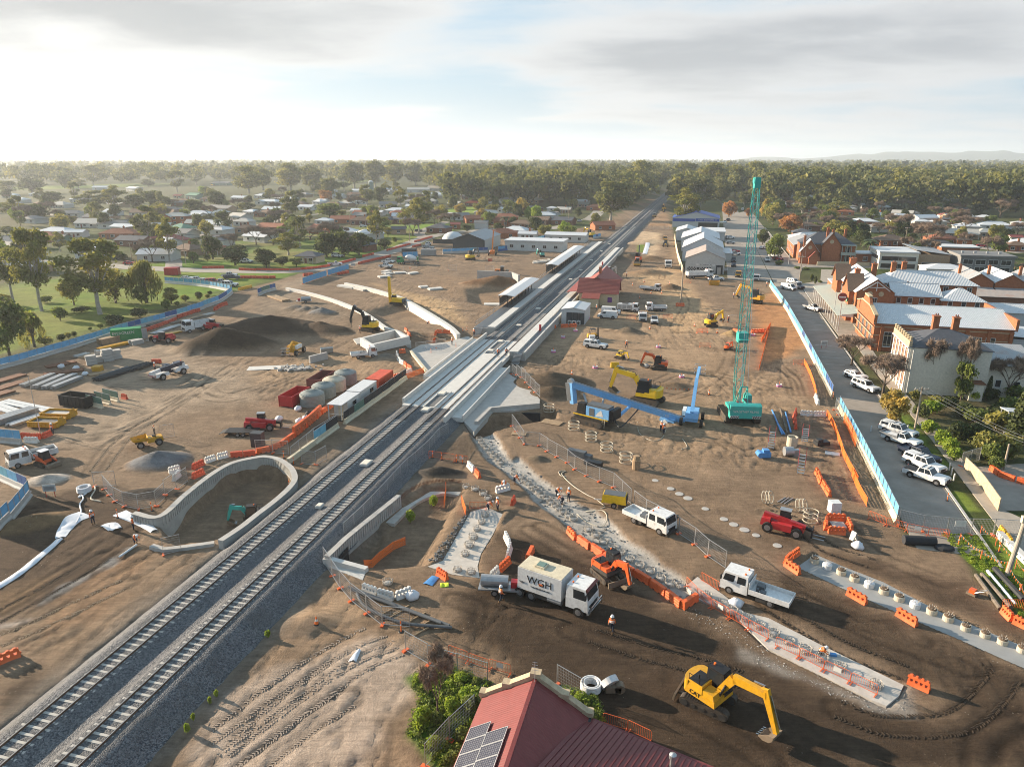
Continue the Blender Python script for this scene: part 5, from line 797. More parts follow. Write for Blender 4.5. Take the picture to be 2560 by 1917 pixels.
for i,ln in enumerate(HOUSES.split(';')):
 f=ln.split();t,x,y,w_,cd_,kd=f[0],float(f[1]),float(f[2]),float(f[3]),f[4],f[5];two=len(f)>6;p=at(t,x,y);W0=max(5,w_*mpp(p));D0=min(W0*.75,rdh.uniform(8,11))if W0>7 else W0*.8;h=5.4 if two else(3.6 if cd_[1]in 'gh' else 2.8)
 rz=rdh.uniform(-.35,.35)+(-.25 if t in('A1','A2')else-TA);nw=max(1,int(W0/4));wn=[('S',W0*(k+.5)/nw,1.5+(2.7 if two and q else 0),1.4,1.1)for k in range(nw)for q in range(2 if two else 1)]+[('W',D0*.4,1.5,1.3,1.1)];rise=min(W0,D0)*.5*(.42 if cd_[0]not in 'w' else .32)
 ex=[P('door',MB().box((W0*.5/nw+W0/nw*.5,-.04,1.0),(.9,.08,2.0)),'maroon_trim')]if nw>1 else[]
 if W0>11 and kd=='h' and i%2==0:ex.append(P('front_wing',wall_box(W0*.38,3.4,h-.05,gx=1.4),HW[cd_[1]],[P('wing_roof',roof_mesh('gx',W0*.38,3.4,h-.05,1.45,.4),HR[cd_[0]]),P('wing_window',MB().box((W0*.19,-.03,1.5),(1.6,.08,1.1)),'window_dark')],loc=(W0*.05,-3.3,0)))
 elif W0>9:ex.append(P('verandah',MB().bb(W0*.5,W0*.98,-2.2,-.02,2.35,2.45),HR[cd_[0]],[P('post',MB().bb(W0*.5+q*(W0*.23),W0*.5+q*(W0*.23)+.12,-2.1,-1.98,0,2.35),'trim_white')for q in range(3)]))
 q=p+Vector((-W0/2*math.cos(rz),-W0/2*math.sin(rz),0));kind='hip' if kd=='h' else('gy' if W0>D0 else 'gx')
 where={'A1':'beyond the grass paddock','A2':'beyond the curving road','A3':'beside the far gravel road','A4':'behind the hotel'}[t];size_='two-storey ' if two else('wide ' if W0>17 else('small ' if W0<9 else ''))
 building('shed' if cd_[1]in 'gh' and kd=='g' else 'house',0,0,W0,D0,h,HW[cd_[1]],kind,HR[cd_[0]],rise,f"{size_}{'hipped' if kd == 'h' else 'gabled'} {HRN[cd_[0]]} roof house with {HWN[cd_[1]]} {where}",wn if cd_[1]not in 'gh' else[],ex,.5,'house',rz,q,f"{HRN[cd_[0]]} roofed houses {where}",chim=((W0*.6,D0*.5,h+rise*.6,1.6),)if rdh.random()<.3 else())
# -- more trees between the houses
OCC=[(o.location.x,o.location.y,11)for o in COL.objects if o.get('category')in('house','building')]
def clear_spot(x,y):
 if any((x-a)**2+(y-b)**2<c*c for a,b,c in OCC):return False
 if min((x-q.x)**2+(y-q.y)**2 for q in road1)<100:return False
 s_,t_=st((x,y))
 return not(-104<t_<112 and s_<300)and not(-16<t_<80)and not(t_<-90 and s_<190 and t_>-160)
rdt=random.Random(12);n_=0
while n_<330:
 a=rdt.uniform(-.66,.64);d=rdt.uniform(300,900)if rdt.random()<.55 else rdt.uniform(300,600);x,y=d*math.sin(a),d*math.cos(a)
 if not clear_spot(x,y):continue
 west=x<40
 if n_%3==0:
  c_=rdt.choice(('ww','ww','pt','gw','tr','nb','sb','wh'));w_=rdt.uniform(9,17);wn=[('S',w_*q_,1.5,1.4,1.1)for q_ in(.25,.75)];building('house',0,0,w_,9,2.9,HW[c_[1]],'hip' if n_%2 else 'gy',HR[c_[0]],1.7,f"{HRN[c_[0]]} roofed house with {HWN[c_[1]]} half hidden by trees {'beyond the paddock road' if west else 'behind the main street'}",wn,(),.5,'house',rdt.uniform(-.6,.3),Vector((x,y,gz(x,y))),f"{HRN[c_[0]]} roofed houses half hidden by trees");OCC.append((x,y,12));n_+=1;continue
 k=rdt.choice(('dark','dark','gum','round','olive','bare','lime','bare','olive')if west else('bare','bare','bare','dark','olive','round'));h=rdt.uniform(14,20)if 'gum' in k else rdt.uniform(6,11.5)
 tree(k,Vector((x,y,gz(x,y))),h,h*rdt.uniform(.75,1.05)if 'gum' not in k else h*rdt.uniform(.6,.8),f"{KN[k]} {'in the back gardens of the far houses' if west else 'in the gardens behind the main street'}",f"{KN[k]}s {'in the back gardens' if west else 'behind the main street'}");OCC.append((x,y,1.5));n_+=1
for i in range(34):
 s_,t_=rdt.uniform(46,108),rdt.uniform(79,104)
 if s_>76 and t_<99:s_=rdt.uniform(46,74)
 p=rail(s_,t_);k=rdt.choice(('bush','bushdark','bushdark','busholive','bushlime'));h=rdt.uniform(1.4,3.4);tree(k,Vector((p.x,p.y,gz(p.x,p.y))),h,h*1.3,f"{dict(bush='green', bushdark='dark green', busholive='olive', bushlime='bright green')[k]} shrub deep in the overgrown garden",f'{k} deep in the overgrown garden')
# --- vehicles and plant: local +x is forward
class FB:
 def __init__(s,x0,x1,w0,z0,x2,x3,w1,z1):
  s.a=(x0,x1,w0,z0,x2,x3,w1,z1);s.c=[Vector(v)for v in MB().fr(*s.a).v]
 def panel(s,mb,face,u0,u1,v0,v1,off=.012):
  i={'L':(3,2,6,7),'R':(0,1,5,4),'F':(1,2,6,5),'B':(0,3,7,4),'T':(4,5,6,7)}[face];A,B,C_,D=(s.c[k]for k in i)
  q=lambda u,v:(A*(1-u)+B*u)*(1-v)+(D*(1-u)+C_*u)*v
  n=(B-A).cross(D-A).normalized();ctr=sum(s.c,Vector())/8
  if n.dot(A-ctr)<0:n=-n
  p=[q(u0,v0),q(u1,v0),q(u1,v1),q(u0,v1)];fs=[(0,1,2,3),(7,6,5,4),(0,4,5,1),(1,5,6,2),(2,6,7,3),(3,7,4,0)]
  return mb.add([x+n*off for x in p]+[x-n*.01 for x in p],fs)
 def put(s,mb):return mb.fr(*s.a)
@lru_cache(None)
def wheel_m(r,w_):
 return MB().cyl((0,-w_/2,0),(0,w_/2,0),r,n=16).mesh('tyre','tyre'),MB().cyl((0,-w_/2-.015,0),(0,w_/2+.015,0),r*.58,n=12).cyl((0,-w_/2-.03,0),(0,w_/2+.03,0),r*.2,n=8).mesh('rim','rim')
def wheel(x,y,r,w_=.24):a,b=wheel_m(r,w_);return P('wheel',a,None,[P('rim',b)],(x,y,r))
def glass_part(name,f,face,*uv):return P(name,f.panel(MB(),face,*uv),'glass')
@lru_cache(None)
def car(kind,paint):
 ps=[];B=MB();ln,wd=(5.2,.92)if kind not in('van','hatch')else((5.0,.93)if kind=='van' else(4.3,.88));fx,rx=ln/2,-ln/2
 dual=kind in('canopy','dual','tub','suv')
 if kind=='van':
  b=FB(rx,fx,wd,.35,rx,fx-.05,wd,1.0);b.put(B);c=FB(rx+.02,fx-.55,wd-.01,1.0,rx+.08,fx-1.35,wd-.12,1.95);c.put(B);B.fr(fx-.75,fx-.06,wd-.03,.98,fx-.75,fx-.5,wd-.1,1.12)
  ps+=[P('body',B,paint),glass_part('windscreen',c,'F',.06,.94,.15,.92)]+[glass_part('side_window',c,s,.72,.93,.3,.85)for s in 'LR']+[glass_part('rear_window',c,'B',.1,.9,.45,.85)]
 else:
  b=FB(rx,fx,wd,.42,rx,fx-.03,wd-.02,.98);b.put(B);B.fr(.75 if kind!='hatch' else .6,fx-.05,wd-.04,.97,.8,fx-.25,wd-.14,1.12)
  c0,c1,t0,t1={'suv':(rx+.05,1.05,rx+.25,.45),'hatch':(rx+.1,.85,rx+.6,.25),'canopy':(-.95,1.1,-.8,.5),'dual':(-.95,1.1,-.8,.5),'tub':(-.95,1.1,-.7,.5),'tray':(-.15,1.1,-.1,.5),'single':(-.15,1.1,-.1,.5)}[kind];H_=1.45 if kind=='hatch' else 1.75
  c=FB(c0,c1,wd-.05,.97,t0,t1,wd-.22,H_);c.put(B);ps.append(P('body',B,paint));ps+=[glass_part('windscreen',c,'F',.06,.94,.1,.92),glass_part('rear_window',c,'B',.12,.88,.3,.9)]
  for s in 'LR':
   for u in(((.06,.34),(.38,.62),(.66,.93))if kind=='suv' else((.08,.48),(.53,.93))if dual or kind=='hatch' else((.12,.9),)):ps.append(glass_part('side_window',c,s,u[0],u[1],.22,.88))
  if kind=='canopy':k=FB(rx+.05,-1.0,wd-.06,.97,rx+.2,-1.0,wd-.2,1.72);ps.append(P('canopy',k.put(MB()),paint,[P('canopy_window',k.panel(MB(),s,.12,.85,.4,.85),'glass')for s in 'LR']+[P('canopy_window',k.panel(MB(),'B',.12,.88,.4,.85),'glass')]))
  if kind=='tub':ps.append(P('tub_cover',MB().bb(rx+.06,-1.0,-wd+.12,wd-.12,.98,1.04),'black'))
  if kind in('dual','tray','single'):
   x1=-1.0 if kind=='dual' else-.25;t=MB().bb(rx-.25,x1,-.95,.95,.86,.95)
   for y in(-.93,.93):t.bb(rx-.25,x1,y-.025,y+.025,.95,1.22)
   t.bb(rx-.27,rx-.22,-.95,.95,.95,1.22);t.bb(x1-.05,x1,-.95,.95,.95,1.6);ps.append(P('tray',t,'silver' if kind=='tray' else paint))
  ps.append(P('roof_bar',MB().bb(t0+.25,t0+.32,-wd+.25,wd-.25,H_,H_+.06).bb(t1-.3,t1-.23,-wd+.25,wd-.25,H_,H_+.06),'black'))
 for y in(-wd+.25,wd-.25):ps.append(P('headlight',MB().box((fx-.02,y,.82),(.1,.38,.16)),'reflect'))
 for y in(-wd+.12,wd-.12):ps.append(P('tail_light',MB().box((rx+.02,y,.85),(.1,.16,.3)),'red_paint'))
 ps+=[P('grille',MB().box((fx+.0,0,.75),(.06,.9,.24)),'black'),P('bumper',MB().box((fx+.02,0,.48),(.16,wd*2-.06,.2)).box((rx-.02,0,.5),(.12,wd*2-.1,.16)),'black')]
 for x in(-ln*.30,ln*.31):
  for y in(-wd+.08,wd-.08):ps.append(wheel(x,y,.37 if kind!='hatch' else .32));
 ps.append(P('wheel_arch',MB().cyl((-ln*.30,-wd-.004,.42),(-ln*.30,wd+.004,.42),.45,n=14).cyl((ln*.31,-wd-.004,.42),(ln*.31,wd+.004,.42),.45,n=14),'black'));return ps
def tipper_body(t,x0,x1,w_,z0,z1):t.bb(x0,x1,-w_,w_,z0,z0+.12);[t.bb(x0,x1,y-.04,y+.04,z0+.12,z1)for y in(-w_+.04,w_-.04)];[t.bb(x-.04,x+.04,-w_+.081,w_-.081,z0+.12,z1)for x in(x0+.04,x1-.04)];return t
@lru_cache(None)
def truck(kind,paint='white_paint',L=6.2,crew=False,big=False):
 ps=[];W2=1.22 if big else 1.02;r=.5 if big else .39;zc=.95 if big else .62;Hc=2.95 if big else 2.25;cl=(2.6 if crew else 1.75)if not big else(3.0 if crew else 2.2);fx=L/2;cx=fx-cl
 cab=MB();b=FB(cx,fx,W2-.03,zc-.2,cx,fx-.05,W2-.03,zc+(Hc-zc)*.42);b.put(cab);c=FB(cx,fx-.05,W2-.04,zc+(Hc-zc)*.42,cx+.05,fx-.32,W2-.13,Hc);c.put(cab)
 ps.append(P('cab',cab,paint,[P('windscreen',c.panel(MB(),'F',.05,.95,.08,.86),'glass')]+[P('side_window',c.panel(MB(),s,*u,.08,.8),'glass')for s in 'LR' for u in(((.08,.4),(.52,.92))if crew else((.35,.92),))]+[P('headlight',MB().box((fx+.01,y,zc+.12),(.06,.32,.2)),'reflect')for y in(-W2+.28,W2-.28)]+[P('beacon',MB().cyl((cx+.4,y,Hc),(cx+.4,y,Hc+.14),.08,n=8),'hivis')for y in(-.5,.5)]))
 ps.append(P('bumper',MB().bb(fx-.1,fx+.1,-W2+.04,W2-.04,zc-.4,zc-.12),'dark_steel' if not big else 'silver'));ps.append(P('grille',MB().bb(fx-.03,fx+.03,-W2+.35,W2-.35,zc-.08,zc+.32),'black'))
 for y in(-1,1):ps.append(P('mirror',MB().box((fx-.15,y*(W2+.16),Hc-.55),(.1,.22,.45)).bar((fx-.15,y*(W2-.1),Hc-.3),(fx-.15,y*(W2+.16),Hc-.4),.05),'black'))
 ps.append(P('chassis',MB().bb(-L/2+.1,cx,-.42,.42,zc-.28,zc+.02).bb(-L/2+1.2,cx-.8,-W2+.12,-.5,zc-.45,zc-.05).bb(-L/2+1.6,cx-.8,.5,W2-.12,zc-.45,zc-.05),'dark_steel'));rx=-L/2;z0=zc+.06
 if kind=='tray':
  t=MB().bb(rx-.1,cx-.12,-W2,W2,z0,z0+.12)
  for y in(-W2+.02,W2-.02):t.bb(rx-.1,cx-.12,y-.025,y+.025,z0+.12,z0+.5)
  t.bb(rx-.13,rx-.08,-W2,W2,z0+.12,z0+.5);t.bb(cx-.18,cx-.12,-W2,W2,z0+.12,z0+1.1);ps.append(P('tray',t,'white_paint'));ps.append(P('tray_load',MB().box((cx-.9,-.3,z0+.35),(.7,.6,.45)).box((cx-1.3,.45,z0+.28),(.5,.5,.3)).cyl((cx-.8,.5,z0+.12),(cx-.8,.5,z0+.6),.15),'poly_grey'))
 elif kind=='tipper':ps.append(P('tipper_body',tipper_body(MB(),rx-.1,cx-.15,W2,z0+.1,z0+.85 if not big else z0+1.4),paint if big else 'white_paint'));ps.append(P('load',MB().bb(rx+.05,cx-.3,-W2+.1,W2-.1,z0+.2,z0+.5),'gravel_grey'))
 elif kind=='service':
  s=FB(rx-.05,cx-.12,W2,z0,rx-.05,cx-.12,W2,z0+1.35);ps.append(P('service_body',s.put(MB()),'white_paint',[P('locker_door',s.panel(MB(),f_,u,u+.28,.12,.85),'silver')for f_ in 'LR' for u in(.04,.36,.68)]));ps.append(P('roof_rack',MB().bar((rx,-.7,z0+1.5),(fx-.4,-.7,z0+1.5),.06).bar((rx,.7,z0+1.5),(fx-.4,.7,z0+1.5),.06).box(((rx+cx)/2,0,z0+1.42),(1.6,1.2,.12)),'dark_steel'))
 elif kind=='water':
  tk=FB(rx,cx-.45,W2,z0,rx,cx-.45,W2-.06,z0+2.15);ps.append(P('water_tank',tk.put(MB()),'white_paint',[P('tank_top',MB().bb(rx+.04,cx-.49,-W2+.12,W2-.12,z0+2.15,z0+2.21),'cream_paint'),P('hatch',MB().box((rx+1.9,0,z0+2.3),(1.0,1.0,.2)),'cream_paint'),P('hatch_opening',MB().box((rx+1.9,0,z0+2.42),(.75,.75,.06)),'shed_green'),P('lettering',text_mesh('WGH',1.05,'black'),loc=(rx+2.3,-W2+.02,z0+1.2),rz=(PI/2-.03,0,0)),P('lettering',text_mesh('WALKER GROUP HIRE',.2,'black'),loc=(rx+2.4,-W2-.004,z0+.55),rz=(PI/2-.03,0,0)),P('lettering',text_mesh('W01',.28,'black'),loc=(rx+.5,-W2-.006,z0+.75),rz=(PI/2-.03,0,0)),P('orange_flash',MB().box((rx+2.45,-W2+.02,z0+1.0),(.38,.03,.25)),'hivis'),P('lettering',text_mesh('WGH',1.05,'black'),loc=(rx+2.3,W2-.02,z0+1.2),rz=(PI/2-.03,0,PI))]));ps.append(P('spray_rail',MB().box((rx-.25,0,z0-.1),(.3,1.8,.5)).box((rx-.2,.2,z0+.8),(.25,1.2,.35)),'galv'))
  ps.append(P('fuel_tank',MB().cyl((cx-.5,-W2+.35,zc-.2),(cx-1.9,-W2+.35,zc-.2),.33,n=12),'silver'));ps.append(P('bull_bar',MB().tube([(fx+.28,-W2+.1,zc-.35),(fx+.3,-W2+.1,zc+.45),(fx+.3,W2-.1,zc+.45),(fx+.28,W2-.1,zc-.35)],.05).bar((fx+.3,-W2,zc+.05),(fx+.3,W2,zc+.05),.08),'chrome'));ps.append(P('sun_visor',MB().box((fx-.22,0,Hc-.12),(.25,2.1,.3),ry=.5),'maroon_trim'))
 elif kind=='mixer':
  ps.append(P('drum',MB().lathe([(.3,-2.3),(.75,-1.9),(1.15,-.6),(1.15,.5),(.75,1.6),(.45,2.0)],18),'white_paint',loc=((rx+cx)/2,0,z0+1.35),rz=(0,PI/2-.22,0),smooth=True));ps.append(P('drum_frame',MB().bb(rx+.3,rx+.7,-.8,.8,z0,z0+1.6).bb(cx-.5,cx-.2,-.8,.8,z0,z0+.9),paint));ps.append(P('chute',MB().box((rx-.3,0,z0+1.0),(.9,.5,.12),ry=.6),'dark_steel'))
 for x in((-L*.30,-L*.30-1.25)if big else(-L*.25,)):
  for y in(-W2+.2,W2-.2):ps.append(wheel(x,y,r,.36))
 if kind=='mixer' and big:
  for y in(-W2+.15,W2-.15):ps.append(wheel(fx-2.6,y,r,.28))
 for y in(-W2+.15,W2-.15):ps.append(wheel(fx-.95,y,r,.28))
 return ps
def stadium(x0,x1,h,n=6):
 r=h/2;return[(x0+r-r*math.sin(PI*i/n),r+r*math.cos(PI*i/n))for i in range(n+1)]+[(x1-r+r*math.sin(PI*i/n),r-r*math.cos(PI*i/n))for i in range(n+1)]
def crawler(L,wT,gauge,h):
 ps=[]
 for s in(-1,1):
  y=s*gauge/2;m=MB();st_=stadium(-L/2,L/2,h);m.prism(st_,y-wT/2,y+wT/2);k=[];n=int(L/.22)
  sh=MB()
  for i in range(n):x=-L/2+h/2+(L-h)*i/(n-1);sh.box((x,y,h+.02),(.06,wT+.02,.05))
  ro=MB()
  for i in range(5):x=-L/2+h*.5+(L-h)*i/4;ro.cyl((x,y-wT/2-.03,h*.42),(x,y+wT/2+.03,h*.42),h*(.36 if i in(0,4)else .2),n=10)
  ps.append(P('crawler_track',m,'track_shoe',[P('track_shoe',sh,'track_shoe'),P('roller',ro,'dark_steel')]))
 return ps
def arm_seg(a,b,w0,w1,y=.0,t=.3):
 a,b=Vector((a[0],0,a[1])),Vector((b[0],0,b[1]));d=(b-a).normalized();n=Vector((-d.z,0,d.x));q=[a+n*w0/2,a-n*w0/2,b-n*w1/2,b+n*w1/2]
 return MB().prism([(p.x,p.z)for p in q],y-t/2,y+t/2)
def excavator(k,paint,boom,yaw=0.0,blade=True,big=False,canopy=False,text=None,breaker=False,arm_paint=None,swing_rear=1.0):
 ap=arm_paint or paint;ps=crawler(2.6*k if not big else 2.9*k,.42*k,1.55*k,.62*k);ps.append(P('undercarriage',MB().box((0,0,.48*k),(1.3*k,1.3*k,.3*k)).cyl((0,0,.5*k),(0,0,.78*k),.5*k,n=14),'dark_steel'))
 if blade:ps.append(P('dozer_blade',MB().box((1.75*k,0,.32*k),(.12*k,2.0*k,.5*k),ry=-.2).bar((.6*k,-.4*k,.4*k),(1.7*k,-.4*k,.3*k),.14*k).bar((.6*k,.4*k,.4*k),(1.7*k,.4*k,.3*k),.14*k),'muddy_steel'))
 e=Euler((0,0,yaw)).to_matrix();tw=(0,0,yaw)
 ho=MB().fr(-1.05*k,1.0*k,.95*k,.78*k,-1.0*k,.95*k,.93*k,1.15*k);hs=MB().fr(-1.0*k,.1*k,.93*k,1.15*k,-.95*k,.05*k,.85*k,1.62*k);hs.fr(.1*k,.9*k,.42*k,1.15*k,.1*k,.8*k,.38*k,1.45*k,-.48*k)
 cw=MB();pts=[(-1.0*k-.42*k*math.cos(t),.92*k*math.sin(t))for t in[(-.5+i/8)*PI for i in range(9)]];cw.vprism(pts+[(-.9*k,.92*k),(-.9*k,-.92*k)],.8*k,1.55*k)
 ps.append(P('house',ho,'dark_steel' if k<1.2 else paint,rz=tw));ps.append(P('engine_cover',hs,paint if not big else paint,[P('exhaust',MB().cyl((-.5*k,-.4*k,1.6*k),(-.5*k,-.4*k,1.95*k),.05*k,n=8),'black'),P('hood_grille',MB().bb(-.9*k,-.05*k,-.8*k,.3*k,1.62*k,1.645*k),'black'),P('handrail',MB().tube([(-.9*k,-.8*k,1.6*k),(-.9*k,-.8*k,2.0*k),(-.2*k,-.8*k,2.0*k),(-.2*k,-.8*k,1.6*k)],.025*k,5),'black')],rz=tw))
 kd=[P('lettering',text_mesh(text,.38*k,'black'),loc=(-.35*k,-.955*k,1.0*k),rz=FACE['-y'])]if text else[]
 ps.append(P('counterweight',cw,paint if k>1.2 or True else 'black',kd,rz=tw));cz=2.55*k if not big else 2.35*k
 if canopy:ps.append(P('roll_frame',MB().bar((-.6*k,-.5*k,1.5*k),(-.6*k,-.5*k,cz),.08*k).bar((-.6*k,.5*k,1.5*k),(-.6*k,.5*k,cz),.08*k).bar((.5*k,.6*k,1.2*k),(.5*k,.6*k,cz),.07*k).bar((.5*k,-.4*k,1.2*k),(.5*k,-.4*k,cz),.07*k),'black',[P('canopy_roof',MB().box((-.05*k,.05*k,cz),(1.3*k,1.25*k,.1*k)),paint),P('seat',MB().box((-.3*k,.1*k,1.45*k),(.4*k,.4*k,.2*k)).box((-.5*k,.1*k,1.75*k),(.12*k,.4*k,.5*k)),'black')],rz=tw))
 else:
  c=FB(-.35*k,.98*k,.42*k,1.0*k,-.3*k,.75*k,.38*k,cz);c.c=[v+Vector((0,.5*k,0))for v in c.c];cb=MB().fr(*c.a,yc=.5*k)
  ps.append(P('cab',cb,'black',[P('windscreen',c.panel(MB(),'F',.08,.92,.12,.93),'glass')]+[P('side_window',c.panel(MB(),s,.1,.9,.35,.93),'glass')for s in 'LR']+[P('cab_roof',MB().box((.2*k,.5*k,cz+.03*k),(1.05*k,.78*k,.06*k)),'white_paint' if paint=='white_paint' else 'black'),P('beacon',MB().cyl((-.1*k,.5*k,cz+.05*k),(-.1*k,.5*k,cz+.18*k),.07*k,n=8),'hivis')],rz=tw))
 B=[(x*k,z*k)for x,z in boom];yb=-.02*k;bm=MB()
 th=[.42,.52,.40]if len(B)==4 else[.42,.52,.45,.40]
 for i in range(len(B)-2):q=arm_seg(B[i],B[i+1],th[min(i,3)]*k,th[min(i+1,3)]*k,yb,.3*k);bm.add(q.v,q.f)
 bk=[P('boom_cylinder',MB().cyl((.75*k,yb-.22*k,.95*k),((B[0][0]*.4+B[1][0]*.6),yb-.22*k,(B[0][1]*.4+B[1][1]*.6)),.065*k,n=8).cyl((.75*k,yb+.22*k,.95*k),((B[0][0]*.4+B[1][0]*.6),yb+.22*k,(B[0][1]*.4+B[1][1]*.6)),.065*k,n=8),'dark_steel'),P('hydraulic_hose',MB().tube([(B[0][0],yb,B[0][1]+.3*k)]+[(x,yb+.1*k,z+.36*k)for x,z in B[1:-1]],.03*k,5),'black')]
 if text and big:mid=((B[1][0]+B[2][0])/2,(B[1][1]+B[2][1])/2);ang=math.atan2(B[2][1]-B[1][1],B[2][0]-B[1][0])
 ps.append(P('boom',bm,ap,bk,rz=tw));A,T=B[-2],B[-1];d=(Vector((T[0],T[1]))-Vector((A[0],A[1]))).normalized();n_=Vector((-d.y,d.x))
 a0=(A[0]-d.x*.35*k,A[1]-d.y*.35*k);sk=arm_seg(a0,T,.44*k,.24*k,yb,.26*k);ps.append(P('stick',sk,ap,[P('stick_cylinder',MB().cyl((B[-3][0]*.4+A[0]*.6,yb,B[-3][1]*.4+A[1]*.6+.45*k),(a0[0]-n_.x*0,yb,a0[1]+.15*k),.06*k,n=8),'chrome'),P('bucket_cylinder',MB().cyl((A[0]+n_.x*.25*k,yb,A[1]+n_.y*.25*k),(T[0]+n_.x*.28*k-d.x*.3*k,yb,T[1]+n_.y*.28*k-d.y*.3*k),.055*k,n=8),'chrome')],rz=tw))
 if breaker:ps.append(P('rock_breaker',MB().box((T[0],yb,T[1]-.35*k),(.3*k,.34*k,.8*k)).cyl((T[0],yb,T[1]-.7*k),(T[0],yb,T[1]-1.5*k),.07*k,.03*k,8),'dark_steel',rz=tw))
 else:
  w2=.42*k;x,z=T;prof=[(x+.12*k,z+.02*k),(x+.05*k,z-.3*k),(x-.15*k,z-.52*k),(x-.5*k,z-.6*k),(x-.8*k,z-.5*k)];inn=[(x-.75*k,z-.45*k),(x-.48*k,z-.53*k),(x-.2*k,z-.45*k),(x-.02*k,z-.27*k),(x+.04*k,z)]
  bu=MB().prism(prof+inn,yb-w2,yb+w2)
  for s in(-1,1):bu.prism([(x+.1*k,z),(x+.03*k,z-.3*k),(x-.15*k,z-.5*k),(x-.5*k,z-.58*k),(x-.78*k,z-.48*k),(x-.35*k,z-.1*k)],yb+s*w2-.02*k,yb+s*w2+.02*k)
  te=MB()
  for i in range(5):te.box((x-.86*k,yb-w2*.85+w2*1.7*i/4,z-.46*k),(.18*k,.06*k,.05*k),ry=-.3)
  ps.append(P('bucket',bu,'muddy_steel',[P('bucket_tooth',te,'chrome')],rz=tw))
 return ps
@lru_cache(None)
def telehandler(paint,lift=0.0):
 ps=[P('body',MB().fr(-2.3,2.1,.55,.6,-2.2,1.9,.5,1.2).fr(-2.4,-1.3,.95,.7,-2.3,-1.4,.85,1.5).bb(-1.2,.9,-1.1,-.45,.55,1.3),paint),P('cab',FB(-.7,.7,.42,.8,-.6,.45,.38,2.35).put(MB()),'black')]
 c=FB(-.7,.7,.42,.8,-.6,.45,.38,2.35);c.c=[v+Vector((0,.62,0))for v in c.c];ps[1]=P('cab',MB().fr(*c.a,yc=.62),'black',[P('windscreen',c.panel(MB(),'F',.08,.92,.2,.93),'glass')]+[P('side_window',c.panel(MB(),s,.1,.9,.35,.93),'glass')for s in 'LR']+[P('cab_roof',MB().box((-.08,.62,2.39),(1.2,.85,.08)),'silver')])
 bz=1.45;ps.append(P('boom',MB().bar((-2.2,-.1,1.75),(2.2,-.1,1.15+lift),.42,.45),paint,[P('inner_boom',MB().bar((1.5,-.1,1.24+lift),(2.9,-.1,.95+lift),.3,.32),'black')]));ps.append(P('fork_carriage',MB().bb(2.85,3.0,-.65,.5,.3+lift,1.25+lift),'black',[P('fork',MB().bb(3.0,4.2,y-.06,y+.06,.3+lift,.36+lift),'silver')for y in(-.5,.3)]))
 for x in(-1.55,1.45):
  for y in(-.98,.98):ps.append(wheel(x,y,.58,.42))
 return ps
@lru_cache(None)
def container(paint,L=6.06,txt=None,open_top=False,door=False):
 W2,H_=1.22,2.59;ps=[];b=MB()
 if open_top:tipper_body(b,-L/2,L/2,W2,.1,1.9)
 else:b.bb(-L/2,L/2,-W2,W2,.1,H_)
 kids=[];rb=MB()
 n=int(L/.28)
 for i in range(n):
  x=-L/2+.2+(L-.4)*i/(n-1)
  for s in(-1,1):rb.box((x,s*(W2+.012),1.35 if not open_top else 1.0),(.12,.03,2.1 if not open_top else 1.5))
 kids.append(P('corrugation',rb,paint,kind='stuff'))
 if txt:kids.append(P('lettering',text_mesh(txt,.85,'trim_white'),loc=(-.6,-W2-.035,1.75),rz=FACE['-y']))
 ps.append(P('container_box',b,paint,kids));fr_=MB()
 for x in(-L/2,L/2):
  for y in(-W2,W2):fr_.box((x,y,H_/2 if not open_top else .95),(.14,.14,H_ if not open_top else 1.9))
 ps.append(P('corner_post',fr_,paint))
 if not open_top:ps.append(P('door',MB().box((L/2+.03,-.6,1.3),(.06,1.15,2.3)).box((L/2+.03,.6,1.3),(.06,1.15,2.3)),paint,[P('lock_rod',MB().cyl((L/2+.09,y,.2),(L/2+.09,y,2.5),.02,n=5),'galv')for y in(-.8,-.35,.35,.8)]))if not door else ps.append(P('open_door',MB().box((L/2+.6,-W2,1.3),(1.15,.06,2.3)),'silver'))
 return ps
@lru_cache(None)
def skip_bin(paint,L=5.5,h=1.5,load=None,hook=False):
 b=MB();W2=1.15;t=.08
 b.bb(-L/2,L/2,-W2,W2,.15,.25)
 for y in(-W2,W2):b.bb(-L/2,L/2,y-t/2,y+t/2,.25,h)
 for x in(-L/2,L/2):b.bb(x-t/2,x+t/2,-W2+.05,W2-.05,.25,h)
 rb=MB()
 for i in range(7):x=-L/2+.3+(L-.6)*i/6;[rb.box((x,s*(W2+.07),h/2+.1),(.12,.1,h-.2))for s in(-1,1)]
 ps=[P('bin_body',b,paint,[P('rib',rb,paint),P('rim',MB().bb(-L/2-.1,L/2+.1,-W2-.1,-W2+.06,h,h+.1).bb(-L/2-.1,L/2+.1,W2-.06,W2+.1,h,h+.1).bb(-L/2-.1,-L/2+.08,-W2+.07,W2-.07,h,h+.1).bb(L/2-.08,L/2+.1,-W2+.07,W2-.07,h,h+.1),paint)]),P('skid',MB().bb(-L/2,L/2,-.6,-.45,0,.15).bb(-L/2,L/2,.45,.6,0,.15),paint)]
 if load:ps.append(P('bin_load',MB().bb(-L/2+.1,L/2-.1,-W2+.1,W2-.1,.25,h*.78),load))
 if hook:ps.append(P('hook_frame',MB().fr(L/2,L/2+.12,.9,.2,L/2+.05,L/2+.12,.4,h+.6).cyl((L/2+.15,-.2,h+.5),(L/2+.15,.2,h+.5),.06),paint))
 return ps
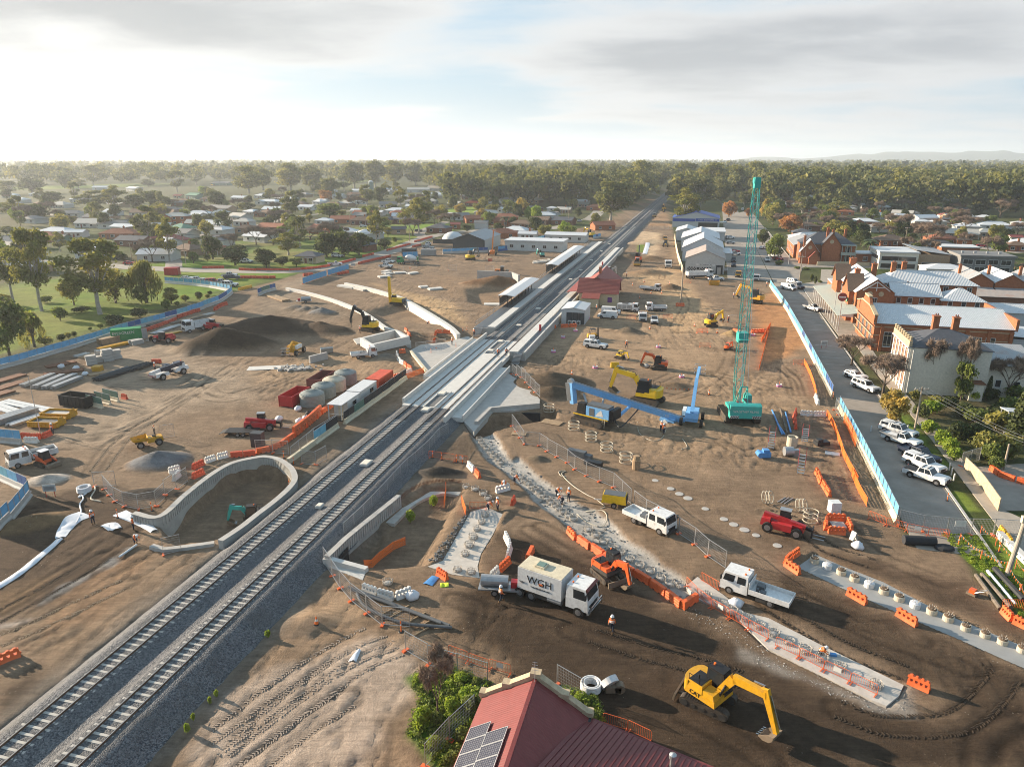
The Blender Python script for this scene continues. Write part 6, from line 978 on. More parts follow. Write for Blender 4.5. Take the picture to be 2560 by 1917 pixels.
def veh(name,parts,a,b,label,cat,group=None,dz=0.0):
 pa,pb=at(*a),at(*b);p=(pa+pb)/2;d=pb-pa;return spawn(name,parts,Vector((p.x,p.y,max(gz(p.x,p.y),.03 if 64<st(p)[1]<73 else-9)+dz)),math.atan2(d.y,d.x),label,cat,group)
# --- people
def person_body(pose):
 J=dict(pelvis=(0,0,.95),chest=(0,0,1.32),neck=(0,0,1.50),head=(.02,0,1.62),crown=(.02,0,1.76),hl=(0,.11,.9),hr=(0,-.11,.9),kl=(.03,.12,.5),kr=(.03,-.12,.5),al=(0,.12,.08),ar=(0,-.12,.08),tl=(.17,.13,.03),tr=(.17,-.13,.03),sl=(0,.2,1.42),sr=(0,-.2,1.42),el=(.02,.26,1.15),er=(.02,-.26,1.15),wl=(.12,.25,.92),wr=(.12,-.25,.92),fl=(.16,.25,.82),fr=(.16,-.25,.82))
 if pose=='walk':J.update(kl=(.22,.12,.52),al=(.28,.12,.1),tl=(.44,.13,.06),kr=(-.05,-.12,.5),ar=(-.3,-.12,.12),tr=(-.15,-.13,.03),wl=(-.1,.28,.95),wr=(.25,-.26,.98),fl=(-.1,.28,.85),fr=(.32,-.25,.92))
 if pose=='bend':
  J.update(pelvis=(-.1,0,.8),chest=(.25,0,1.02),neck=(.4,0,1.1),head=(.52,0,1.12),crown=(.64,0,1.18),sl=(.33,.2,1.06),sr=(.33,-.2,1.06),el=(.45,.24,.8),er=(.45,-.24,.8),wl=(.6,.15,.58),wr=(.6,-.15,.58),fl=(.66,.12,.5),fr=(.66,-.12,.5),hl=(-.1,.11,.76),hr=(-.1,-.11,.76),kl=(.14,.13,.45),kr=(.1,-.13,.45))
 if pose=='kneel':J.update(pelvis=(-.15,0,.42),chest=(.1,0,.75),neck=(.22,0,.9),head=(.3,0,.98),crown=(.38,0,1.08),sl=(.15,.2,.84),sr=(.15,-.2,.84),el=(.35,.24,.6),er=(.35,-.24,.6),wl=(.55,.12,.5),wr=(.55,-.12,.5),fl=(.63,.1,.46),fr=(.63,-.1,.46),hl=(-.12,.12,.38),hr=(-.12,-.12,.38),kl=(.3,.16,.42),kr=(.12,-.16,.08),al=(.22,.16,.08),ar=(-.32,-.15,.08),tl=(.38,.17,.03),tr=(-.46,-.15,.05))
 names=list(J);E_=[('pelvis','chest'),('chest','neck'),('neck','head'),('head','crown'),('pelvis','hl'),('pelvis','hr'),('hl','kl'),('hr','kr'),('kl','al'),('kr','ar'),('al','tl'),('ar','tr'),('chest','sl'),('chest','sr'),('sl','el'),('sr','er'),('el','wl'),('er','wr'),('wl','fl'),('wr','fr')]
 rad=dict(pelvis=.16,chest=.175,neck=.065,head=.10,crown=.075,hl=.11,hr=.11,kl=.075,kr=.075,al=.055,ar=.055,tl=.045,tr=.045,sl=.09,sr=.09,el=.06,er=.06,wl=.042,wr=.042,fl=.04,fr=.04)
 me=bpy.data.meshes.new('body');me.from_pydata([J[n]for n in names],[(names.index(a),names.index(b))for a,b in E_],[]);o=bpy.data.objects.new('body',me);COL.objects.link(o)
 o.modifiers.new('s','SKIN');o.modifiers.new('d','SUBSURF').levels=1;sv=me.skin_vertices[0].data
 for i,n in enumerate(names):sv[i].radius=(rad[n],rad[n]*(1.25 if n in('pelvis','chest')else 1));sv[i].use_root=n=='pelvis'
 dg=bpy.context.evaluated_depsgraph_get();m2=bpy.data.meshes.new_from_object(o.evaluated_get(dg));bpy.data.objects.remove(o);m2.materials.clear()
 for k in('hivis','trouser','skin','boot'):m2.materials.append(M[k])
 PT={n:Vector(J[n])for n in names};reg={n:0 for n in names};reg.update(pelvis=1,hl=1,hr=1,kl=1,kr=1,al=3,ar=3,tl=3,tr=3,neck=2,head=2,crown=2,wl=2,wr=2,fl=2,fr=2)
 smp=[]
 for a,b in E_:
  for f in(0,.2,.4,.6,.8,1):smp.append((PT[a].lerp(PT[b],f),reg[a]if f<.5 else reg[b]))
 for f in m2.polygons:f.material_index=min(smp,key=lambda q:(q[0]-f.center).length)[1];f.use_smooth=True
 return m2,PT
PB={}
def person(pose,p,yaw,label,helmet='helmet',scale=1.0):
 if pose not in PB:
  me,PT=person_body(pose);hd,cr=PT['head'],PT['crown'];ax=(cr-hd).normalized();q=ax.to_track_quat('Z','Y').to_euler();c=hd+ax*.06
  he=MB().lathe([(.17,-.02),(.165,0),(.135,.03),(.13,.08),(.1,.14),(.04,.17),(0,.175)],14).mesh('hard_hat','helmet',True);up=(PT['chest']-PT['pelvis']).normalized();v=MB()
  for z,r_ in((.05,.245),(-.15,.235)):v.lathe([(r_,-.03),(r_+.012,0),(r_,.03)],14)
  bd=MB()
  for f in(.62,.95):pp=PT['pelvis'].lerp(PT['chest'],f);n0=len(bd.v);bd.lathe([(.185,-.03),(.195,0),(.185,.03)],14);e_=up.to_track_quat('Z','Y').to_matrix();bd.v[n0:]=[tuple(pp+e_@Vector((x,y*1.2,z)))for x,y,z in bd.v[n0:]]
  hair=MB().lathe([(.112,-.1),(.118,0),(.10,.06)],12).mesh('hair','bark_dark',True);face=MB().box((.098,0,-.02),(.03,.03,.05)).mesh('nose','skin')
  PB[pose]=(me,he,tuple(c),q,bd.mesh('reflective_band','reflect'),hair,tuple(hd-ax*.0),face)
 me,he,c,q,bd,hair,hd,face=PB[pose]
 return spawn('person',[P('body',me,None,[P('reflective_band',bd)]),P('hard_hat',he,loc=c,rz=q),P('hair',hair,loc=hd,rz=q)],p,yaw,label,'person',None,scale)
# --- concrete works: walls, slabs, piles
def dense_px(pts,z=0.0,n=6):return smooth_path([g(t,x,y,z)for t,x,y in pts],n)
def rib_band(path,side,z0,z1,pitch=.42,off=.26):
 mb=MB();acc=0.0
 for a,b in zip(path[:-1],path[1:]):
  d=(b-a);d.z=0;L=d.length
  if L<1e-4:continue
  u=d/L;nn=Vector((u.y,-u.x,0));x=pitch-acc
  while x<L:p=a+u*x+nn*side*off;mb.box((p.x,p.y,(z0+z1)/2),(.2,.10,z1-z0),math.atan2(u.y,u.x));x+=pitch
  acc=(acc+L)%pitch
 return mb
def wall_thing(name,pts,z0,z1,th,m,label,rib=None,zt=.9,closed=False,cope=None):
 pth=dense_px(pts,zt);o=pth[0].copy();o.z=0;loc=[p-o for p in pth]
 for p in loc:p.z=0
 ps=[P('wall_body',MB().sweep(loc,[(-th/2,z0),(th/2,z0),(th/2,z1),(-th/2,z1)]),m)]
 if rib:ps.append(P('rib_band',rib_band(loc,rib[0],rib[1],rib[2],off=th/2+.03),m,kind='stuff'))
 if cope:ps.append(P('coping',MB().sweep(loc,[(-th/2-.06,z1),(th/2+.06,z1),(th/2+.06,z1+.08),(-th/2-.06,z1+.08)]),cope))
 return spawn(name,ps,o,0,label,'wall')
wall_thing('retaining_wall',tq('C1 1150 560 1375 590 1600 400 1820 230 2000 130 2208 82 C2 90 75 200 100 300 170 335 260 290 340 170 450 0 580 C1 2080 680 1900 800'),-2.8,.95,.6,'ribconc','curved U-shaped concrete wall with ribbed top beside the ballast',(1,-.1,.9),.95,cope='concrete')
one('wall_stub',MB().sweep([g('C1',1850,835),g('C1',1600,870),g('C1',1420,890),g('C1',1310,860)],[(-.35,-.3),(.35,-.3),(.3,.35),(-.3,.35)]),'concrete','low broken concrete footing beside the fence gate near the ballast','footing')
wall_thing('retaining_wall',tq('C2 610 935 700 850 790 765 1000 595 1235 408'),-2.0,.95,.5,'ribconc','straight ribbed concrete wall along the foot of the ballast',(1,-.3,.9),.95,cope='concrete')
one('culvert_headwall',MB().sweep([g('C2',585,950,.6),g('C2',655,958,.6),g('C2',955,1040,.4)],[(-.3,-1.7),(.3,-1.7),(.3,.1),(-.3,.1)]),'white_concrete','pale concrete wing wall beside the box culvert opening','wall')
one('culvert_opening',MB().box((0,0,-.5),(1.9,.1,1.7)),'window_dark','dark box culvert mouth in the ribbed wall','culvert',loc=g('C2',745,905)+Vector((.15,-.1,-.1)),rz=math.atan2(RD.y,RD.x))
one('footing_slab',MB().vprism([tuple(g(*p)[:2])for p in tq('C2 585 1010 950 1060 920 1140 690 1050')],-.4,.06),'white_concrete','wedge shaped concrete footing below the culvert wing wall','footing')
rpth=dense_px(tq('C2 1240 470 1330 390 1440 335 1560 310 1680 305 1780 320'),-.3,10);mb=MB();mh=MB()
for q in(-.16,.16):
 pr=[]
 for a,b in zip(rpth[:-1],rpth[1:]):
  nn=Vector(((b-a).y,-(b-a).x,0)).normalized()*q;L=(b-a).length
  for k in range(max(1,int(L/.16))):p=a.lerp(b,k*.16/L)+nn;mb.bar((p.x,p.y,-1.1),(p.x,p.y,.35),.035);pr.append(p)
 for z in(-.6,-.2,.15):mh.tube([(p.x,p.y,z)for p in pr[::4]],.022,4)
spawn('rebar_wall',[P('starter_bars',mb,'rust',kind='stuff'),P('tie_bar',mh,'rust')],(0,0,0),0,'curved curtain of rusty reinforcing bars beside the ballast fence','rebar')
def slab(name,pts,z0,z1,m,label,cat='slab'):return one(name,MB().vprism([(p.x,p.y)for p in tp(pts)],z0,z1),m,label,cat)
one('curved_footing',MB().sweep(dense_px(tq('C2 1130 600 1300 440 1480 350 1650 325 1830 360 1990 440'),0,8),[(-.9,-1.3),(.9,-1.3),(.9,-.62),(-.9,-.62)]),'pale_slab','curved pale concrete strip below the rusty bars','slab')
slab('pile_pad',PAD1,-.6,-.12,'pale_slab','pale concrete pad with a row of pile cages in the excavation');slab('blinding_slab',PALE,-.6,.03,'pale_slab','long pale concrete strip with pile cages behind the orange railings');slab('blinding_slab',GREY,-.7,-.2,'grey_slab','smooth grey concrete strip carrying the row of round pile caps')
RK=random.Random(3)
@lru_cache(None)
def cage(v,r=.42,h=.45,n=14):
 rk=random.Random(v);mb=MB();
 for i in range(n):a=2*PI*i/n;l=rk.uniform(-.08,.1);mb.bar((r*math.cos(a),r*math.sin(a),0),((r+l)*math.cos(a),(r+l)*math.sin(a),h*rk.uniform(.7,1.1)),.045)
 ring=MB()
 for z in(.12,.35):ring.tube([(r*1.04*math.cos(2*PI*i/12),r*1.04*math.sin(2*PI*i/12),z)for i in range(13)],.025,4)
 return[P('bar_ring',mb,'rebar'),P('hoop',ring,'rebar'),P('concrete_core',MB().lathe([(r*.8,0),(r*.75,.16),(0,.2)],12),'concrete')]
for pts,lab,grp in(('C3 20 190;75 225;110 250;135 275;165 305;200 325;230 350;255 380;300 410;335 440;370 465;405 490;440 520;490 555;530 580','dark cluster of pile reinforcement in the rocky trench','pile cages in the rocky trench'),('C3 660 670;725 720;790 780;870 825;940 870;1020 930;1105 980;1195 1030;1285 1090;1365 1140;1465 1155','pale round pile cage behind the orange barrier wall','pile cages behind the orange barriers'),('C3 1675 1280;1780 1340;1895 1410;2015 1470;2130 1540','ring of bent reinforcing bars on the pale concrete strip','pile cages on the pale strip'),('D4 50 510;180 580;320 655;460 725;620 800;930 955','ring of bent reinforcing bars on the pale concrete strip','pile cages on the pale strip'),('C2 1975 570;1945 630;1905 690;1875 760;1840 830;1805 905;1740 1040;1855 1060','wire pile cage standing on the pale concrete pad','pile cages on the pad'),('C2 1810 320;1890 350;1960 390;2000 430','small pile cage at the end of the rusty bar curtain','pile cages by the rusty bars'),('C2 1135 1160','lone pile cage near the culvert footing',None),('B2 1925 1210;1945 1240;1965 1265;1990 1290;2020 1325;2050 1350;2085 1380;2110 1410','white capped pile in the trench near the bridge','piles near the bridge')):
 t=pts[:2]
 for k,q in enumerate(pts[3:].split(';')):
  x,y=map(float,q.split());p=at(t,x,y+8);p.z=.03 if 'strip' in lab else(-.12 if 'pad' in lab else p.z-.03);spawn('pile_cage',cage(k%4),p,RK.uniform(0,6),lab,'pile cage',grp,RK.uniform(.95,1.15))
for t,x,y,wh in[('C4',400,965,0),('C4',508,1015,1),('C4',630,1065,0),('C4',745,1120,0),('C4',870,1175,1),('C4',998,1230,0),('C4',1130,1290,0),('C4',1265,1350,1),('C4',1410,1405,0),('C4',1552,1465,0),('C4',1703,1545,0),('C4',1870,1605,0),('D4',2020,570,0),('D4',2190,640,0)]:
 p=g(t,x,y+18,-.2);rk=random.Random(int(x));top=MB().lathe([(.40,.46),(.36,.54),(.2,.58),(0,.6)],14);bars=MB()
 for i in range(9):a=i*.7;bars.bar((.22*math.cos(a),.22*math.sin(a),.5),(.34*math.cos(a)+rk.uniform(-.15,.15),.34*math.sin(a),.75+rk.uniform(-.1,.1)),.03)
 spawn('capped_pile',[P('collar',MB().lathe([(.46,0),(.46,.46),(.40,.48)],20),'pvc_white' if wh else 'tank_cream'),P('broken_top',top,'bag' if wh else 'soil_mid'),P('bar',bars,'rebar')],p,rk.uniform(0,6),'white wrapped pile cap on the smooth grey strip' if wh else 'cream collared pile cap with broken brown top on the grey strip','pile cap','wrapped pile caps' if wh else 'collared pile caps',1.0 if x<1650 and t=='C4' else .9)
def hoop_cage(r,h,lying=False):
 mb=MB();c=[(r*math.cos(2*PI*i/18),r*math.sin(2*PI*i/18))for i in range(19)]
 for k in range(3):z=.08+(h-.1)*k/2;mb.tube([(x,y,z)for x,y in c],.05,5)
 for i in(0,5,9,14):mb.bar((*c[i],0),(*c[i],h),.05)
 return[P('hoop_ring',mb,'tank_cream')]
for t,x,y,r,h in(('B3',318,990,.85,1.1),('B3',532,1160,.85,1.1),('B3',680,1255,.85,1.1),('B3',815,1345,.85,1.1),('B3',980,1445,.85,1.2),('C4',362,640,.8,1.2)):spawn('hoop_cage',hoop_cage(r,h),at(t,x,y-14),RK.uniform(0,6),'round cream steel hoop cage standing on the soil near the drill rig' if t=='B3' else 'round cream hoop cage behind the red telehandler','hoop cage','hoop cages by the drill rig' if t=='B3' else None)
for t,x,y in(('C4',245,540),('C3',2165,470)):o=spawn('hoop_cage',hoop_cage(.75,.9),at(t,x,y,.75),(PI/2-.3,0,.9),'cream hoop cage lying on its side '+('above the red telehandler cab' if t=='C4' else 'near the short steel bars'),'hoop cage')
one('pile_stub',MB().lathe([(.55,0),(.55,1.3),(.45,1.35),(.4,1.9),(0,1.9)],12),'timber','brown stub of a pile with bristling bars beside the hoop cages','pile',loc=at('B3',1070,1490))
for k,(t,x,y)in enumerate(tq('C3 1235 278 1368 352 1443 395 1517 432 1667 522 1828 610 1912 655 2005 702 2105 750 C4 80 840')):one('bored_pile',MB().lathe([(.42+.04*(k%4),-.2),(.42+.04*(k%4),.02),(.0,.03)],16),'concrete','pale flush pile disc in the line across the brown soil','pile','flush pile discs',loc=at(t,x,y,.02))
SLB=tq('B2 1770 1040 2150 640 2208 690 B3 110 740 240 890 235 950 0 985 B2 2050 985 1950 1090 1880 1170 1800 1090')
sp_=[g(t,x,y,.35)for t,x,y in SLB];one('abutment_slab',MB().vprism([(p.x,p.y)for p in sp_],-.5,.35),'concrete','pale concrete slab beside the bridge with a dark opening beneath','slab')
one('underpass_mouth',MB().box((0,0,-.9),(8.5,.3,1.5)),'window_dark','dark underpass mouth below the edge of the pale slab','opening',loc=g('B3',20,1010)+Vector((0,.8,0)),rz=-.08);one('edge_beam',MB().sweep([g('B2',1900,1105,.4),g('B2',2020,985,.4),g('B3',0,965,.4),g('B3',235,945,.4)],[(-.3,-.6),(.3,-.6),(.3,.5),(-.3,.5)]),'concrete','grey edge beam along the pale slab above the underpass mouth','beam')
slab('bridge_apron',tq('B2 1335 470 1420 425 1650 400 1830 350 1870 380 1490 655 1500 700'),-.3,.12,'concrete','wet concrete apron on the far side of the bridge');one('apron_edge',MB().sweep([g('B2',1335,480,.3),g('B2',1525,720,.3)],[(-.25,-.2),(.25,-.2),(.25,.3),(-.25,.3)]),'cream_paint','cream concrete edge strip running down to the bridge parapet','kerb')
one('puddle',MB().vprism([(p.x,p.y)for p in tp(tq('B2 1450 440 1640 415 1680 440 1600 470 1470 470'))],.12,.126),'puddle','puddle of dark water on the wet concrete apron','puddle')
wall_thing('approach_wall',tq('A2 265 1170 430 1205 640 1262 860 1345 1000 1425 1120 1510 B2 1240 310 1320 390'),-1.6,.85,.9,'white_concrete','long curving white concrete wall ending at the square pit',zt=.85);wall_thing('approach_wall',tq('A2 770 1130 960 1170 1120 1213 1240 1250 1330 1295 1470 1375 1600 1455 B2 1690 275 1745 330'),-1.6,1.0,.9,'white_concrete','second curving white concrete wall on the far side of the cut',zt=1.0,cope='white_concrete')
pc=[g('B2',x,y,1.0)for x,y in((915,410),(1010,470),(1310,395),(1195,330),(925,350))];pc=[g('B2',915,400,1.0),g('B2',1005,455,1.0),g('B2',1310,385,1.0),g('B2',1200,328,1.0)]
one('concrete_pit',MB().sweep(pc,[(-.45,-.8),(.45,-.8),(.45,1.0),(-.45,1.0)],closed=True),'white_concrete','square open-topped white concrete pit at the end of the curving wall','pit');one('far_wall',MB().sweep([g('A2',1910,1060,1.5),g('A2',2208,1075,1.5),g('A3',60,1100,1.5)],[(-.3,-1.6),(.3,-1.6),(.3,1.5),(-.3,1.5)]),'concrete','straight grey concrete wall beside the orange roller','wall')
one('pit_chamber',MB().vprism([(p.x,p.y)for p in tp(tq('B2 840 380 905 365 910 420 870 420'))],-.3,.25),'concrete','small concrete chamber next to the square pit','pit')
# --- barriers, fences, hoardings
@lru_cache(None)
def barrier(kind,col):
 b=MB()
 if kind=='holes':
  b.fr(-.98,.98,.27,0,-.96,.96,.17,.34)
  for x in(-.86,-.43,0,.43,.86):b.fr(x-.13,x+.13,.16,.34,x-.07,x+.07,.12,.56)
  b.fr(-.93,.93,.13,.56,-.93,.93,.12,.80)
  for x in(-.7,-.25,.25,.7):b.fr(x-.14,x+.14,.12,.80,x-.08,x+.08,.10,.90)
  return[P('barrier_shell',b,col),P('joint_lug',MB().box((.99,0,.3),(.12,.12,.14)),col),P('joint_lug',MB().box((-.99,0,.62),(.12,.12,.14)),col)]
 b.prism([(-.26,0),(-.26,.16),(-.22,.22),(-.25,.3),(-.25,.42),(-.21,.48),(-.23,.55),(-.23,.66),(-.19,.72),(-.2,.8),(.2,.8),(.19,.72),(.23,.66),(.23,.55),(.21,.48),(.25,.42),(.25,.3),(.22,.22),(.26,.16),(.26,0)],-.97,.97);b.v=[(y,x,z)for x,y,z in b.v];b.f=[f[::-1]for f in b.f]
 return[P('barrier_shell',b,col),P('fill_cap',MB().cyl((-.5,0,.8),(-.5,0,.84),.09,n=8).cyl((.5,0,.8),(.5,0,.84),.09,n=8),col),P('forklift_slot',MB().box((-.4,0,.07),(.3,.54,.1)).box((.4,0,.07),(.3,.54,.1)),'black')]
def run(pts,L):
 pth=[at(*p)if not isinstance(p,Vector)else p for p in pts];tot=0;out=[];seg=[(b-a).length for a,b in zip(pth[:-1],pth[1:])];T=sum(seg);n=max(1,round(T/L))
 def pos(d):
  for a,b,l in zip(pth[:-1],pth[1:],seg):
   if d<=l or b is pth[-1]:return a.lerp(b,min(1,d/max(l,1e-6)))
   d-=l
 for i in range(n):a,b=pos(T*i/n),pos(T*(i+1)/n);c=(a+b)/2;c.z=gz(c.x,c.y);out.append((c,math.atan2((b-a).y,(b-a).x),(b-a).length))
 return out
BC={'o':'barrier_orange','r':'barrier_red','w':'barrier_white','y':'barrier_yellow'};BCN={'o':'bright orange','r':'red','w':'white','y':'yellow'}
BAR='''h o C3 480 720 545 795|beside the long barrier wall
s o C3 560 800 900 1010 1190 1180 1460 1375|in the barrier wall along the pile trench
s o C3 1460 1395 1590 1300|closing the end of the barrier wall
s o C3 140 985 172 890|standing alone behind the water truck
h o C4 680 1250 850 1355|alone beside the middle of the grey strip
h o C4 1100 1435 1295 1545|second one alone beside the grey strip
h o D4 1200 920 1400 1020|at the end of the pale concrete strip
h o C4 135 1005 280 1095|at the head of the grey strip
h o C4 140 1000 258 905|angled away from the head of the grey strip
h o C4 412 210 455 300 535 425|in the short row below the ladder stand
h o C4 485 625 505 725|around the small square pit lid
h o C4 505 730 670 750|around the small square pit lid
h o C4 690 635 720 740|around the small square pit lid
h o C4 500 615 680 630|around the small square pit lid
h o C4 2010 1410 2130 1525 2260 1570|by the timber poles at the verge
s o B4 1915 1500 1960 1545 2110 1600 2300 1650|in the compound below the garden
h r B4 240 1000 225 1060 240 1150|in the red row near the pipes
h w B4 270 1020 385 1030 500 1035|in the white row across the soil
h w B4 405 870 430 940|end of the orange netting by the footpath
h w C2 925 1215 1065 1275 1220 1310 1345 1250|in the white arc near the grey pipes
h o C2 1555 1085 1655 1140|beside the blue tarp
h w C2 2030 1135 2090 1065|next to the silver trailer
h o C2 2100 1075 2180 985|between white ones above the silver trailer
h w C2 2170 965 2195 850 2150 760|in the white curve beside the pad
h r C3 0 505 22 455|heaped beside the pad workers
h w C2 1830 150 1885 215|in the dug ground by the trench
h o C2 1890 220 1935 262|next to the white one by the trench
h w C2 2062 385 2195 355|in front of the bending worker
s o B2 0 1360 165 1330 330 1215 480 1095 560 1020 660 955|in the long winding wall below the tanks
h o B2 1235 495 1295 490|at the bend near the bridge apron
h w B2 1215 505 1228 560 1272 592|in the white bend near the bridge apron
h o B2 1275 595 1340 640|below the white bend near the bridge
h w B2 1350 655 1290 680|white one beside the red container end
h o B2 1285 690 1180 710|beside the red container end
h o B2 1530 355 1560 315 1680 325|in the cut before the platform stairs
h o B2 1285 300 1330 330|near the curving wall end
s r B1 1985 1390 2208 1370|behind the ribbed curved wall
h w B1 1770 1440 1870 1410 1970 1385|white row behind the ribbed curved wall
h r B1 1660 1500 1760 1450|red pair behind the ribbed curved wall
h w B1 1455 1530 1560 1500|in the loose white heap
h w B1 1490 1600 1560 1545|in the loose white heap
h r B1 1660 1580 1765 1530|stacked red one behind the curved wall
s r B1 1255 305 1400 255 1520 205|in the red row inside the blue fence
s r B1 1530 195 1720 130|in the upper red row inside the blue fence
h r B1 1850 125 1900 95 1960 75|near the steel offcuts by the blue fence
s r B1 1310 575 1395 575|alone beside the mobile crane
h r B1 185 1225 300 1235 370 1230 450 1195|below the yellow bins
h w B1 205 1262 335 1265|white pair below the yellow bins
h r B1 1055 880 1100 892|behind the stored green screens
h o D1 -110 800 0 760 200 690|in the muddy ground beside the ballast
s r A1 1745 1005 1935 1003|along the road past the paddock
s r A1 2060 1020 2208 1025|along the road bend verge
s r A2 0 1022 300 1024 500 1008 640 988|in the long red line round the road bend
s r A2 720 968 860 932|along the road beyond the bend
s r A2 920 908 1015 886|short row along the road
s r A2 1130 855 1330 800|along the straight of the road
s r A2 1370 780 1520 738|by the road junction
s r A1 2050 1090 2208 1090|below the road near the parked cars
s r A2 0 1092 170 1090|by the green corner of the haul road
s r A2 885 970 1020 935 1160 905|along the site side of the road
s r A2 405 1070 490 1060|at the haul road gate
s r A2 620 1040 790 990|beside the gate screens
s r A2 700 1062 800 1045|below the gate screens
s r A2 1350 825 1420 808|before the charcoal shed road
s y A1 2060 1195 2175 1170|beside the parked cars at the gate
h w A3 180 962 330 940|near the small teal excavator
s o A3 325 1520 380 1518|before the equipment room
h o A3 420 1515 560 1508|orange row before the equipment room
h o A3 2060 1560 2180 1555|by the crane jib foot
s o A3 1905 1545 2010 1580|beside the crane jib
h o A3 1410 1330 1490 1330|round the tall timber pole
h y C4 1995 715 2100 850|yellow one beside the concrete kerb
h r A2 2000 940 2040 940|near the boom lift
h w A3 330 1490 400 1480|beside the equipment room corner'''
for ln in BAR.split('\n'):
 d,lab=ln.split('|');f=d.split();kd,c,t=f[:3];v=list(map(float,f[3:]));pts=[(t,v[i],v[i+1])for i in range(0,len(v),2)];R_=run(pts,2.0);far_=R_[0][0].y>170
 for p,a,L in R_:spawn('traffic_barrier',barrier('holes' if kd=='h' else 'solid',BC[c]),p+Vector((RK.uniform(-.06,.06),RK.uniform(-.06,.06),0)),a+RK.uniform(-.09,.09),f"{BCN[c]} {'slotted' if kd == 'h' else 'ribbed'} plastic barrier {lab}",'barrier',f'{BCN[c]} barriers {lab}' if len(R_)>1 or lab.startswith(('around','in the loose'))else None,(min(1.1,L/2.12),1,1)if not far_ else(min(1.2,L/2.1),1.1,1.1))
for p,a,L in run(tq('B2 330 1215 480 1095 560 1020'),2.0):spawn('traffic_barrier',barrier('solid','barrier_orange'),p+Vector((0,0,.8)),a,'orange ribbed barrier stacked on top of the winding wall below the tanks','barrier','barriers stacked on the winding wall')
@lru_cache(None)
def fence_design(L,netting=None,sign=False,foot='barrier_orange'):
 f=MB()
 for z in(.12,2.0):f.bar((-L/2,0,z),(L/2,0,z),.045)
 for x in(-L/2+.02,L/2-.02):f.bar((x,0,0),(x,0,2.05),.045)
 w_=MB();n=int(L/.15)
 for i in range(1,n):x=-L/2+L*i/n;w_.bar((x,0,.12),(x,0,2.0),.010)
 for i in range(1,7):w_.bar((-L/2,.005,.12+1.88*i/7),(L/2,.005,.12+1.88*i/7),.010)
 ps=[P('fence_frame',f,'galv'),P('wire_infill',w_,'galv',kind='stuff'),P('foot_block',MB().box((-L/2,0,.07),(.26,.62,.14)),foot)]
 if netting:ps.append(P('screen_cloth',MB().box((0,-.03,1.05),(L-.1,.02,1.8)),netting))
 if sign:ps.append(P('sign',MB().box((0,-.04,1.35),(1.1,.03,.7)),'trim_white'))
 return ps
FEN='''C3 300 30 380 75 480 130 545 190 650 245 760 295 880 345 1025 485|along the upper edge of the pile trench
C3 1050 500 1110 560 1240 620 1400 715 1480 770 1610 855 1700 950 1840 1040|behind the white tray truck
B3 0 1125 60 1210 110 1290 250 1292 310 1340|below the pale slab
B3 0 690 70 745 160 830 240 905|round the edge of the pale slab
B2 1660 1190 1590 1230 1500 1335 1385 1445 1310 1505 1190 1635|down the foot of the ballast by the bridge
C2 1190 322 1130 395 1060 470 900 640 760 770|above the ribbed ballast wall
C2 590 1000 655 1095 725 1205 800 1305 930 1395 1020 1490 1110 1540 1330 1550|zigzagging down past the grey pipes
D2 1290 655 1420 750 1650 825 1870 890 2000 935|behind the weedy verge
D2 1460 1656 1590 1510 1750 1330 1885 1215|along the side of the red roof
D3 385 955 610 1090|beside the white hose coils
C4 1120 665 1210 695 1350 722 1520 735 1700 748 1960 750 2150 765|across the end of the street
B4 575 985 640 1070|closing the gap in the street hoarding
C1 815 335 1005 325|~standing above the coiled hose
C1 900 355 1010 485 1150 535 1330 525 1420 435 1620 290|behind the curved wall end
C1 1410 925 1565 890|~at the broken footing
B2 305 1420 510 1250|beside the cream kerb block
B2 0 1355 150 1355 285 1365|in front of the winding barrier wall
B2 395 1445 510 1462 612 1405|mesh fence panels boxed beside the curved wall
A2 1230 1035 1320 1035|spare fence panel near the mixer truck
A2 1330 1002 1390 1007|second spare fence panel near the mixer truck
A2 1660 1022 1730 1022|spare fence panel on the open ground
A2 1980 1032 2050 1028|spare fence panel beside the orange roller
B1 1390 1230 1510 1210|spare fence panel behind the yellow dumper
B2 1380 470 1640 445|on the wet apron
B4 1660 1470 1820 1420|~at the compound corner
B3 1930 230 1790 215|beside the yellow excavator
A3 1130 665 1260 668 1385 668|across the haul road'''
for k,ln in enumerate(FEN.split('\n')):
 d,lab=ln.split('|');lab=('mesh gate panel '+lab[1:]if lab[0]=='~' else lab if 'panel' in lab else 'mesh fence panel '+lab);f=d.split();t=f[0];v=list(map(float,f[1:]));pts=[(t,v[i],v[i+1])for i in range(0,len(v),2)];R_=run(pts,2.4)
 for i,(p,a,L)in enumerate(R_):spawn('fence_panel',fence_design(2.4,None,k in(10,1)and i%5==2),p+Vector((0,0,.35))if 'pale slab' in lab and 'round' in lab else p,a,lab,'fence',lab.replace('panel','panels',1)if len(R_)>1 else None,(L/2.4,1,1))
for t,v,lab in(('A2',(405,1140,500,1105,610,1070),'blue'),('A2',(620,1065,800,1010),'blue'),('B2',(505,1255,690,1135),'dark'),('A2',(1265,905,1395,900),'blue')):
 R_=run([(t,v[i],v[i+1])for i in range(0,len(v),2)],2.4)
 for i,(p,a,L)in enumerate(R_):spawn('fence_panel',fence_design(2.4,'banner_blue' if lab=='blue' else 'dark_cloth'),p,a,'fence panel with blue cloth at the haul road gate' if lab=='blue' else 'fence panel with black cloth beside the ballast','fence',f'{lab} cloth fence panels',(L/2.4,1,1))
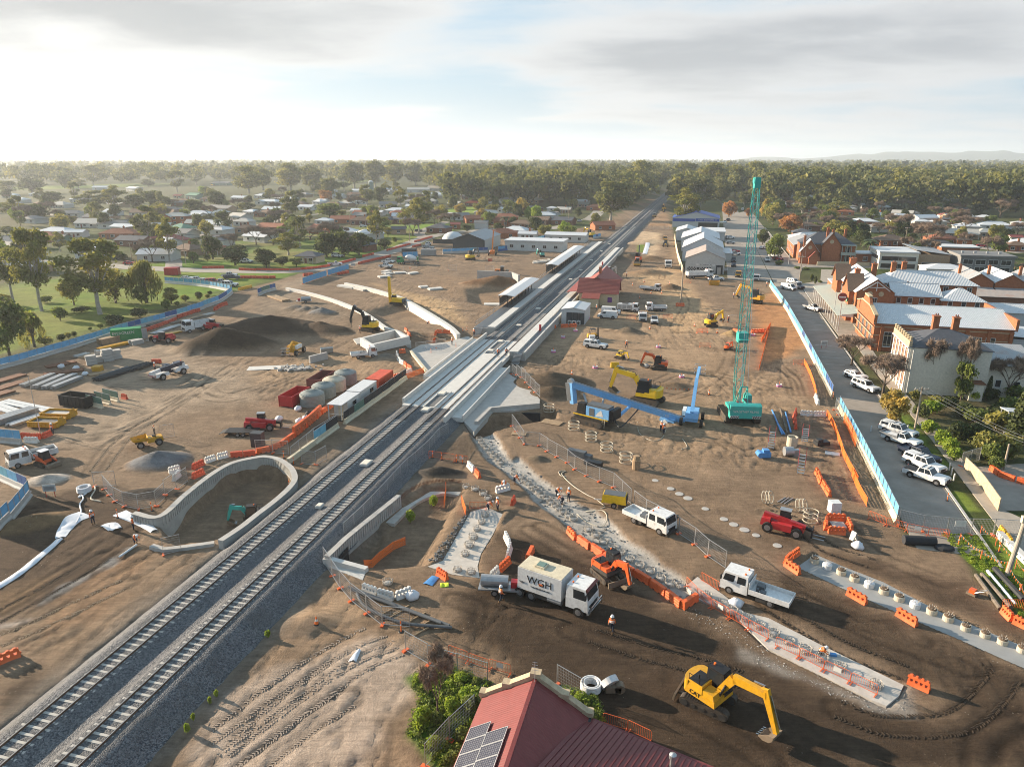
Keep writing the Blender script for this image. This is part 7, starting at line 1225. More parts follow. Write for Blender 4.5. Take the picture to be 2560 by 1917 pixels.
@lru_cache(None)
def hoarding(L,ban,conc,h=1.25,base=.85):
 b=MB().prism([(-.3,0),(-.3,.15),(-.14,.35),(-.12,base),(.12,base),(.14,.35),(.3,.15),(.3,0)],-L/2+.02,L/2-.02);b.v=[(y,x,z)for x,y,z in b.v];b.f=[f[::-1]for f in b.f]
 fr_=MB()
 for x in(-L/2+.05,0,L/2-.05):fr_.bar((x,.06,base*.5),(x,.06,base+h),.06)
 fr_.bar((-L/2,.06,base+h),(L/2,.06,base+h),.05)
 return[P('concrete_block',b,conc),P('screen_post',fr_,'galv'),P('banner',MB().box((-L/4,0,base+h/2),(L/2-.08,.03,h-.06)),ban),P('banner',MB().box((L/4,0,base+h/2),(L/2-.08,.03,h-.06)),ban)]
HOA=[(tq('B1 -260 700 0 632 280 555 670 440 1000 330 1320 240 1600 165 1900 55 A1 1985 1240 2005 1215'),'concrete','screen of the curving blue hoarding along the paddock',4.0),(tq('A1 1990 1205 1830 1172 1640 1148 1425 1132'),'white_concrete','screen of the blue hoarding in front of the parked cars',4.0),([rail(75.5,64.2),rail(112,64.3),rail(150,64.2),rail(190,62.8)],'cream_paint','screen of the long blue street hoarding on cream blocks',4.0),([rail(29.5,64.0),rail(50,64.3),rail(69.5,64.3)],'cream_paint','screen of the nearer blue street hoarding on cream blocks',4.0),([('C1',0,262),('C1',250,385)],'white_concrete','screen of the short hoarding beside the white crew truck',3.0),(tq('C1 262 410 120 600 -30 750'),'concrete','screen of the hoarding running off beside the dug ground',3.2),([('B1',-60,1255),('B1',190,1280)],'concrete','screen of the hoarding stub below the yellow bins',3.0),(tq('A2 20 1242 90 1210 172 1190'),'concrete','screen of the hoarding at the top of the haul road',3.0),(tq('A2 1610 880 1800 870 2000 862'),'concrete','screen of the blue hoarding before the charcoal shed',4.0),([('A2',2090,855),('A2',2208,845)],'banner_navy','screen of the blue hoarding before the white units',4.0),(tq('A3 120 800 220 770 330 745'),'concrete','screen of the blue hoarding beside the white offices',4.0),([('A3',700,752),('A3',765,735)],'concrete','small blue screen at the far platform end',4.0)]
for pts,conc,lab,L0 in HOA:
 R_=run(pts,L0)
 for i,(p,a,L)in enumerate(R_):ban=('banner_navy' if RK.random()<.16 else('banner_teal' if RK.random()<.3 else 'banner_blue'))if 'top of the haul' not in lab else('banner_navy','banner_green','banner_green')[i%3];spawn('site_hoarding',hoarding(L0,ban,conc),p,a,('navy ' if ban=='banner_navy' else 'pale blue ' if ban=='banner_teal' else 'blue ')+lab if ban!='banner_green' else 'green '+lab,'hoarding',lab+' '+ban,(L/L0,1,1))
for i,(p,a,L)in enumerate(run([rail(26.5,-11.2),rail(40.5,-11.2)],3.5)+run([rail(42,-10.9),rail(66.5,-10.9)],3.5)):
 if i<2:one('kerb_block',MB().box((0,0,.4),(3.4,.4,.8)),'cream_paint','cream concrete block in the row beside the ballast','block','cream blocks beside the ballast',loc=p,rz=a)
 else:spawn('site_hoarding',hoarding(3.5,('dark_cloth','dark_cloth','banner_teal','dark_cloth','dark_cloth','banner_green','dark_cloth','dark_cloth','dark_cloth')[i%9],'cream_paint',1.2,.8),p,a,'cloth screened cream block in the row beside the site sheds','hoarding','cloth screens beside the site sheds',(L/3.5,1,1))
@lru_cache(None)
def crowd(L=2.0,c='barrier_orange',sign=False):
 f=MB().tube([(-L/2,0,.12),(-L/2,0,.95),(-L/2+.1,0,1.05),(L/2-.1,0,1.05),(L/2,0,.95),(L/2,0,.12)],.022,5).bar((-L/2,0,.2),(L/2,0,.2),.03);ba=MB()
 for i in range(1,13):x=-L/2+L*i/13;ba.bar((x,0,.2),(x,0,1.05),.016)
 ps=[P('rail_frame',f,c),P('infill_bar',ba,c),P('foot',MB().box((-L/2+.1,0,.05),(.06,.6,.06)).box((L/2-.1,0,.05),(.06,.6,.06)),c)]
 if sign:ps.append(P('notice',MB().box((0,-.03,.7),(.6,.02,.42)),'trim_white'))
 return ps
CRW='''C3 1500 1190 1600 1295 1740 1400 1920 1500 2090 1600 2208 1660|along the edge of the pale strip
D4 60 620 270 720 480 830 720 940 940 1050|along the far part of the pale strip
C3 1625 1135 1785 1225|behind the open truck door
C4 860 605 1010 665 1180 715 1360 755 1560 775|in front of the street end fence
D2 1660 690 1850 760 2050 830 2200 870|behind the gable coping
D3 780 1285 1010 1355 1200 1450|along the red wing roof
C4 2010 1385 2208 1395|round the timber poles
B4 215 590 380 600|by the cut soil bank
C2 1840 520 1990 520|at the head of the pad
B3 985 200 1070 195|before the service truck
B3 1300 195 1385 190|beside the white ute
B3 1590 320 1690 310|near the yellow excavator
A3 1480 1130 1545 1130|near the tipper truck
A3 1590 1560 1690 1560|beside the pale sheet
B3 1615 440 1715 440|on the open ground
C2 1490 85 1640 100 1830 130|tube railing with yellow signs in the dug ground'''
for ln in CRW.split('\n'):
 d,lab=ln.split('|');lab=lab if 'railing' in lab else 'orange tube railing '+lab;f=d.split();v=list(map(float,f[1:]));R_=run([(f[0],v[i],v[i+1])for i in range(0,len(v),2)],2.1)
 for i,(p,a,L)in enumerate(R_):p.z=max(p.z,.03 if 'pale strip' in lab else-9);spawn('pedestrian_barrier',crowd(2.0,'barrier_orange',i%4==2),p,a,lab,'railing',lab.replace('railing','railings')if len(R_)>1 else None,(L/2.05,1,1))
def netting(pts,h,label,group=None):
 pth=densify([at(*p)for p in pts],1.2);mb=MB();po=MB()
 for i,p in enumerate(pth):
  p.z=gz(p.x,p.y)
  if i%2==0:po.bar((p.x,p.y,p.z),(p.x+RK.uniform(-.1,.1),p.y,p.z+h+.15),.04)
 for k in range(9):
  for a,b in zip(pth[:-1],pth[1:]):mb.bar(a+Vector((0,0,.08+h*k/8)),b+Vector((0,0,.08+h*k/8+RK.uniform(-.05,.03))),.02,.075)
 for a,b in zip(pth[:-1],pth[1:]):
  for f in(0,.25,.5,.75):q=a.lerp(b,f);mb.bar(q+Vector((0,0,.05)),q+Vector((0,0,h+.05)),.05,.02)
 return spawn('safety_netting',[P('net',mb,'hivis'),P('stake',po,'barrier_orange')],(0,0,0),0,label,'netting',group)
netting(tq('B4 505 1030 560 1130 620 1290 650 1390 705 1500 770 1620 C4 720 240 785 390 850 505'),1.0,'long orange safety netting running beside the street hoarding');netting(tq('C2 935 1020 1060 900 1180 810 1285 765'),.9,'orange safety netting across the excavation below the ribbed wall');netting(tq('B4 310 580 360 680 400 800 415 880'),.9,'orange netting strip down to the white barrier end');netting(tq('B4 650 1090 700 1180 755 1300'),1.6,'orange netting hung on the street fence gap');netting(tq('B2 1290 720 1370 690 1450 660'),1.0,'orange netting beside the red container');netting(tq('A3 2150 1640 B4 20 260 B3 2130 640'),.9,'orange netting near the crane')
netting([('C2',1775,480),('C2',1810,580)],1.0,'small orange netting flag at the pad corner');netting([('C2',1640,330),('C2',1620,460)],1.0,'orange netting beside the curved footing')
# --- vehicles on site and in the street
def pY(t,x,y,Y):u,v=pix(t,x,y);u-=1280;v-=958.5;k=Y/(FOC*CT-v*ST);return Vector((u*k,Y,CAM_H-k*(FOC*ST+v*CT)))
def wthing(name,base,parts,label,cat):
 base=Vector(base)
 for q in parts:
  def sh(p):
   if isinstance(p[1],MB):p[1].v=[(x-base.x,y-base.y,z-base.z)for x,y,z in p[1].v]
  sh(q);[sh(k)for k in(q[3]if len(q)>3 else[])]
 return spawn(name,[P(q[0],q[1],q[2],[P(k[0],k[1],k[2])for k in(q[3]if len(q)>3 else[])])for q in parts],base,0,label,cat)
V=lambda nm,pr,t,x0,y0,x1,y1,lab,cat,t2=None,grp=None:veh(nm,pr,(t,x0,y0),(t2 or t,x1,y1),lab,cat,grp)
V('water_truck',truck('water','white_paint',7.2,big=True),'C3',110,1225,690,1425,'white water truck with box tank and lettering near the orange excavator','truck')
V('crew_truck',truck('tray','white_paint',5.9,True),'C3',1010,590,1365,745,'white crew-cab tray truck parked inside the mesh fence','truck');V('crew_truck',truck('tray','white_paint',6.3,True),'C4',150,1370,1850,1195,'white crew-cab tray truck with an open door beside the pale strip','truck','C3')
V('crew_truck',truck('tipper','white_paint',5.7,True),'B1',460,1385,105,1475,'white crew-cab tipper truck beside the small orange loader','truck');V('hopper_truck',truck('tipper','white_paint',6.8,big=True),'B1',1800,285,1620,315,'white truck with grey hopper body near the red telehandler','truck')
V('tray_truck',truck('tray','white_paint',5.2),'B2',845,535,1020,520,'white tray truck with a tank below the square pit','truck');V('service_truck',truck('service','white_paint',5.6),'B3',925,125,1080,135,'white service truck with locker body before the station','truck');V('tipper_truck',truck('tipper','white_paint',5.4),'B3',1315,125,1165,125,'small white tipper facing the service truck','truck');V('tipper_truck',truck('tipper','white_paint',6.4),'B3',1120,165,1130,240,'white tipper facing the camera beside the white ute','truck')
V('haul_truck',truck('tipper','white_paint',8,big=True),'A3',1340,960,1352,1030,'white haul truck driving down the track beside the sheds','truck');V('haul_truck',truck('tipper','white_paint',9,big=True),'A3',1530,1090,1700,1085,'white tipper truck parked before the workshop sign','truck');V('mixer_truck',truck('mixer','green_paint',8.6,big=True),'A2',1410,965,1215,968,'green concrete mixer truck with white drum','truck');V('service_truck',truck('tray','white_paint',6.4),'A3',1130,1190,1255,1200,'white tray truck among orange cones behind the station','truck');V('site_truck',truck('tipper','white_paint',6.5),'A3',2115,1080,2100,1130,'white truck standing in the street behind the crane jib','truck');V('site_truck',truck('tray','yellow',6.0),'A3',1960,1050,1945,1100,'small yellow truck by the street gate','truck');V('fuel_truck',truck('tipper','yellow',5.0),'A3',1330,740,1310,790,'pale tipper on the sand bank by the cream fence','truck')
CARS='''canopy - B4 975 1150 1265 1240|white ute with canopy parked nearest the power pole
tray - B4 1000 1225 1300 1320|white ute with flat tray, second from the power pole
dual navy B4 1140 1340 1470 1475|dark blue ute with white tray in the angled parking row
canopy - B4 1185 1425 1500 1550|white ute with canopy beside the dark blue ute
tub - B4 1190 1530 1530 1640|white dual-cab ute at the end of the angled parking row
hatch - B4 690 695 810 735|white car parked under the bare kerbside tree
suv - B4 745 775 930 845|white wagon behind the bare kerbside branches
canopy - B3 620 435 820 460|white ute with canopy beside the orange forklift
van - B3 905 195 745 185|white van parked nose-in before the station
van - B3 775 150 930 158|white van with roof ladders behind the other van
tub - B3 1222 205 1230 255|white ute facing the camera next to the tipper
tray - A4 315 1350 455 1385|white tray ute parked at the hotel verandah
van - A4 125 1180 228 1200|white van parked at the corner garden
suv navy A4 205 1165 300 1192|dark wagon behind the white van at the corner
suv - A4 175 1130 270 1150|white wagon parked beside the corner garden
hatch red_paint A4 45 930 120 940|red hatchback under the dark street tree
suv - A4 20 905 100 915|white wagon beside the red hatchback
suv navy B4 2125 455 2208 480|dark wagon behind the brick hall
suv - A3 1845 752 1912 748|white wagon parked opposite the white sheds
hatch silver A3 1852 793 1915 795|silver sedan parked below the white wagon
suv - A3 1875 893 1965 890|white wagon parked by the workshop kerb
hatch red_paint A3 1880 875 1960 868|red car beside the white wagon at the kerb
suv navy A3 1908 930 1912 965|dark four-wheel drive in the workshop street
hatch navy A3 1908 975 1912 1000|dark blue car behind the four-wheel drive
suv navy A3 1850 600 1880 590|dark car by the blue shop awning
suv silver A3 1830 620 1845 605|silver four-wheel drive beside the blue shop
van - A3 1990 510 1985 500|pale van far up the street
tub - A3 1715 1110 1800 1110|white ute parked below the workshop
hatch - A3 2140 840 2200 835|white car across the street from the sheds
suv - A3 2195 930 2208 960|white wagon across the wide street
tub - A1 1930 1080 2030 1078|white ute on the gate apron by the road
suv navy A1 1960 1102 2045 1098|dark wagon beside the white ute at the gate
suv - A1 1940 1158 2028 1160|white wagon nearest the end of the blue hoarding
hatch - A1 1580 1110 1650 1108|white car first in the row behind the blue hoarding
tub - A1 1660 1120 1735 1118|white ute second in the row behind the blue hoarding
hatch silver A1 1745 1128 1800 1126|silver car third in the row behind the blue hoarding
suv red_paint A1 1815 1135 1870 1132|maroon wagon in the row behind the blue hoarding
tub silver A1 1880 1140 1935 1138|grey ute last in the row behind the blue hoarding
hatch red_paint A1 1090 972 1145 972|red car driving on the road past the paddock
hatch - A1 870 955 920 957|white car on the road behind the gum trees
hatch silver A1 560 960 610 962|silver car behind the paddock gums
suv - A1 250 1000 310 1004|white wagon behind the slender gum
hatch navy A1 320 1020 380 1024|dark car beyond the leaning gum
tray - A2 640 982 730 978|white tray ute on the road bend
suv - A2 660 905 745 912|white wagon under the dark trees by the road
tub - A2 1095 955 1190 960|white ute with orange stripes near the mixer
tub - A2 1085 1008 1158 1012|white ute with a beacon on the open ground
suv silver A2 1455 838 1520 840|silver wagon by the charcoal shed corner
suv - A2 1470 815 1500 800|white wagon behind the silver wagon
hatch navy A2 1370 690 1430 688|dark car parked on the green lot
suv - A1 2090 955 2160 958|white car under the dark trees
tub - A3 560 610 600 600|pale ute on the far gravel road
hatch - A2 900 650 950 650|white caravan-like car by the brown roof house
suv silver A4 1470 950 1520 955|silver car behind the white shop block
suv navy A4 1545 945 1590 950|dark car beside the silver one in the shop yard
hatch red_paint A4 1820 820 1865 822|dark red car in front of the tan bungalow'''
for ln in CARS.split('\n'):
 d,lab=ln.split('|');f=d.split();v=list(map(float,f[3:]));nm=dict(van='van',hatch='car',suv='car').get(f[0],'ute');V(nm,car(f[0],f[1]if f[1]!='-' else 'white_paint'),f[2],*v,lab,nm)
def exc(t,x,y,hx,hy,tx,ty,k,paint,boom,lab,t2=None,**kw):
 p=at(t,x,y);a=at(t2 or t,hx,hy);b=at(t,tx,ty);A=math.atan2(a.y-p.y,a.x-p.x);T=math.atan2(b.y-p.y,b.x-p.x);return spawn('excavator',excavator(k,paint,boom,A-T,**kw),p,T,lab,'excavator')
BIG=[(.6,1.15),(1.5,2.75),(3.5,2.95),(4.3,.95)];MINI=[(.6,1.0),(1.3,2.15),(2.5,2.3),(3.0,.8)];LOW=[(.6,1.1),(1.9,2.5),(4.2,2.6),(5.0,.8)]
exc('D3',1690,1100,2130,1390,1400,980,1.28,'yellow',BIG,'yellow excavator with dozer blade digging near the pale strip end',blade=True,big=True,text='CAT');exc('C3',815,1105,980,1215,900,1180,1.08,'orange_paint',MINI,'orange excavator in front of the barrier wall')
exc('B3',1170,915,830,860,1400,960,1.72,'bright_yellow',[(.6,1.15),(1.4,2.5),(3.4,2.8),(3.9,1.0)],'large yellow excavator behind the blue drill rig',blade=False,big=True,text='KOMATSU');exc('B3',1275,630,1050,605,1190,625,1.05,'orange_paint',[(.6,1.0),(1.4,2.5),(2.9,2.6),(3.6,.7)],'orange excavator with raised boom on the open ground')
exc('B3',935,540,1025,560,880,530,.66,'bright_yellow',MINI,'small yellow excavator with a canopy beside the worker',canopy=True);exc('B3',1715,262,1880,235,1780,262,1.15,'bright_yellow',[(.6,1.0),(1.6,2.5),(3.1,2.9),(3.5,1.4)],'yellow excavator working beside the mesh fence',blade=False);exc('B3',1860,462,1930,440,1900,465,.62,'orange_paint',MINI,'tiny orange excavator with a canopy near the crane',canopy=True)
exc('A3',835,1075,910,1065,870,1080,1.25,'white_paint',MINI,'white excavator with red tail beside the platform wall',blade=False,arm_paint='silver');exc('A3',680,735,565,715,640,740,1.5,'bright_yellow',LOW,'yellow excavator near the far platform end',blade=False);exc('A3',1310,505,1270,470,1320,480,1.6,'yellow',BIG,'yellow excavator under the gum tree by the line',blade=False);exc('A3',1090,950,1105,900,1095,920,1.4,'orange_paint',[(.6,1.0),(.9,2.8),(1.4,4.2),(1.5,2.2)],'orange excavator with upright arm on the haul road',blade=False,arm_paint='poly_grey');exc('A3',2110,1300,2040,1290,2100,1270,1.5,'yellow',BIG,'yellow excavator tail behind the crane jib',blade=False);exc('A3',1310,520,1290,545,1310,545,1.0,'bright_yellow',MINI,'small yellow machine below the far excavator')
exc('B2',985,300,840,290,1050,310,1.45,'bright_yellow',[(.6,1.1),(1.3,3.1),(2.7,3.7),(3.4,1.9)],'yellow excavator with black arm and rock breaker at the curving wall',blade=False,breaker=True,arm_paint='poly_black');exc('A2',1850,930,1930,920,1830,935,1.4,'bright_yellow',[(.6,1.1),(1.5,2.9),(2.8,2.9),(3.2,1.2)],'yellow excavator with grey arm beside the blue hoarding',blade=False,arm_paint='poly_grey');exc('A3',250,905,225,900,300,915,1.1,'teal_paint',MINI,'small teal excavator near the platform canopy',blade=False);exc('C1',2190,520,2000,540,2208,540,1.0,'teal_paint',MINI,'teal excavator arm working inside the curved wall',blade=False)
exc('A1',1830,295,1810,290,1840,300,1.5,'bright_yellow',MINI,'far yellow excavator beside the green shed',blade=False)
V('telehandler',telehandler('red_paint'),'C3',2150,670,330,765,'red telehandler with black forks beside the orange pit guard','telehandler','C4');V('telehandler',telehandler('red_paint'),'B1',1500,395,1330,395,'red telehandler parked before the green container','telehandler');V('telehandler',telehandler('red_paint'),'B1',2120,1150,190,1140,'red telehandler beside the white bags near the tanks','telehandler','B2');V('site_loader',telehandler('red_paint',.2),'B1',1780,295,1880,300,'small red loader behind the hopper truck','loader')
cb=at('B3',1948,1045);tw=rail(1,0)-rail(0,0);ca=PI/2-.05
crane=spawn('crawler_crane',crawler(6.2,.95,4.4,1.15)+[P('carbody',MB().box((0,0,.9),(3.6,3.4,.5)),'dark_steel'),P('deck',MB().bb(-3.0,2.4,-1.55,1.55,1.3,1.8),'teal_paint'),P('counterweight',MB().prism([(-4.1,1.25),(-4.1,3.2),(-3.4,3.4),(-2.9,3.4),(-2.9,1.25)],-2.35,2.35),'teal_paint',[P('lettering',text_mesh('WAGSTAFF PILING',.46,'trim_white'),loc=(-4.12,0,2.35),rz=FACE['-x']),P('warning_stripe',MB().bb(-4.16,-4.1,-2.3,-1.0,1.3,1.7),'trim_white'),P('warning_stripe',MB().bb(-4.16,-4.1,1.0,2.3,1.3,1.7),'trim_white')]+[P('chevron',MB().box((-4.17,q*(1.15+.26*i),1.5),(.03,.12,.38),rx=q*.6),'black')for q in(-1,1)for i in range(5)]),P('engine_house',MB().bb(-2.8,.6,-1.5,-.5,1.8,3.0).bb(-2.8,.2,.5,1.5,1.8,2.6),'teal_paint',[P('engine_grille',MB().bb(-2.2,.2,-1.45,-.6,3.0,3.06),'black')]),P('winch',MB().cyl((-1.2,-.5,2.3),(-1.2,.5,2.3),.45,n=14).cyl((0,-.5,2.2),(0,.5,2.2),.4,n=14),'red_paint'),P('cab',FB(1.0,2.6,.5,1.6,1.0,2.4,.48,3.3).put(MB()),'teal_paint',[P('cab_window',MB().bb(2.4,2.62,-.42,.42,2.2,3.1),'glass')],loc=(0,-1.7,0)),P('gantry',MB().bar((-2.4,-.6,3.0),(-1.8,-.5,5.6),.16).bar((-2.4,.6,3.0),(-1.8,.5,5.6),.16).bar((-1.8,-.5,5.6),(-1.8,.5,5.6),.16).bar((-1.8,-.5,5.6),(.8,-.6,1.9),.12).bar((-1.8,.5,5.6),(.8,.6,1.9),.12),'teal_paint')],cb,ca,'teal crawler crane with tall lattice jib standing on the soil','crane')
tipw=pY('A3',2112,285,cb.y+7.5);rot=Matrix.Rotation(-ca,3,'Z');tip=rot@(tipw-cb);ft=Vector((1.6,0,1.9));ax=(tip-ft);Lb=ax.length;u=ax.normalized();sy=Vector((0,1,0));sx=u.cross(sy).normalized();sy=sx.cross(u).normalized()
def jib(f0,f1,w0,w1,n):
 m_=MB();c=lambda f,w_,i:ft+u*Lb*f+sx*w_*(1 if i in(0,1)else-1)+sy*w_*(1 if i in(1,2)else-1);ws=lambda f:w0+(w1-w0)*(f-f0)/(f1-f0)
 for i in range(4):m_.bar(c(f0,w0,i),c(f1,w1,i),.10)
 for k in range(n):
  a,b=f0+(f1-f0)*k/n,f0+(f1-f0)*(k+1)/n
  for i in range(4):j=(i+1)%4;m_.bar(c(a,ws(a),i if k%2 else j),c(b,ws(b),j if k%2 else i),.05)
 return m_
for f0,f1,w0,w1,n in((0,.14,.4,.62,3),(.141,.33,.62,.62,4),(.331,.52,.62,.6,4),(.521,.71,.6,.55,4),(.711,.9,.55,.5,4),(.901,1.0,.5,.35,3)):link('jib_section',jib(f0,f1,w0,w1,n).mesh('jib_section','teal_paint'),parent=crane)
link('jib_head',MB().box(ft+u*Lb*1.01,(1.0,.9,1.6)).cyl(ft+u*Lb+Vector((.2,-.5,.6)),ft+u*Lb+Vector((.2,.5,.6)),.5,n=14).mesh('jib_head','teal_paint'),parent=crane)
ro=MB()
for q in(-.2,.2):ro.bar((-.6,q,2.4),ft+u*Lb*.985+sy*q,.03)
for q in(-.5,.5):ro.bar((-1.8,q,5.6),ft+u*Lb*.97+sy*q*.6,.045)
link('hoist_rope',ro.mesh('hoist_rope','galv'),parent=crane);link('walkway',MB().box(ft+u*Lb*.30+sx*.7,(1.3,1.4,.1)).box(ft+u*Lb*.31-sx*.2,(1.6,1.5,1.6)).mesh('walkway','teal_paint'),parent=crane)
rb0,rb1=at('B3',560,1050),at('B3',840,1120);rc=(rb0+rb1)/2;ra=math.atan2((rb0-rb1).y,(rb0-rb1).x);rz0=Matrix.Rotation(-ra,3,'Z')
A_=rz0@(pY('B3',525,765,rc.y+2.8)-rc);B_=rz0@(pY('B3',1490,1075,rc.y+.2)-rc);d_=(B_-A_).normalized()
rig=crawler(5.6,.8,3.4,1.05)+[P('deck',MB().bb(-3.4,2.6,-1.5,1.5,1.1,1.5),'dark_steel',[P('deck_edge',MB().bb(-3.45,2.65,-1.62,-1.5,1.35,1.5).bb(-3.45,2.65,1.5,1.62,1.35,1.5),'bright_yellow')]),P('engine_house',MB().bb(-3.5,.5,-.2,1.4,1.5,3.0),'blue_paint',[P('engine_top',MB().bb(-3.4,.4,-.3,1.3,3.0,3.35),'poly_grey'),P('side_logo',MB().add([(-2.6,1.42,1.8),(-1.2,1.42,1.7),(-1.6,1.42,2.3),(-2.2,1.42,2.8)],[(0,1,2,3)]),'trim_white'),P('side_door',MB().bb(-1.0,-.1,1.4,1.43,1.6,2.8),'poly_grey')]),P('rear_frame',MB().bb(-4.2,-3.5,-1.2,1.2,1.4,3.0),'black'),P('ladder',MB().bar((-3.0,1.75,.2),(-3.0,1.65,1.5),.06).bar((-2.6,1.75,.2),(-2.6,1.65,1.5),.06).bar((-3.0,1.7,.8),(-2.6,1.7,.8),.05),'cream_paint')]
cf=FB(.7,2.2,.55,1.5,.8,2.0,.5,3.2);cf.c=[v+Vector((0,.85,0))for v in cf.c];rig.append(P('cab',MB().fr(*cf.a,yc=.85),'black',[P('cab_window',cf.panel(MB(),q,.1,.9,.2,.9),'glass')for q in 'FLR']))
rig+=[P('mast',MB().bar(A_,B_,.75,.9),'blue_paint',[P('mast_rail',MB().bar(A_+Vector((0,.2,.5)),B_+Vector((0,.2,.5)),.12,.12),'silver'),P('mast_rail',MB().bar(A_+Vector((0,-.2,.5)),B_+Vector((0,-.2,.5)),.12,.12),'silver'),P('lettering',text_mesh('HC 120',.5,'trim_white'),loc=tuple(A_.lerp(B_,.83)+Vector((0,.42,0))),rz=(PI/2,math.asin(-d_.z)*0,PI))]),P('mast_foot',MB().box(A_.lerp(B_,.86)+Vector((0,.3,-.9)),(2.4,.9,1.1)).bar(A_.lerp(B_,.86)+Vector((0,0,-.5)),A_.lerp(B_,1.0)+Vector((0,0,-.7)),.8,.5),'blue_paint',[P('sheave',MB().cyl(A_.lerp(B_,.85)+Vector((0,.8,-1.0)),A_.lerp(B_,.85)+Vector((0,1.0,-1.0)),.48,n=16),'trim_white'),P('foot_frame',MB().bar(A_.lerp(B_,.93)+Vector((0,0,-1.2)),A_.lerp(B_,1.0)+Vector((0,0,-1.3)),1.0,.3),'silver')]),P('rotary_head',MB().bar(A_+Vector((.2,0,.3)),A_+Vector((-.3,.1,-3.0)),.9,.8),'blue_paint',[P('head_plate',MB().bar(A_+Vector((.8,.1,.2)),A_+Vector((.3,.2,-2.6)),.5,.9),'poly_grey'),P('head_sheave',MB().cyl(A_+Vector((.4,-.3,.4)),A_+Vector((.4,.3,.4)),.55,n=16),'silver')]),P('mast_cylinder',MB().cyl(Vector((1.2,-.2,2.2)),A_.lerp(B_,.10)+Vector((0,0,-.9)),.2,n=10).cyl(Vector((-1.2,-.4,2.6)),A_.lerp(B_,.28)+Vector((0,0,-.5)),.16,n=10),'silver'),P('mast_prop',MB().bar(Vector((-4.0,0,1.5)),A_.lerp(B_,.52)+Vector((0,0,-.4)),.35),'blue_paint'),P('hydraulic_hose',MB().tube(smooth_path([Vector((-4,.6,2.4)),Vector((-4.6,.9,1.2)),Vector((-5.6,.9,.9)),A_.lerp(B_,.6)+Vector((0,.5,-.4))],6),.1,6),'black')]
spawn('drill_rig',rig,rc,ra,'blue tracked drill rig with its long mast lowered over the deck','drill rig')
def boom_lift(t,x,y,paint,heading,pts,lab,k=1.0):
 p=at(t,x,y);ps=[P('chassis',MB().box((0,0,.75*k),(2.8*k,1.5*k,.4*k)),paint),P('turret',MB().fr(-1.6*k,1.2*k,.8*k,1.0*k,-1.5*k,1.0*k,.75*k,1.7*k),paint,[P('engine_cover',MB().box((0,.95*k,1.4*k),(1.8*k,.5*k,.6*k)),'white_paint')])]
 for X_ in(-1.4,1.4):
  for y_ in(-1.2,1.2):q=wheel(X_*k,y_*k,.5*k,.38*k);ps.append(q)
 b=MB();P3=[Vector((x_*k,0,z_*k))for x_,z_ in pts];w_=.42*k
 seg=[]
 for i,(a,c)in enumerate(zip(P3[:-1],P3[1:])):seg.append(P('boom_section',MB().bar(a,c,(.42-.07*i)*k,(.5-.08*i)*k),paint))
 e=P3[-1];bk=MB()
 for z in(0,.55,1.1):
  for s in((-.4,-.7,.4,-.7),(.4,-.7,.4,.7),(.4,.7,-.4,.7),(-.4,.7,-.4,-.7)):bk.bar(e+Vector((s[0]+.5,s[1],z))*k,e+Vector((s[2]+.5,s[3],z))*k,.05*k)
 ps+=seg+[P('basket',bk,'silver')];h=at(*heading);return spawn('boom_lift',ps,p,math.atan2(h.y-p.y,h.x-p.x),lab,'boom lift')
boom_lift('B3',1550,1090,'blue_paint',('B3',1650,700),[(-1.4,1.7),(3.2,4.6),(7.4,5.0),(8.6,3.8)],'blue boom lift with raised arm beside the drill mast',1.25);boom_lift('A2',2040,890,'roller_orange',('A2',2100,800),[(-1.2,1.6),(2,5.2),(4.5,8.2),(6.2,7.2)],'orange boom lift with arm raised before the charcoal shed',1.2);boom_lift('B2',330,495,'yellow',('B2',230,545),[(-1.2,1.6),(.2,2.2),(1.8,1.2),(2.4,.6)],'folded yellow boom lift beside the spoil pile',1.15)
mc=[P('front_body',MB().fr(.6,3.4,1.2,.7,.8,3.3,1.15,1.35),'white_paint',[P('warning_panel',MB().bb(3.32,3.42,-1.15,1.15,.75,1.1),'trim_white')]+[P('chevron',MB().box((3.43,-1.0+.36*i,.92),(.03,.14,.4),rx=.6 if i<3 else-.6),'red_paint')for i in range(6)]),P('rear_body',MB().fr(-3.6,-.6,1.2,.8,-3.4,-.8,1.1,1.5).bb(-3.0,-1.6,-.9,.9,1.5,2.1),'white_paint',[P('engine_top',MB().bb(-2.9,-1.7,-.8,.8,2.1,2.3),'navy')]),P('joint',MB().box((0,0,1.0),(1.6,.9,.5)),'navy'),P('cab',FB(-.2,1.2,.5,1.2,-.1,.9,.46,2.5).put(MB()),'navy',[P('cab_window',FB(-.2,1.2,.5,1.2,-.1,.9,.46,2.5).panel(MB(),q,.1,.9,.4,.92),'glass')for q in 'FLR']),P('boom',MB().bar((-2.2,.9,2.2),(2.4,.9,2.0),.55,.7),'navy',[P('boom_tip',MB().bar((2.3,.9,2.0),(4.4,.9,1.75),.45,.6),'white_paint'),P('beacon',MB().cyl((-2.2,.9,2.6),(-2.2,.9,2.8),.1,n=8),'hivis')])]
for X_ in(-2.2,2.2):
 for y_ in(-1.15,1.15):mc.append(wheel(X_,y_,.62,.45))
V('mobile_crane',mc,'B1',1570,660,1350,725,'white and navy mobile crane with red striped nose in the yard','crane')
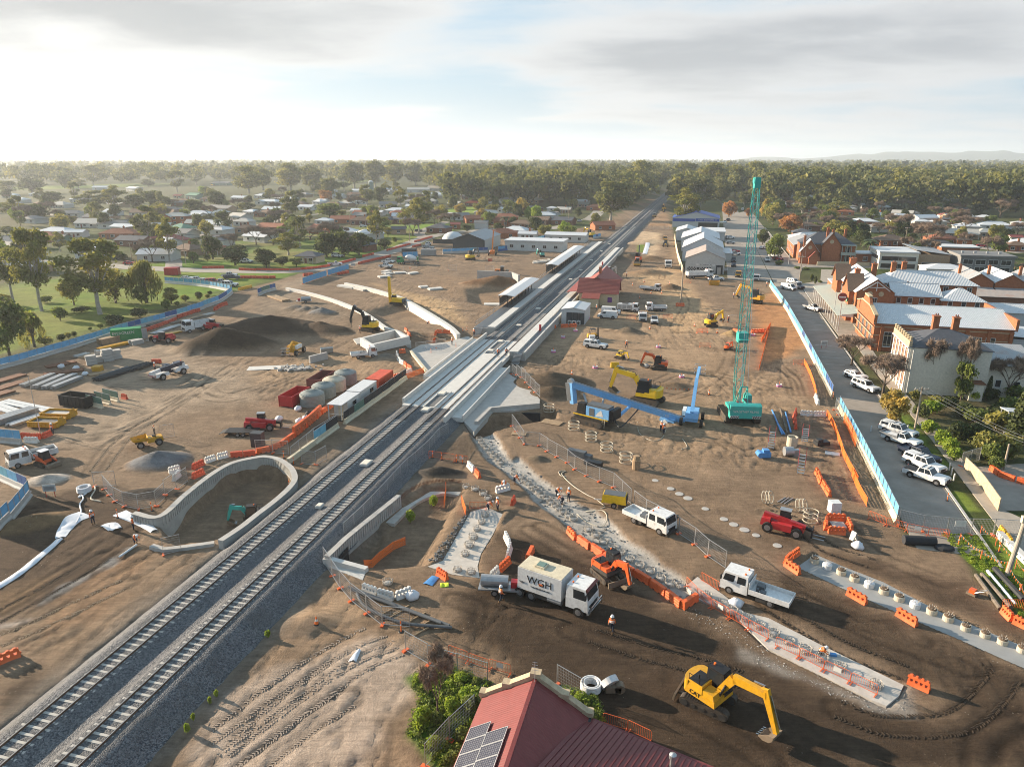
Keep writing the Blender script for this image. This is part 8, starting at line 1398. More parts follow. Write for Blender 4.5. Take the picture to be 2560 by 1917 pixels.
dm=[P('skip',MB().add([(.3,-.8,.9),(.3,.8,.9),(1.9,.7,1.0),(1.9,-.7,1.0),(.1,-.95,1.5),(.1,.95,1.5),(2.2,.85,1.35),(2.2,-.85,1.35)],[(0,1,2,3),(0,3,7,4),(1,5,6,2),(0,4,5,1),(3,2,6,7)]),'yellow'),P('body',MB().fr(-1.9,.2,.6,.5,-1.8,.1,.55,1.2),'yellow'),P('roll_bar',MB().tube([(-.9,-.5,1.1),(-.9,-.5,2.6),(-.9,.5,2.6),(-.9,.5,1.1)],.05),'black',[P('beacon',MB().cyl((-.9,0,2.6),(-.9,0,2.8),.08,n=8),'hivis')]),P('seat',MB().box((-.7,0,1.3),(.4,.5,.15)).box((-.9,0,1.6),(.12,.5,.5)),'black')]
for X_ in(-1.2,1.2):
 for y_ in(-.85,.85):dm.append(wheel(X_,y_,.5,.38))
V('site_dumper',dm,'B1',1360,1270,1215,1300,'yellow site dumper with roll bar on the bare yard','dumper')
def roller(paint,k=1.0):return[P('drum',MB().cyl((1.5*k,-1.0*k,.75*k),(1.5*k,1.0*k,.75*k),.75*k,n=20),'muddy_steel'),P('drum_frame',MB().bb(.3*k,2.4*k,-1.15*k,-1.02*k,.6*k,1.0*k).bb(.3*k,2.4*k,1.02*k,1.15*k,.6*k,1.0*k).bb(2.3*k,2.5*k,-1.1*k,1.1*k,.6*k,1.0*k),paint),P('engine_hood',MB().fr(-2.6*k,-.5*k,.8*k,.7*k,-2.5*k,-.6*k,.7*k,1.6*k),paint),P('cab',MB().fr(-.6*k,.6*k,.75*k,.9*k,-.5*k,.45*k,.65*k,2.6*k),'glass',[P('cab_roof',MB().box((0,0,2.65*k),(1.3*k,1.5*k,.1*k)),'silver')]),wheel(-1.4*k,-.95*k,.72*k,.5*k),wheel(-1.4*k,.95*k,.72*k,.5*k)]
V('road_roller',roller('roller_orange'),'A2',2060,1050,2190,1055,'orange road roller beside the straight grey wall','roller');V('road_roller',roller('yellow',1.1),'A3',1085,960,1072,1005,'yellow road roller on the dirt haul road','roller');V('road_roller',roller('yellow',1.1),'A3',1230,555,1225,570,'yellow machine beside the far tracks','roller')
gd=[P('frame',MB().bar((-2.6,0,1.1),(3.4,0,1.2),.35,.4),'yellow'),P('engine',MB().fr(-4.2,-2.2,.8,.9,-4.0,-2.2,.75,2.0),'yellow'),P('cab',MB().fr(-2.1,-.6,.75,1.1,-2.0,-.8,.7,3.0),'glass',[P('cab_roof',MB().box((-1.4,0,3.05),(1.6,1.6,.1)),'yellow')]),P('blade',MB().box((1.0,0,.5),(.2,3.6,.6),rz=.4),'muddy_steel')]+[wheel(x_,y_,.62,.4)for x_ in(-3.6,-2.2,3.3)for y_ in(-1,1)]
V('grader',gd,'A3',1330,780,1318,850,'yellow grader levelling the dark haul road','grader')
fk=[P('body',MB().fr(-1.4,.9,.6,.4,-1.3,.7,.55,1.2),'yellow'),P('roll_cage',MB().bar((-.8,-.5,1.1),(-.7,-.5,2.2),.07).bar((-.8,.5,1.1),(-.7,.5,2.2),.07).bar((.6,-.5,1.1),(.4,-.5,2.2),.07).bar((.6,.5,1.1),(.4,.5,2.2),.07),'black',[P('cage_roof',MB().box((-.15,0,2.25),(1.3,1.2,.08)),'black')]),P('mast',MB().bar((1.1,-.4,.2),(1.1,-.4,2.7),.14).bar((1.1,.4,.2),(1.1,.4,2.7),.14).bar((1.1,-.4,2.6),(1.1,.4,2.6),.12),'black'),P('fork',MB().bb(1.2,2.2,-.35,-.25,.15,.2).bb(1.2,2.2,.25,.35,.15,.2),'silver')]+[wheel(x_,y_,.45,.35)for x_ in(-.9,.7)for y_ in(-.65,.65)]
V('forklift',fk,'B3',640,370,760,365,'yellow and black forklift beside the white ute','forklift');one('water_cube',MB().box((0,0,.6),(1.3,1.1,1.2)),'pvc_white','white liquid tank in front of the forklift','tank',loc=at('B3',690,385))
cp_=[P('canopy',MB().fr(-1.5,1.4,.8,.55,-1.4,1.3,.72,1.55),'bright_yellow',[P('top_panel',MB().bb(-1.3,1.2,-.65,.65,1.55,1.6),'poly_grey'),P('end_grille',MB().bb(1.36,1.44,-.7,.7,.7,1.45),'black')]),P('tow_bar',MB().bar((-1.5,0,.55),(-2.5,0,.4),.1),'galv'),wheel(0,-.85,.34,.22),wheel(0,.85,.34,.22)]
V('air_compressor',cp_,'C3',815,480,960,500,'yellow towable air compressor with hoses at the trench edge','compressor')
tr_=[P('tank',MB().cyl((-1.4,0,1.1),(1.2,0,1.1),.55,n=16),'silver'),P('trailer_bed',MB().bb(-1.6,2.6,-.8,.8,.45,.58),'silver'),P('tow_bar',MB().bar((2.6,0,.5),(3.6,0,.4),.1),'dark_steel'),P('mudguard',MB().bb(-.6,.6,-1.1,-.82,.75,.82).bb(-.6,.6,.82,1.1,.75,.82),'silver'),P('pump',MB().box((1.8,0,.9),(.7,.7,.6)),'red_paint'),wheel(0,-.95,.36,.22),wheel(0,.95,.36,.22)]
V('tank_trailer',tr_,'C2',1950,1220,2190,1235,'silver tank trailer behind the walking worker','trailer');V('tank_trailer',tr_,'A2',490,1295,370,1300,'grey tank trailer on the dug ground near the curving wall','trailer')
ft_=[P('deck',MB().bb(-2.4,2.2,-1.0,1.0,.55,.68),'black'),P('ramp',MB().box((-2.8,0,.5),(1.1,1.8,.06),ry=-.3),'black'),P('tow_bar',MB().bar((2.2,0,.6),(3.4,0,.5),.1),'black')]+[wheel(x_,y_,.33,.22)for x_ in(-.4,.4)for y_ in(-1.15,1.15)]
V('flat_trailer',ft_,'B1',2000,1190,2200,1190,'black flat trailer in front of the red telehandler','trailer')
sk_=crawler(2.2,.4,1.5,.6)+[P('body',MB().fr(-1.2,.6,.6,.5,-1.1,.5,.55,1.2),'orange_paint'),P('cab',MB().fr(-.5,.7,.5,1.0,-.4,.5,.48,2.1),'black',[P('cab_roof',MB().box((.05,0,2.13),(1.1,1.1,.07)),'bag')]),P('lift_arm',MB().bar((-1.0,-.7,1.5),(1.5,-.7,.7),.18,.22).bar((-1.0,.7,1.5),(1.5,.7,.7),.18,.22),'orange_paint'),P('bucket',MB().box((1.8,0,.35),(.6,1.8,.5)),'muddy_steel')]
V('skid_loader',sk_,'B1',350,1440,440,1470,'orange tracked loader beside the white crew truck','loader')
dr_=crawler(3.4,.6,2.2,.8)+[P('body',MB().fr(-2.4,1.2,1.0,.9,-2.3,1.1,.95,2.0),'bright_yellow',[P('engine_end',MB().bb(-2.7,-2.3,-1.0,1.0,1.0,2.0),'poly_grey')]),P('cab',MB().fr(.2,1.5,.5,1.6,.3,1.3,.45,2.8),'glass',[P('cab_roof',MB().box((.8,0,2.84),(1.3,1.1,.08)),'bright_yellow')]),P('mast',MB().box((2.2,0,4.0),(.6,.6,7.6)),'bright_yellow',[P('mast_chain',MB().box((2.53,0,4.0),(.1,.3,7.4)),'poly_black')]),P('mast_brace',MB().bar((.8,0,1.8),(2.0,0,3.6),.2),'bright_yellow')]
V('drill_machine',dr_,'A2',1270,1310,1160,1300,'yellow drilling machine with upright mast between the curving walls','drill rig')
# --- containers, tanks, bins, site sheds
spawn('shipping_container',container('green_paint',6.06,'EVERGREEN',door=True),at('B1',1100,370),math.atan2((at('B1',1225,350)-at('B1',985,372)).y,(at('B1',1225,350)-at('B1',985,372)).x),'green shipping container with white lettering beside the blue hoarding','container')
V('open_container',container('red_paint',5.6,None,True),'B2',265,955,410,870,'red open-topped waste container beside the tanks','container');V('open_container',container('maroon_trim',6.06,None,True),'B2',490,810,640,715,'dark red container with timber load behind the tanks','container')
for k,(x,y,m,lab)in enumerate(((490,975,'tank_grey','grey ribbed water tank nearest the red container'),(590,905,'tank_grey','grey ribbed water tank behind the nearest one'),(680,848,'tank_cream','cream ribbed water tank between the grey tanks'),(775,785,'tank_grey','grey ribbed water tank furthest along the row'))):
 pr=[]
 for z in range(9):pr+=[(1.95,.05+z*.22),(2.02,.10+z*.22),(2.02,.2+z*.22),(1.95,.25+z*.22)]
 lid=MB().lathe([(1.97,2.05),(1.5,2.28),(.4,2.6),(0,2.62)],28);rbs=MB()
 for i in range(24):a=2*PI*i/24;rbs.bar((1.95*math.cos(a),1.95*math.sin(a),2.08),(.4*math.cos(a),.4*math.sin(a),2.62),.05,.05)
 spawn('water_tank',[P('tank_wall',MB().lathe(pr,28),m),P('tank_lid',lid,m,[P('lid_rib',rbs,m),P('manhole',MB().lathe([(.35,2.5),(.35,2.66),(0,2.68)],12),m)])],at('B2',x,y-40),0,lab,'water tank')
def site_shed(s_,t_,lab,openside=False,L=6.3):
 ps=[P('walls',MB().bb(-L/2 if not openside else-L/2+2.0,L/2,-1.2,1.2,.15,2.6),'weatherboard'),P('roof',MB().bb(-L/2-.05,L/2+.05,-1.25,1.25,2.6,2.72),'roof_white'),P('floor',MB().bb(-L/2,L/2,-1.2,1.2,0,.15),'dark_steel'),P('window',MB().box((1.2,-1.22,1.7),(1.2,.06,.8)),'window_dark',[P('frame',MB().box((1.2,-1.25,1.26),(1.3,.05,.06)).box((1.2,-1.25,2.14),(1.3,.05,.06)),'trim_white')]),P('door',MB().box((-L/2+2.0 if openside else-L/2,0,1.25),(.06,.9,2.1)),'cream_paint')]
 if openside:ps+=[P('corner_post',MB().box((-L/2+.1,y,1.35),(.14,.14,2.5)),'weatherboard')for y in(-1.1,1.1)]+[P('handrail',MB().bar((-L/2+.1,-1.15,1.1),(-L/2+2.0,-1.15,1.1),.06).bar((-L/2+.1,-1.1,1.1),(-L/2+.1,1.1,1.1),.06),'weatherboard')]
 return spawn('site_shed',ps,rail(s_,t_,gz(*rail(s_,t_)[:2])),PI/2-TA,lab,'site shed')
site_shed(46.2,-13.0,'cream site shed with open porch beside the cloth screens',True);site_shed(53.0,-13.2,'white site shed joined between the porch shed and the red container');spawn('shipping_container',container('barrier_red',6.06),rail(60.2,-13.3,0),PI/2-TA,'red shipping container at the far end of the site sheds','container')
V('skip_bin',skip_bin('black',5.4,1.9),'B1',560,930,800,960,'big black open waste bin in the storage yard','bin');V('hook_bin',skip_bin('yellow',4.6,.95,'concrete',True),'B1',385,1040,640,1050,'yellow hook bin with rubble, the rear one of the pair','bin');V('hook_bin',skip_bin('yellow',4.6,.95,'gravel_grey',True),'B1',275,1115,545,1125,'yellow hook bin in front of its pair','bin');one('yellow_crate',MB().box((0,0,.5),(1.6,1.3,1.0)),'yellow','small yellow crate among the stored timbers','crate',loc=at('B1',845,645));V('skip_bin',skip_bin('yellow',3.0,1.2),'A3',1705,1145,1785,1150,'yellow waste bin below the workshop street','bin');one('ditch_bucket',MB().box((0,0,.45),(1.5,.9,.9)).box((0,0,.95),(1.6,.3,.15)),'bright_yellow','yellow digger bucket lying beside the small yellow excavator','bucket',loc=at('B3',885,615))
spawn('grey_container',container('silver',6.06),at('A2',1490,890),-.05,'long grey storage container beside the mixer truck','container');spawn('shipping_container',container('shed_dark',6.06),at('A2',1325,885),-.05,'dark storage container next to the long grey one','container');one('site_cabinet',MB().box((0,0,1.0),(1.6,1.2,2.0)).box((0,0,2.06),(1.7,1.3,.12)),'shed_dark','dark blue cabinet with pale lid beside the winding barrier wall','cabinet',loc=at('B2',20,1290),rz=-.1);spawn('portable_unit',container('red_paint',4.5),at('A1',1490,1060),.05,'bright red portable unit by the parked cars','container')
# --- stacked materials
def bundle(name,t,x0,y0,x1,y1,n,rows,w_,h,m,lab,cat,part,round_=False,grp=None):
 a,b=at(t,x0,y0),at(t,x1,y1);d=b-a;L=d.length;ps=[]
 me=(MB().cyl((-L/2,0,h/2),(L/2,0,h/2),h/2,n=8)if round_ else MB().box((0,0,h/2),(L,w_*.9,h*.92))).mesh(part,m)
 for r in range(rows):
  for i in range(n):ps.append(P(part,me,loc=(RK.uniform(-.15,.15),(i-(n-1)/2)*w_,r*h+.06)))
 c=(a+b)/2;return spawn(name,ps,Vector((c.x,c.y,gz(c.x,c.y))),math.atan2(d.y,d.x),lab,cat,grp)
for k,(x0,y0,x1,y1)in enumerate(((190,790,460,690),(300,800,545,695),(380,805,650,690),(460,805,700,712))):bundle('beam_bundle','B1',x0,y0,x1,y1,2,2,.55,.3,'galv',f"bundle of pale steel beams, {('first', 'second', 'third', 'last')[k]} from the blue hoarding",'steel beams','beam')
bundle('sheet_stack','B1',-40,1110,300,1000,4,5,.55,.18,'silver','tall stack of grey roofing sheets beside the yellow bins','sheet stack','sheet');bundle('sheet_stack','B1',80,1130,380,1030,3,2,.5,.2,'galv','low bundle of silver sheets next to the tall grey stack','sheet stack','sheet');bundle('panel_stack','B1',30,910,460,1000,2,1,1.0,.2,'pvc_white','long white panels lying above the grey sheet stack','panel stack','panel');bundle('panel_stack','B1',-60,940,120,1000,2,1,1.0,.2,'pvc_white','short white panels at the yard edge','panel stack','panel')
for k,(x,y,n,r)in enumerate(((790,590,2,3),(840,570,2,2),(930,560,2,4),(1000,540,2,3),(880,540,2,3))):bundle('block_stack','B1',x-45,y+6,x+45,y-8,n,r,.75,.62,'concrete',f"stack of grey concrete blocks, {('nearest the rusty pipes', 'second in the row', 'tallest in the middle', 'at the open yard side', 'behind the tallest')[k]}",'block stack','concrete_block')
bundle('timber_stack','B1',860,420,1020,385,5,4,.35,.3,'timber','stack of brown timbers in front of the green container','timber stack','plank');bundle('timber_stack','B1',850,470,1120,410,3,2,.4,.25,'yellow','bundle of yellow formwork beams','timber stack','plank');bundle('sheet_stack','B1',1130,425,1225,405,3,4,.6,.25,'concrete','pale grey panel stack beside the container ladder','panel stack','panel');bundle('pipe_bundle','B1',830,735,1300,590,6,2,.34,.26,'poly_black','long bundle of black pipes lying beside the mobile crane','pipes','pipe',True);bundle('pipe_bundle','B1',880,700,1120,620,5,1,.34,.26,'poly_grey','short bundle of grey pipes in the storage yard','pipes','pipe',True)
for k,(x0,y0,x1,y1)in enumerate(((-80,760,200,680),(-60,820,190,740),(-100,880,100,820),(380,680,720,640),(400,620,640,570))):bundle('rusty_bars','B1',x0,y0,x1,y1,7,2,.3,.12,'rust',f"rusty reinforcing bundle {('at the yard edge', 'below the first at the yard edge', 'beside the dark soil', 'above the steel beams', 'near the hoarding')[k]}",'rebar','bar')
for k,(x0,y0,x1,y1,m)in enumerate(((700,540,860,490,'timber'),(650,530,760,500,'concrete'),(770,690,960,650,'timber'),(1280,260,1420,220,'old_timber'),(1380,300,1560,250,'concrete'),(1480,240,1680,190,'old_timber'),(1560,220,1760,170,'timber'),(1320,330,1500,270,'galv'),(1640,200,1840,150,'concrete'),(1440,335,1560,310,'yellow'))):bundle('stored_planks','B1',x0,y0,x1,y1,4,2,.4,.14,m,f"{dict(timber='brown', concrete='pale grey', old_timber='weathered', galv='silver', yellow='yellow')[m]} formwork planks in the storage yard strip",'planks','plank',grp=f'{m} planks in the storage yard')
for k,(x0,y0,x1,y1)in enumerate(((1100,1060,1170,1050),(1190,1050,1290,1045),(1060,1085,1160,1075),(1310,1055,1390,1045),(1490,1190,1600,1180),(1410,1170,1480,1165),(1100,1040,1150,1030),(720,1160,850,1180),(860,1180,950,1200),(110,1240,260,1290))):bundle('slab_stack','A2',x0,y0,x1,y1,3,2,.8,.25,'white_concrete' if k!=9 else 'timber','pale concrete panels laid out above the cut' if k!=9 else 'pallets of bundled blocks beside the haul road','panels','panel',grp='panels above the cut' if k!=9 else None)
for t,x,y,m,lab in(('B1',530,620,'bag','white bulk bag beside the concrete blocks'),('B1',660,630,'bag','white bulk bag next to the yellow crate'),('B1',735,680,'bag','small white bag below the yellow crate'),('B2',200,1070,'bag','white sack behind the red telehandler'),('B2',365,985,'bag','white bag leaning by the nearest tank'),('B2',380,1090,'bag','white bag on the ground below the tanks'),('B2',430,1070,'bag','pale bag beside the dark sacks'),('B2',460,1030,'dark_cloth','dark sack beside the orange barrier wall'),('C2',1350,1290,'bag','white plastic bundle at the end of the white barrier arc'),('C4',770,860,'bag','small white sacks beside the folding sign'),('C3',1930,1350,'bag','white sack on the pale strip beside the truck'),('B3',1160,615,'concrete','grey rag heap beside the orange excavator')):
 rk=random.Random(int(x));pr=[(.3,0),(.62,.1),(.66,.4),(.45,.65),(.2,.78),(0,.8)];mb=MB().lathe(pr,10);mb.v=[(a*rk.uniform(.75,1.2),b*rk.uniform(.75,1.2),c*rk.uniform(.85,1.1))for a,b,c in mb.v];one('sack',mb,m,lab,'bag',loc=at(t,x,y),smooth=True)
for i,(x,y)in enumerate(((720,870),(790,840),(860,815))):
 a,b=at('B1',x+10,y+60),at('B1',x+190,y+105);d=b-a;spawn('stored_screen',hoarding(4.2,'banner_green','cream_paint',1.1,.7),(a+b)/2,math.atan2(d.y,d.x),f"green screen on cream blocks, {('front', 'middle', 'rear')[i]} of the three stored behind the black bin",'screen')
for p0,p1,m,lab,r in((('C2',800,1215),('C2',1670,1550),'poly_grey','upper grey conduit pipe lying below the white barrier arc',.13),(('C2',830,1240),('C2',1600,1530),'poly_grey','lower grey conduit pipe lying below the white barrier arc',.13)):one('conduit_pipe',MB().tube(densify([at(*p0,.25),at(*p1,.25)],3),r,8),m,lab,'pipe')
one('conduit_pipe',MB().tube(smooth_path([at('C2',870,1270,.2),at('C2',930,1370,.2),at('C2',1080,1450,.2),at('C2',1300,1530,.2),at('C2',1690,1560,.2)],6),.14,8),'poly_grey','bent grey conduit sweeping below the straight pipes','pipe')
for k,(x,y)in enumerate(((1190,1440),(1255,1390),(1395,1460),(1475,1510),(1440,1580),(1100,1430))):one('pipe_bearer',MB().box((0,0,.08),(1.8,.12,.14)),'timber','timber bearer under the grey conduit pipes','bearer','bearers under the pipes',loc=at('C2',x,y),rz=.8)
for p0,p1,m,lab,r in((('C4',1790,1110),('C4',2000,1400),'old_timber','weathered timber pole lying nearest the plate compactor',.2),(('C4',1840,1100),('C4',2090,1390),'old_timber','weathered timber pole lying second on the verge',.2),(('C4',1890,1070),('C4',2130,1360),'pvc_white','long white pipe lying on the grass verge',.16),(('C4',1950,1060),('C4',2200,1330),'poly_black','black roll lying beside the long white pipe',.28)):one('stored_pole',MB().tube(densify([at(*p0,r),at(*p1,r)],2),r,8),m,lab,'pole')
for k,(p0,p1,m)in enumerate(((('B4',35,990),('B4',120,1200),'pipe_blue'),(('B4',105,980),('B4',165,1190),'old_timber'),(('B4',150,1010),('B4',195,1180),'pipe_blue'),(('B4',80,1110),('B4',140,1200),'pipe_blue'))):one('drill_pipe',MB().tube([at(*p0,.2),at(*p1,.2)],.14,8),m,f"{('long blue', 'brown', 'slim blue', 'short blue')[k]} pipe lying beside the red barrier row",'pipe')
one('pipe_section',MB().lathe([(.75,0),(.75,1.4),(.62,1.4),(.62,.1),(0,.1)],18),'tank_cream','cream drum with a dark mouth below the blue pipes','drum',loc=at('B4',205,1285));one('pump_unit',MB().cyl((-.7,0,.7),(.5,0,.7),.65,n=14).box((.9,0,.5),(.8,.7,.9)),'silver','grey pump unit below the cream drum','pump',loc=at('B4',180,1370));one('black_pump',MB().box((0,0,.35),(2.0,1.1,.5)).box((-.4,0,.75),(.8,.7,.4)),'poly_black','low black machine beside the grey pump unit','machine',loc=at('B4',460,1280),rz=.2);one('steel_tray',MB().box((0,0,.12),(1.9,1.2,.18)),'galv','shallow steel tray lying near the orange netting','tray',loc=at('B4',555,1360),rz=-.4)
def ladder_stand(t,x,y,lab,k=1.0):
 mb=MB();
 for y_ in(-.4,.4):mb.bar((-.6,y_,0),(.3,y_,2.6*k),.06).bar((.9,y_,0),(.3,y_,2.6*k),.06)
 tr=MB()
 for i in range(7):f=(i+.5)/7;tr.box((-.6+.9*f,0,2.6*k*f),(.3,.8,.04))
 hr=MB().tube([(-.5,-.42,.9),(.3,-.42,3.4*k),(.3,.42,3.4*k),(-.5,.42,.9)],.03,5);spawn('access_ladder',[P('stile',mb,'galv'),P('tread',tr,'galv'),P('handrail',hr,'red_paint')],at(t,x,y),1.2,lab,'ladder')
ladder_stand('B4',280,1520,'tall access ladder with red handrails by the barrier row');ladder_stand('B4',25,1300,'access ladder with red rails beside the blue machine',.9);ladder_stand('B4',315,1240,'folded silver ladder beside the cream drum',.7);one('blue_engine',MB().box((0,0,.5),(1.6,1.1,.7)).box((.2,0,1.0),(.8,.8,.4)).cyl((-.6,-.6,.5),(-.6,.6,.5),.4,n=12),'pipe_blue','blue engine block standing on the soil','machine',loc=at('B3',2170,1390));one('liquid_cube',MB().box((0,0,.75),(1.15,1.05,1.1)).box((0,0,.08),(1.2,1.1,.16)),'pvc_white','white caged liquid tank beside the orange pit guard','tank',loc=at('C4',568,545));one('access_pit',MB().box((0,0,.15),(1.5,1.3,.3)),'concrete','square concrete pit lid inside the orange barriers','pit lid',loc=at('C4',602,672),rz=-.1);one('folding_sign',MB().box((-.15,0,.5),(.04,.6,1.0),ry=.25).box((.15,0,.5),(.04,.6,1.0),ry=-.25),'trim_white','white folding sign beside the pit guard','sign',loc=at('C4',735,790),rz=.4)
one('matting_roll',MB().cyl((-1.6,0,.5),(1.6,0,.5),.5,n=18),'dark_cloth','big black matting roll at the end of the street','roll',loc=at('C4',1300,830),rz=-.12);bt=MB().lathe([(.2,0),(.9,.08),(.8,.3),(.3,.42),(0,.4)],9);bt.v=[(a*1.2,b*.8,c)for a,b,c in bt.v];one('plastic_sheet',bt,'dark_cloth','crumpled black plastic beside the matting roll','plastic',loc=at('C4',1520,870))
spawn('plate_compactor',[P('base_plate',MB().box((0,0,.12),(.8,.6,.2)),'muddy_steel'),P('engine',MB().box((-.05,0,.42),(.5,.5,.4)),'orange_paint'),P('handle',MB().tube([(-.3,-.22,.4),(-1.1,-.22,1.0),(-1.1,.22,1.0),(-.3,.22,.4)],.03,5),'galv')],at('C4',1755,1260),2.2,'orange plate compactor near the timber poles','compactor')
for k,(x0,y0,x1,y1)in enumerate(((80,465,150,425),(110,475,180,425),(140,480,215,430))):one('steel_rod',MB().tube([at('C4',x0,y0,.06),at('C4',x1,y1,.06)],.05,6),'galv','short steel rod lying above the red telehandler','rod','steel rods above the telehandler')
def hose(pts,r,m,lab,cat='hose',n=7):return one('hose',MB().tube(smooth_path([at(*p,r)for p in pts],n),r,6),m,lab,cat)
hose(tq('C3 470 250 420 240 405 205 460 200 430 230 520 320 640 400 720 440 800 500'),.05,'hose','tan hose looping from the workers to the compressor');hose(tq('C3 800 510 700 530 640 520 780 540 820 600 770 650 650 610 560 540'),.05,'hose','tan hose curling below the compressor');hose(tq('C1 760 370 740 400 680 430 700 410 720 440 690 490 700 560 660 650'),.09,'bag','white hose running from the coil to the cloth strip');hose(tq('C1 820 330 820 370 785 440 870 465'),.09,'hose','pale hose beside the mesh gate panel');hose(tq('D4 590 670 620 730 700 800 820 880 890 920'),.05,'poly_black','black hose behind the kneeling worker');hose(tq('B3 1080 1080 1100 1180 1200 1245 1290 1230 1330 1150'),.04,'hose','thin hose looping below the drill mast');hose(tq('B3 1470 1230 1510 1300 1460 1320'),.04,'hose','short hose end on the brown soil')
for t,x,y,m,lab in(('C1',728,375,'bag','coiled white hose standing above the cloth strip'),('D3',680,985,'pvc_white','flat coil of white pipe beside the fence')):
 mb=MB()
 for k in range(5):mb.tube([((.75-.0*k)*math.cos(a),(.75)*math.sin(a),.1+k*.13)for a in[i*PI/9 for i in range(19)]],.075,6);mb.tube([((.58)*math.cos(a),(.58)*math.sin(a),.1+k*.13)for a in[i*PI/9 for i in range(19)]],.07,6)
 one('hose_coil',mb,m,lab,'hose coil',loc=at(t,x,y))
spawn('hose_reel',[P('coil',MB().cyl((0,-.25,.75),(0,.25,.75),.72,n=20),'pvc_white'),P('hub',MB().cyl((0,-.3,.75),(0,.3,.75),.15,n=10),'poly_grey')],at('D3',815,960),(.5,0,.5),'upright white hose roll beside the flat coil','hose coil');one('trench_machine',MB().box((0,0,.4),(1.2,.6,.5)).cyl((.5,-.3,.45),(.5,.3,.45),.4,n=12),'muddy_steel','rusty attachment lying beside the hose roll','attachment',loc=at('D3',870,1010))
def cloth(pts,w_,lab,m='geotex'):
 P_=smooth_path([at(*p,.06)for p in pts],6);mb=MB();n=len(P_)
 for i,p in enumerate(P_):
  d=(P_[min(i+1,n-1)]-P_[max(i-1,0)]);nn=Vector((-d.y,d.x,0)).normalized();ww=w_[0]+(w_[1]-w_[0])*(i/(n-1));
  for q in(-1,-.35,.35,1):v=p+nn*ww*q;mb.v.append((v.x,v.y,gz(v.x,v.y)+.05+.16*(abs(q)<.5)*RK.random()))
 for i in range(n-1):
  for j in range(3):mb.f.append((i*4+j,i*4+j+1,(i+1)*4+j+1,(i+1)*4+j))
 k=len(mb.v);mb.v+=[(x,y,z-.04)for x,y,z in mb.v];mb.f+=[tuple(i+k for i in f[::-1])for f in mb.f]
 return one('cloth_strip',mb,m,lab,'cloth',smooth=True)
cloth(tq('C1 740 570 640 620 560 700 520 770'),(1.2,.5),'wide white cloth laid beside the worker with the vest');cloth(tq('C1 515 780 440 850 300 970 150 1090 -60 1220'),(.35,.45),'long narrow white cloth running down the dug ground');cloth(tq('C1 1030 560 1120 600 1230 650 1330 720'),(.8,.4),'white cloth draped beside the curved wall end');cloth(tq('C1 900 690 960 670 1010 700'),(.9,.5),'small white cloth between the workers');one('drain_pipe',MB().tube([at('C1',1030,940,.15),at('C1',1180,845,.15)],.12,8),'pvc_white','white drain pipe laid by the bending worker','pipe');cloth([('C2',1480,1180),('C2',1550,1110)],(.5,.4),'crumpled blue tarp beside the orange barrier','pipe_blue');cloth([('C2',1590,1185),('C2',1660,1180)],(.35,.35),'lime yellow vest cloth on the soil','lime');cloth([('D2',830,745),('D2',890,650)],(.35,.15),'torn grey plastic on the pale sand','geotex');cloth([('D2',1850,935),('D2',1990,945)],(.35,.35),'blue and white banner lying behind the gable','geotex');cloth([('A3',1145,880),('A3',1170,800)],(1.0,1.0),'strip of white sheeting on the sand bank');one('steel_plate',MB().box((0,0,.04),(3.2,1.9,.05)),'timber','tan sheet lying in front of the drill rig tracks','sheet',loc=at('B3',345,1090,.05),rz=-.5);one('steel_plate',MB().box((0,0,.04),(2.2,1.4,.05)),'timber','tan sheet lying at the pale slab fence','sheet',loc=at('B3',60,1190,.05),rz=-.2);one('road_plate',MB().box((0,0,.04),(5,3,.05)),'white_concrete','pale sheet in the dug hollow near the platform','sheet',loc=at('A2',2040,1270,.1));one('concrete_apron',MB().box((0,0,.03),(7,2.6,.05)),'white_concrete','pale washed-out patch slab beside the spoil pile','sheet',loc=at('B2',90,620,.06),rz=.15)
one('counter_block',MB().box((0,0,.45),(2.6,.9,.9)).box((1.7,0,.3),(1.0,.8,.6)),'poly_grey','dark machine weight lying behind the mesh fence','weight',loc=at('C3',560,70),rz=-.55);one('counter_block',MB().box((0,0,.35),(2.4,.9,.6)),'poly_black','black drill part lying next to the dark weight','drill part',loc=at('C3',700,150),rz=-.5);one('broken_slab',MB().box((0,0,.5),(2.6,.5,1.6),rx=.5),'concrete','tilted broken concrete panel beside the spoil pile','panel',loc=at('B2',610,490),rz=.4);one('broken_slab',MB().box((0,0,.7),(.5,4.2,1.5)),'concrete','long green edged concrete panel beside the yellow lift','panel',loc=at('B2',540,560),rz=-.7)
rb_=MB();rr_=random.Random(8)
for i in range(70):rb_.box((rr_.gauss(0,1.6),rr_.gauss(0,.9),.2),(rr_.uniform(.2,.9),rr_.uniform(.2,.7),rr_.uniform(.15,.4)),rr_.uniform(0,3),rr_.uniform(-.4,.4))
tag(one('rubble',rb_,'concrete','heap of broken concrete rubble near the yellow lift','rubble',loc=at('B2',350,625)),kind='stuff')
def stones(name,poly,n,s0,s1,m,lab,seed):
 pl=tp(poly);xs=[p.x for p in pl];ys=[p.y for p in pl];rr=random.Random(seed);mb=MB();k=0
 def inn(x,y):
  c=False
  for a,b in zip(pl,pl[1:]+pl[:1]):
   if(a.y>y)!=(b.y>y)and x<(b.x-a.x)*(y-a.y)/(b.y-a.y)+a.x:c=not c
  return c
 while k<n:
  x,y=rr.uniform(min(xs),max(xs)),rr.uniform(min(ys),max(ys))
  if inn(x,y):s=s0+(s1-s0)*rr.random()**2.5;mb.box((x,y,gz(x,y)+s*.2),(s,s*rr.uniform(.6,1),s*.6),rr.uniform(0,3),rr.uniform(-.5,.5));k+=1
 return tag(one(name,mb,m,lab,'stones'),kind='stuff')
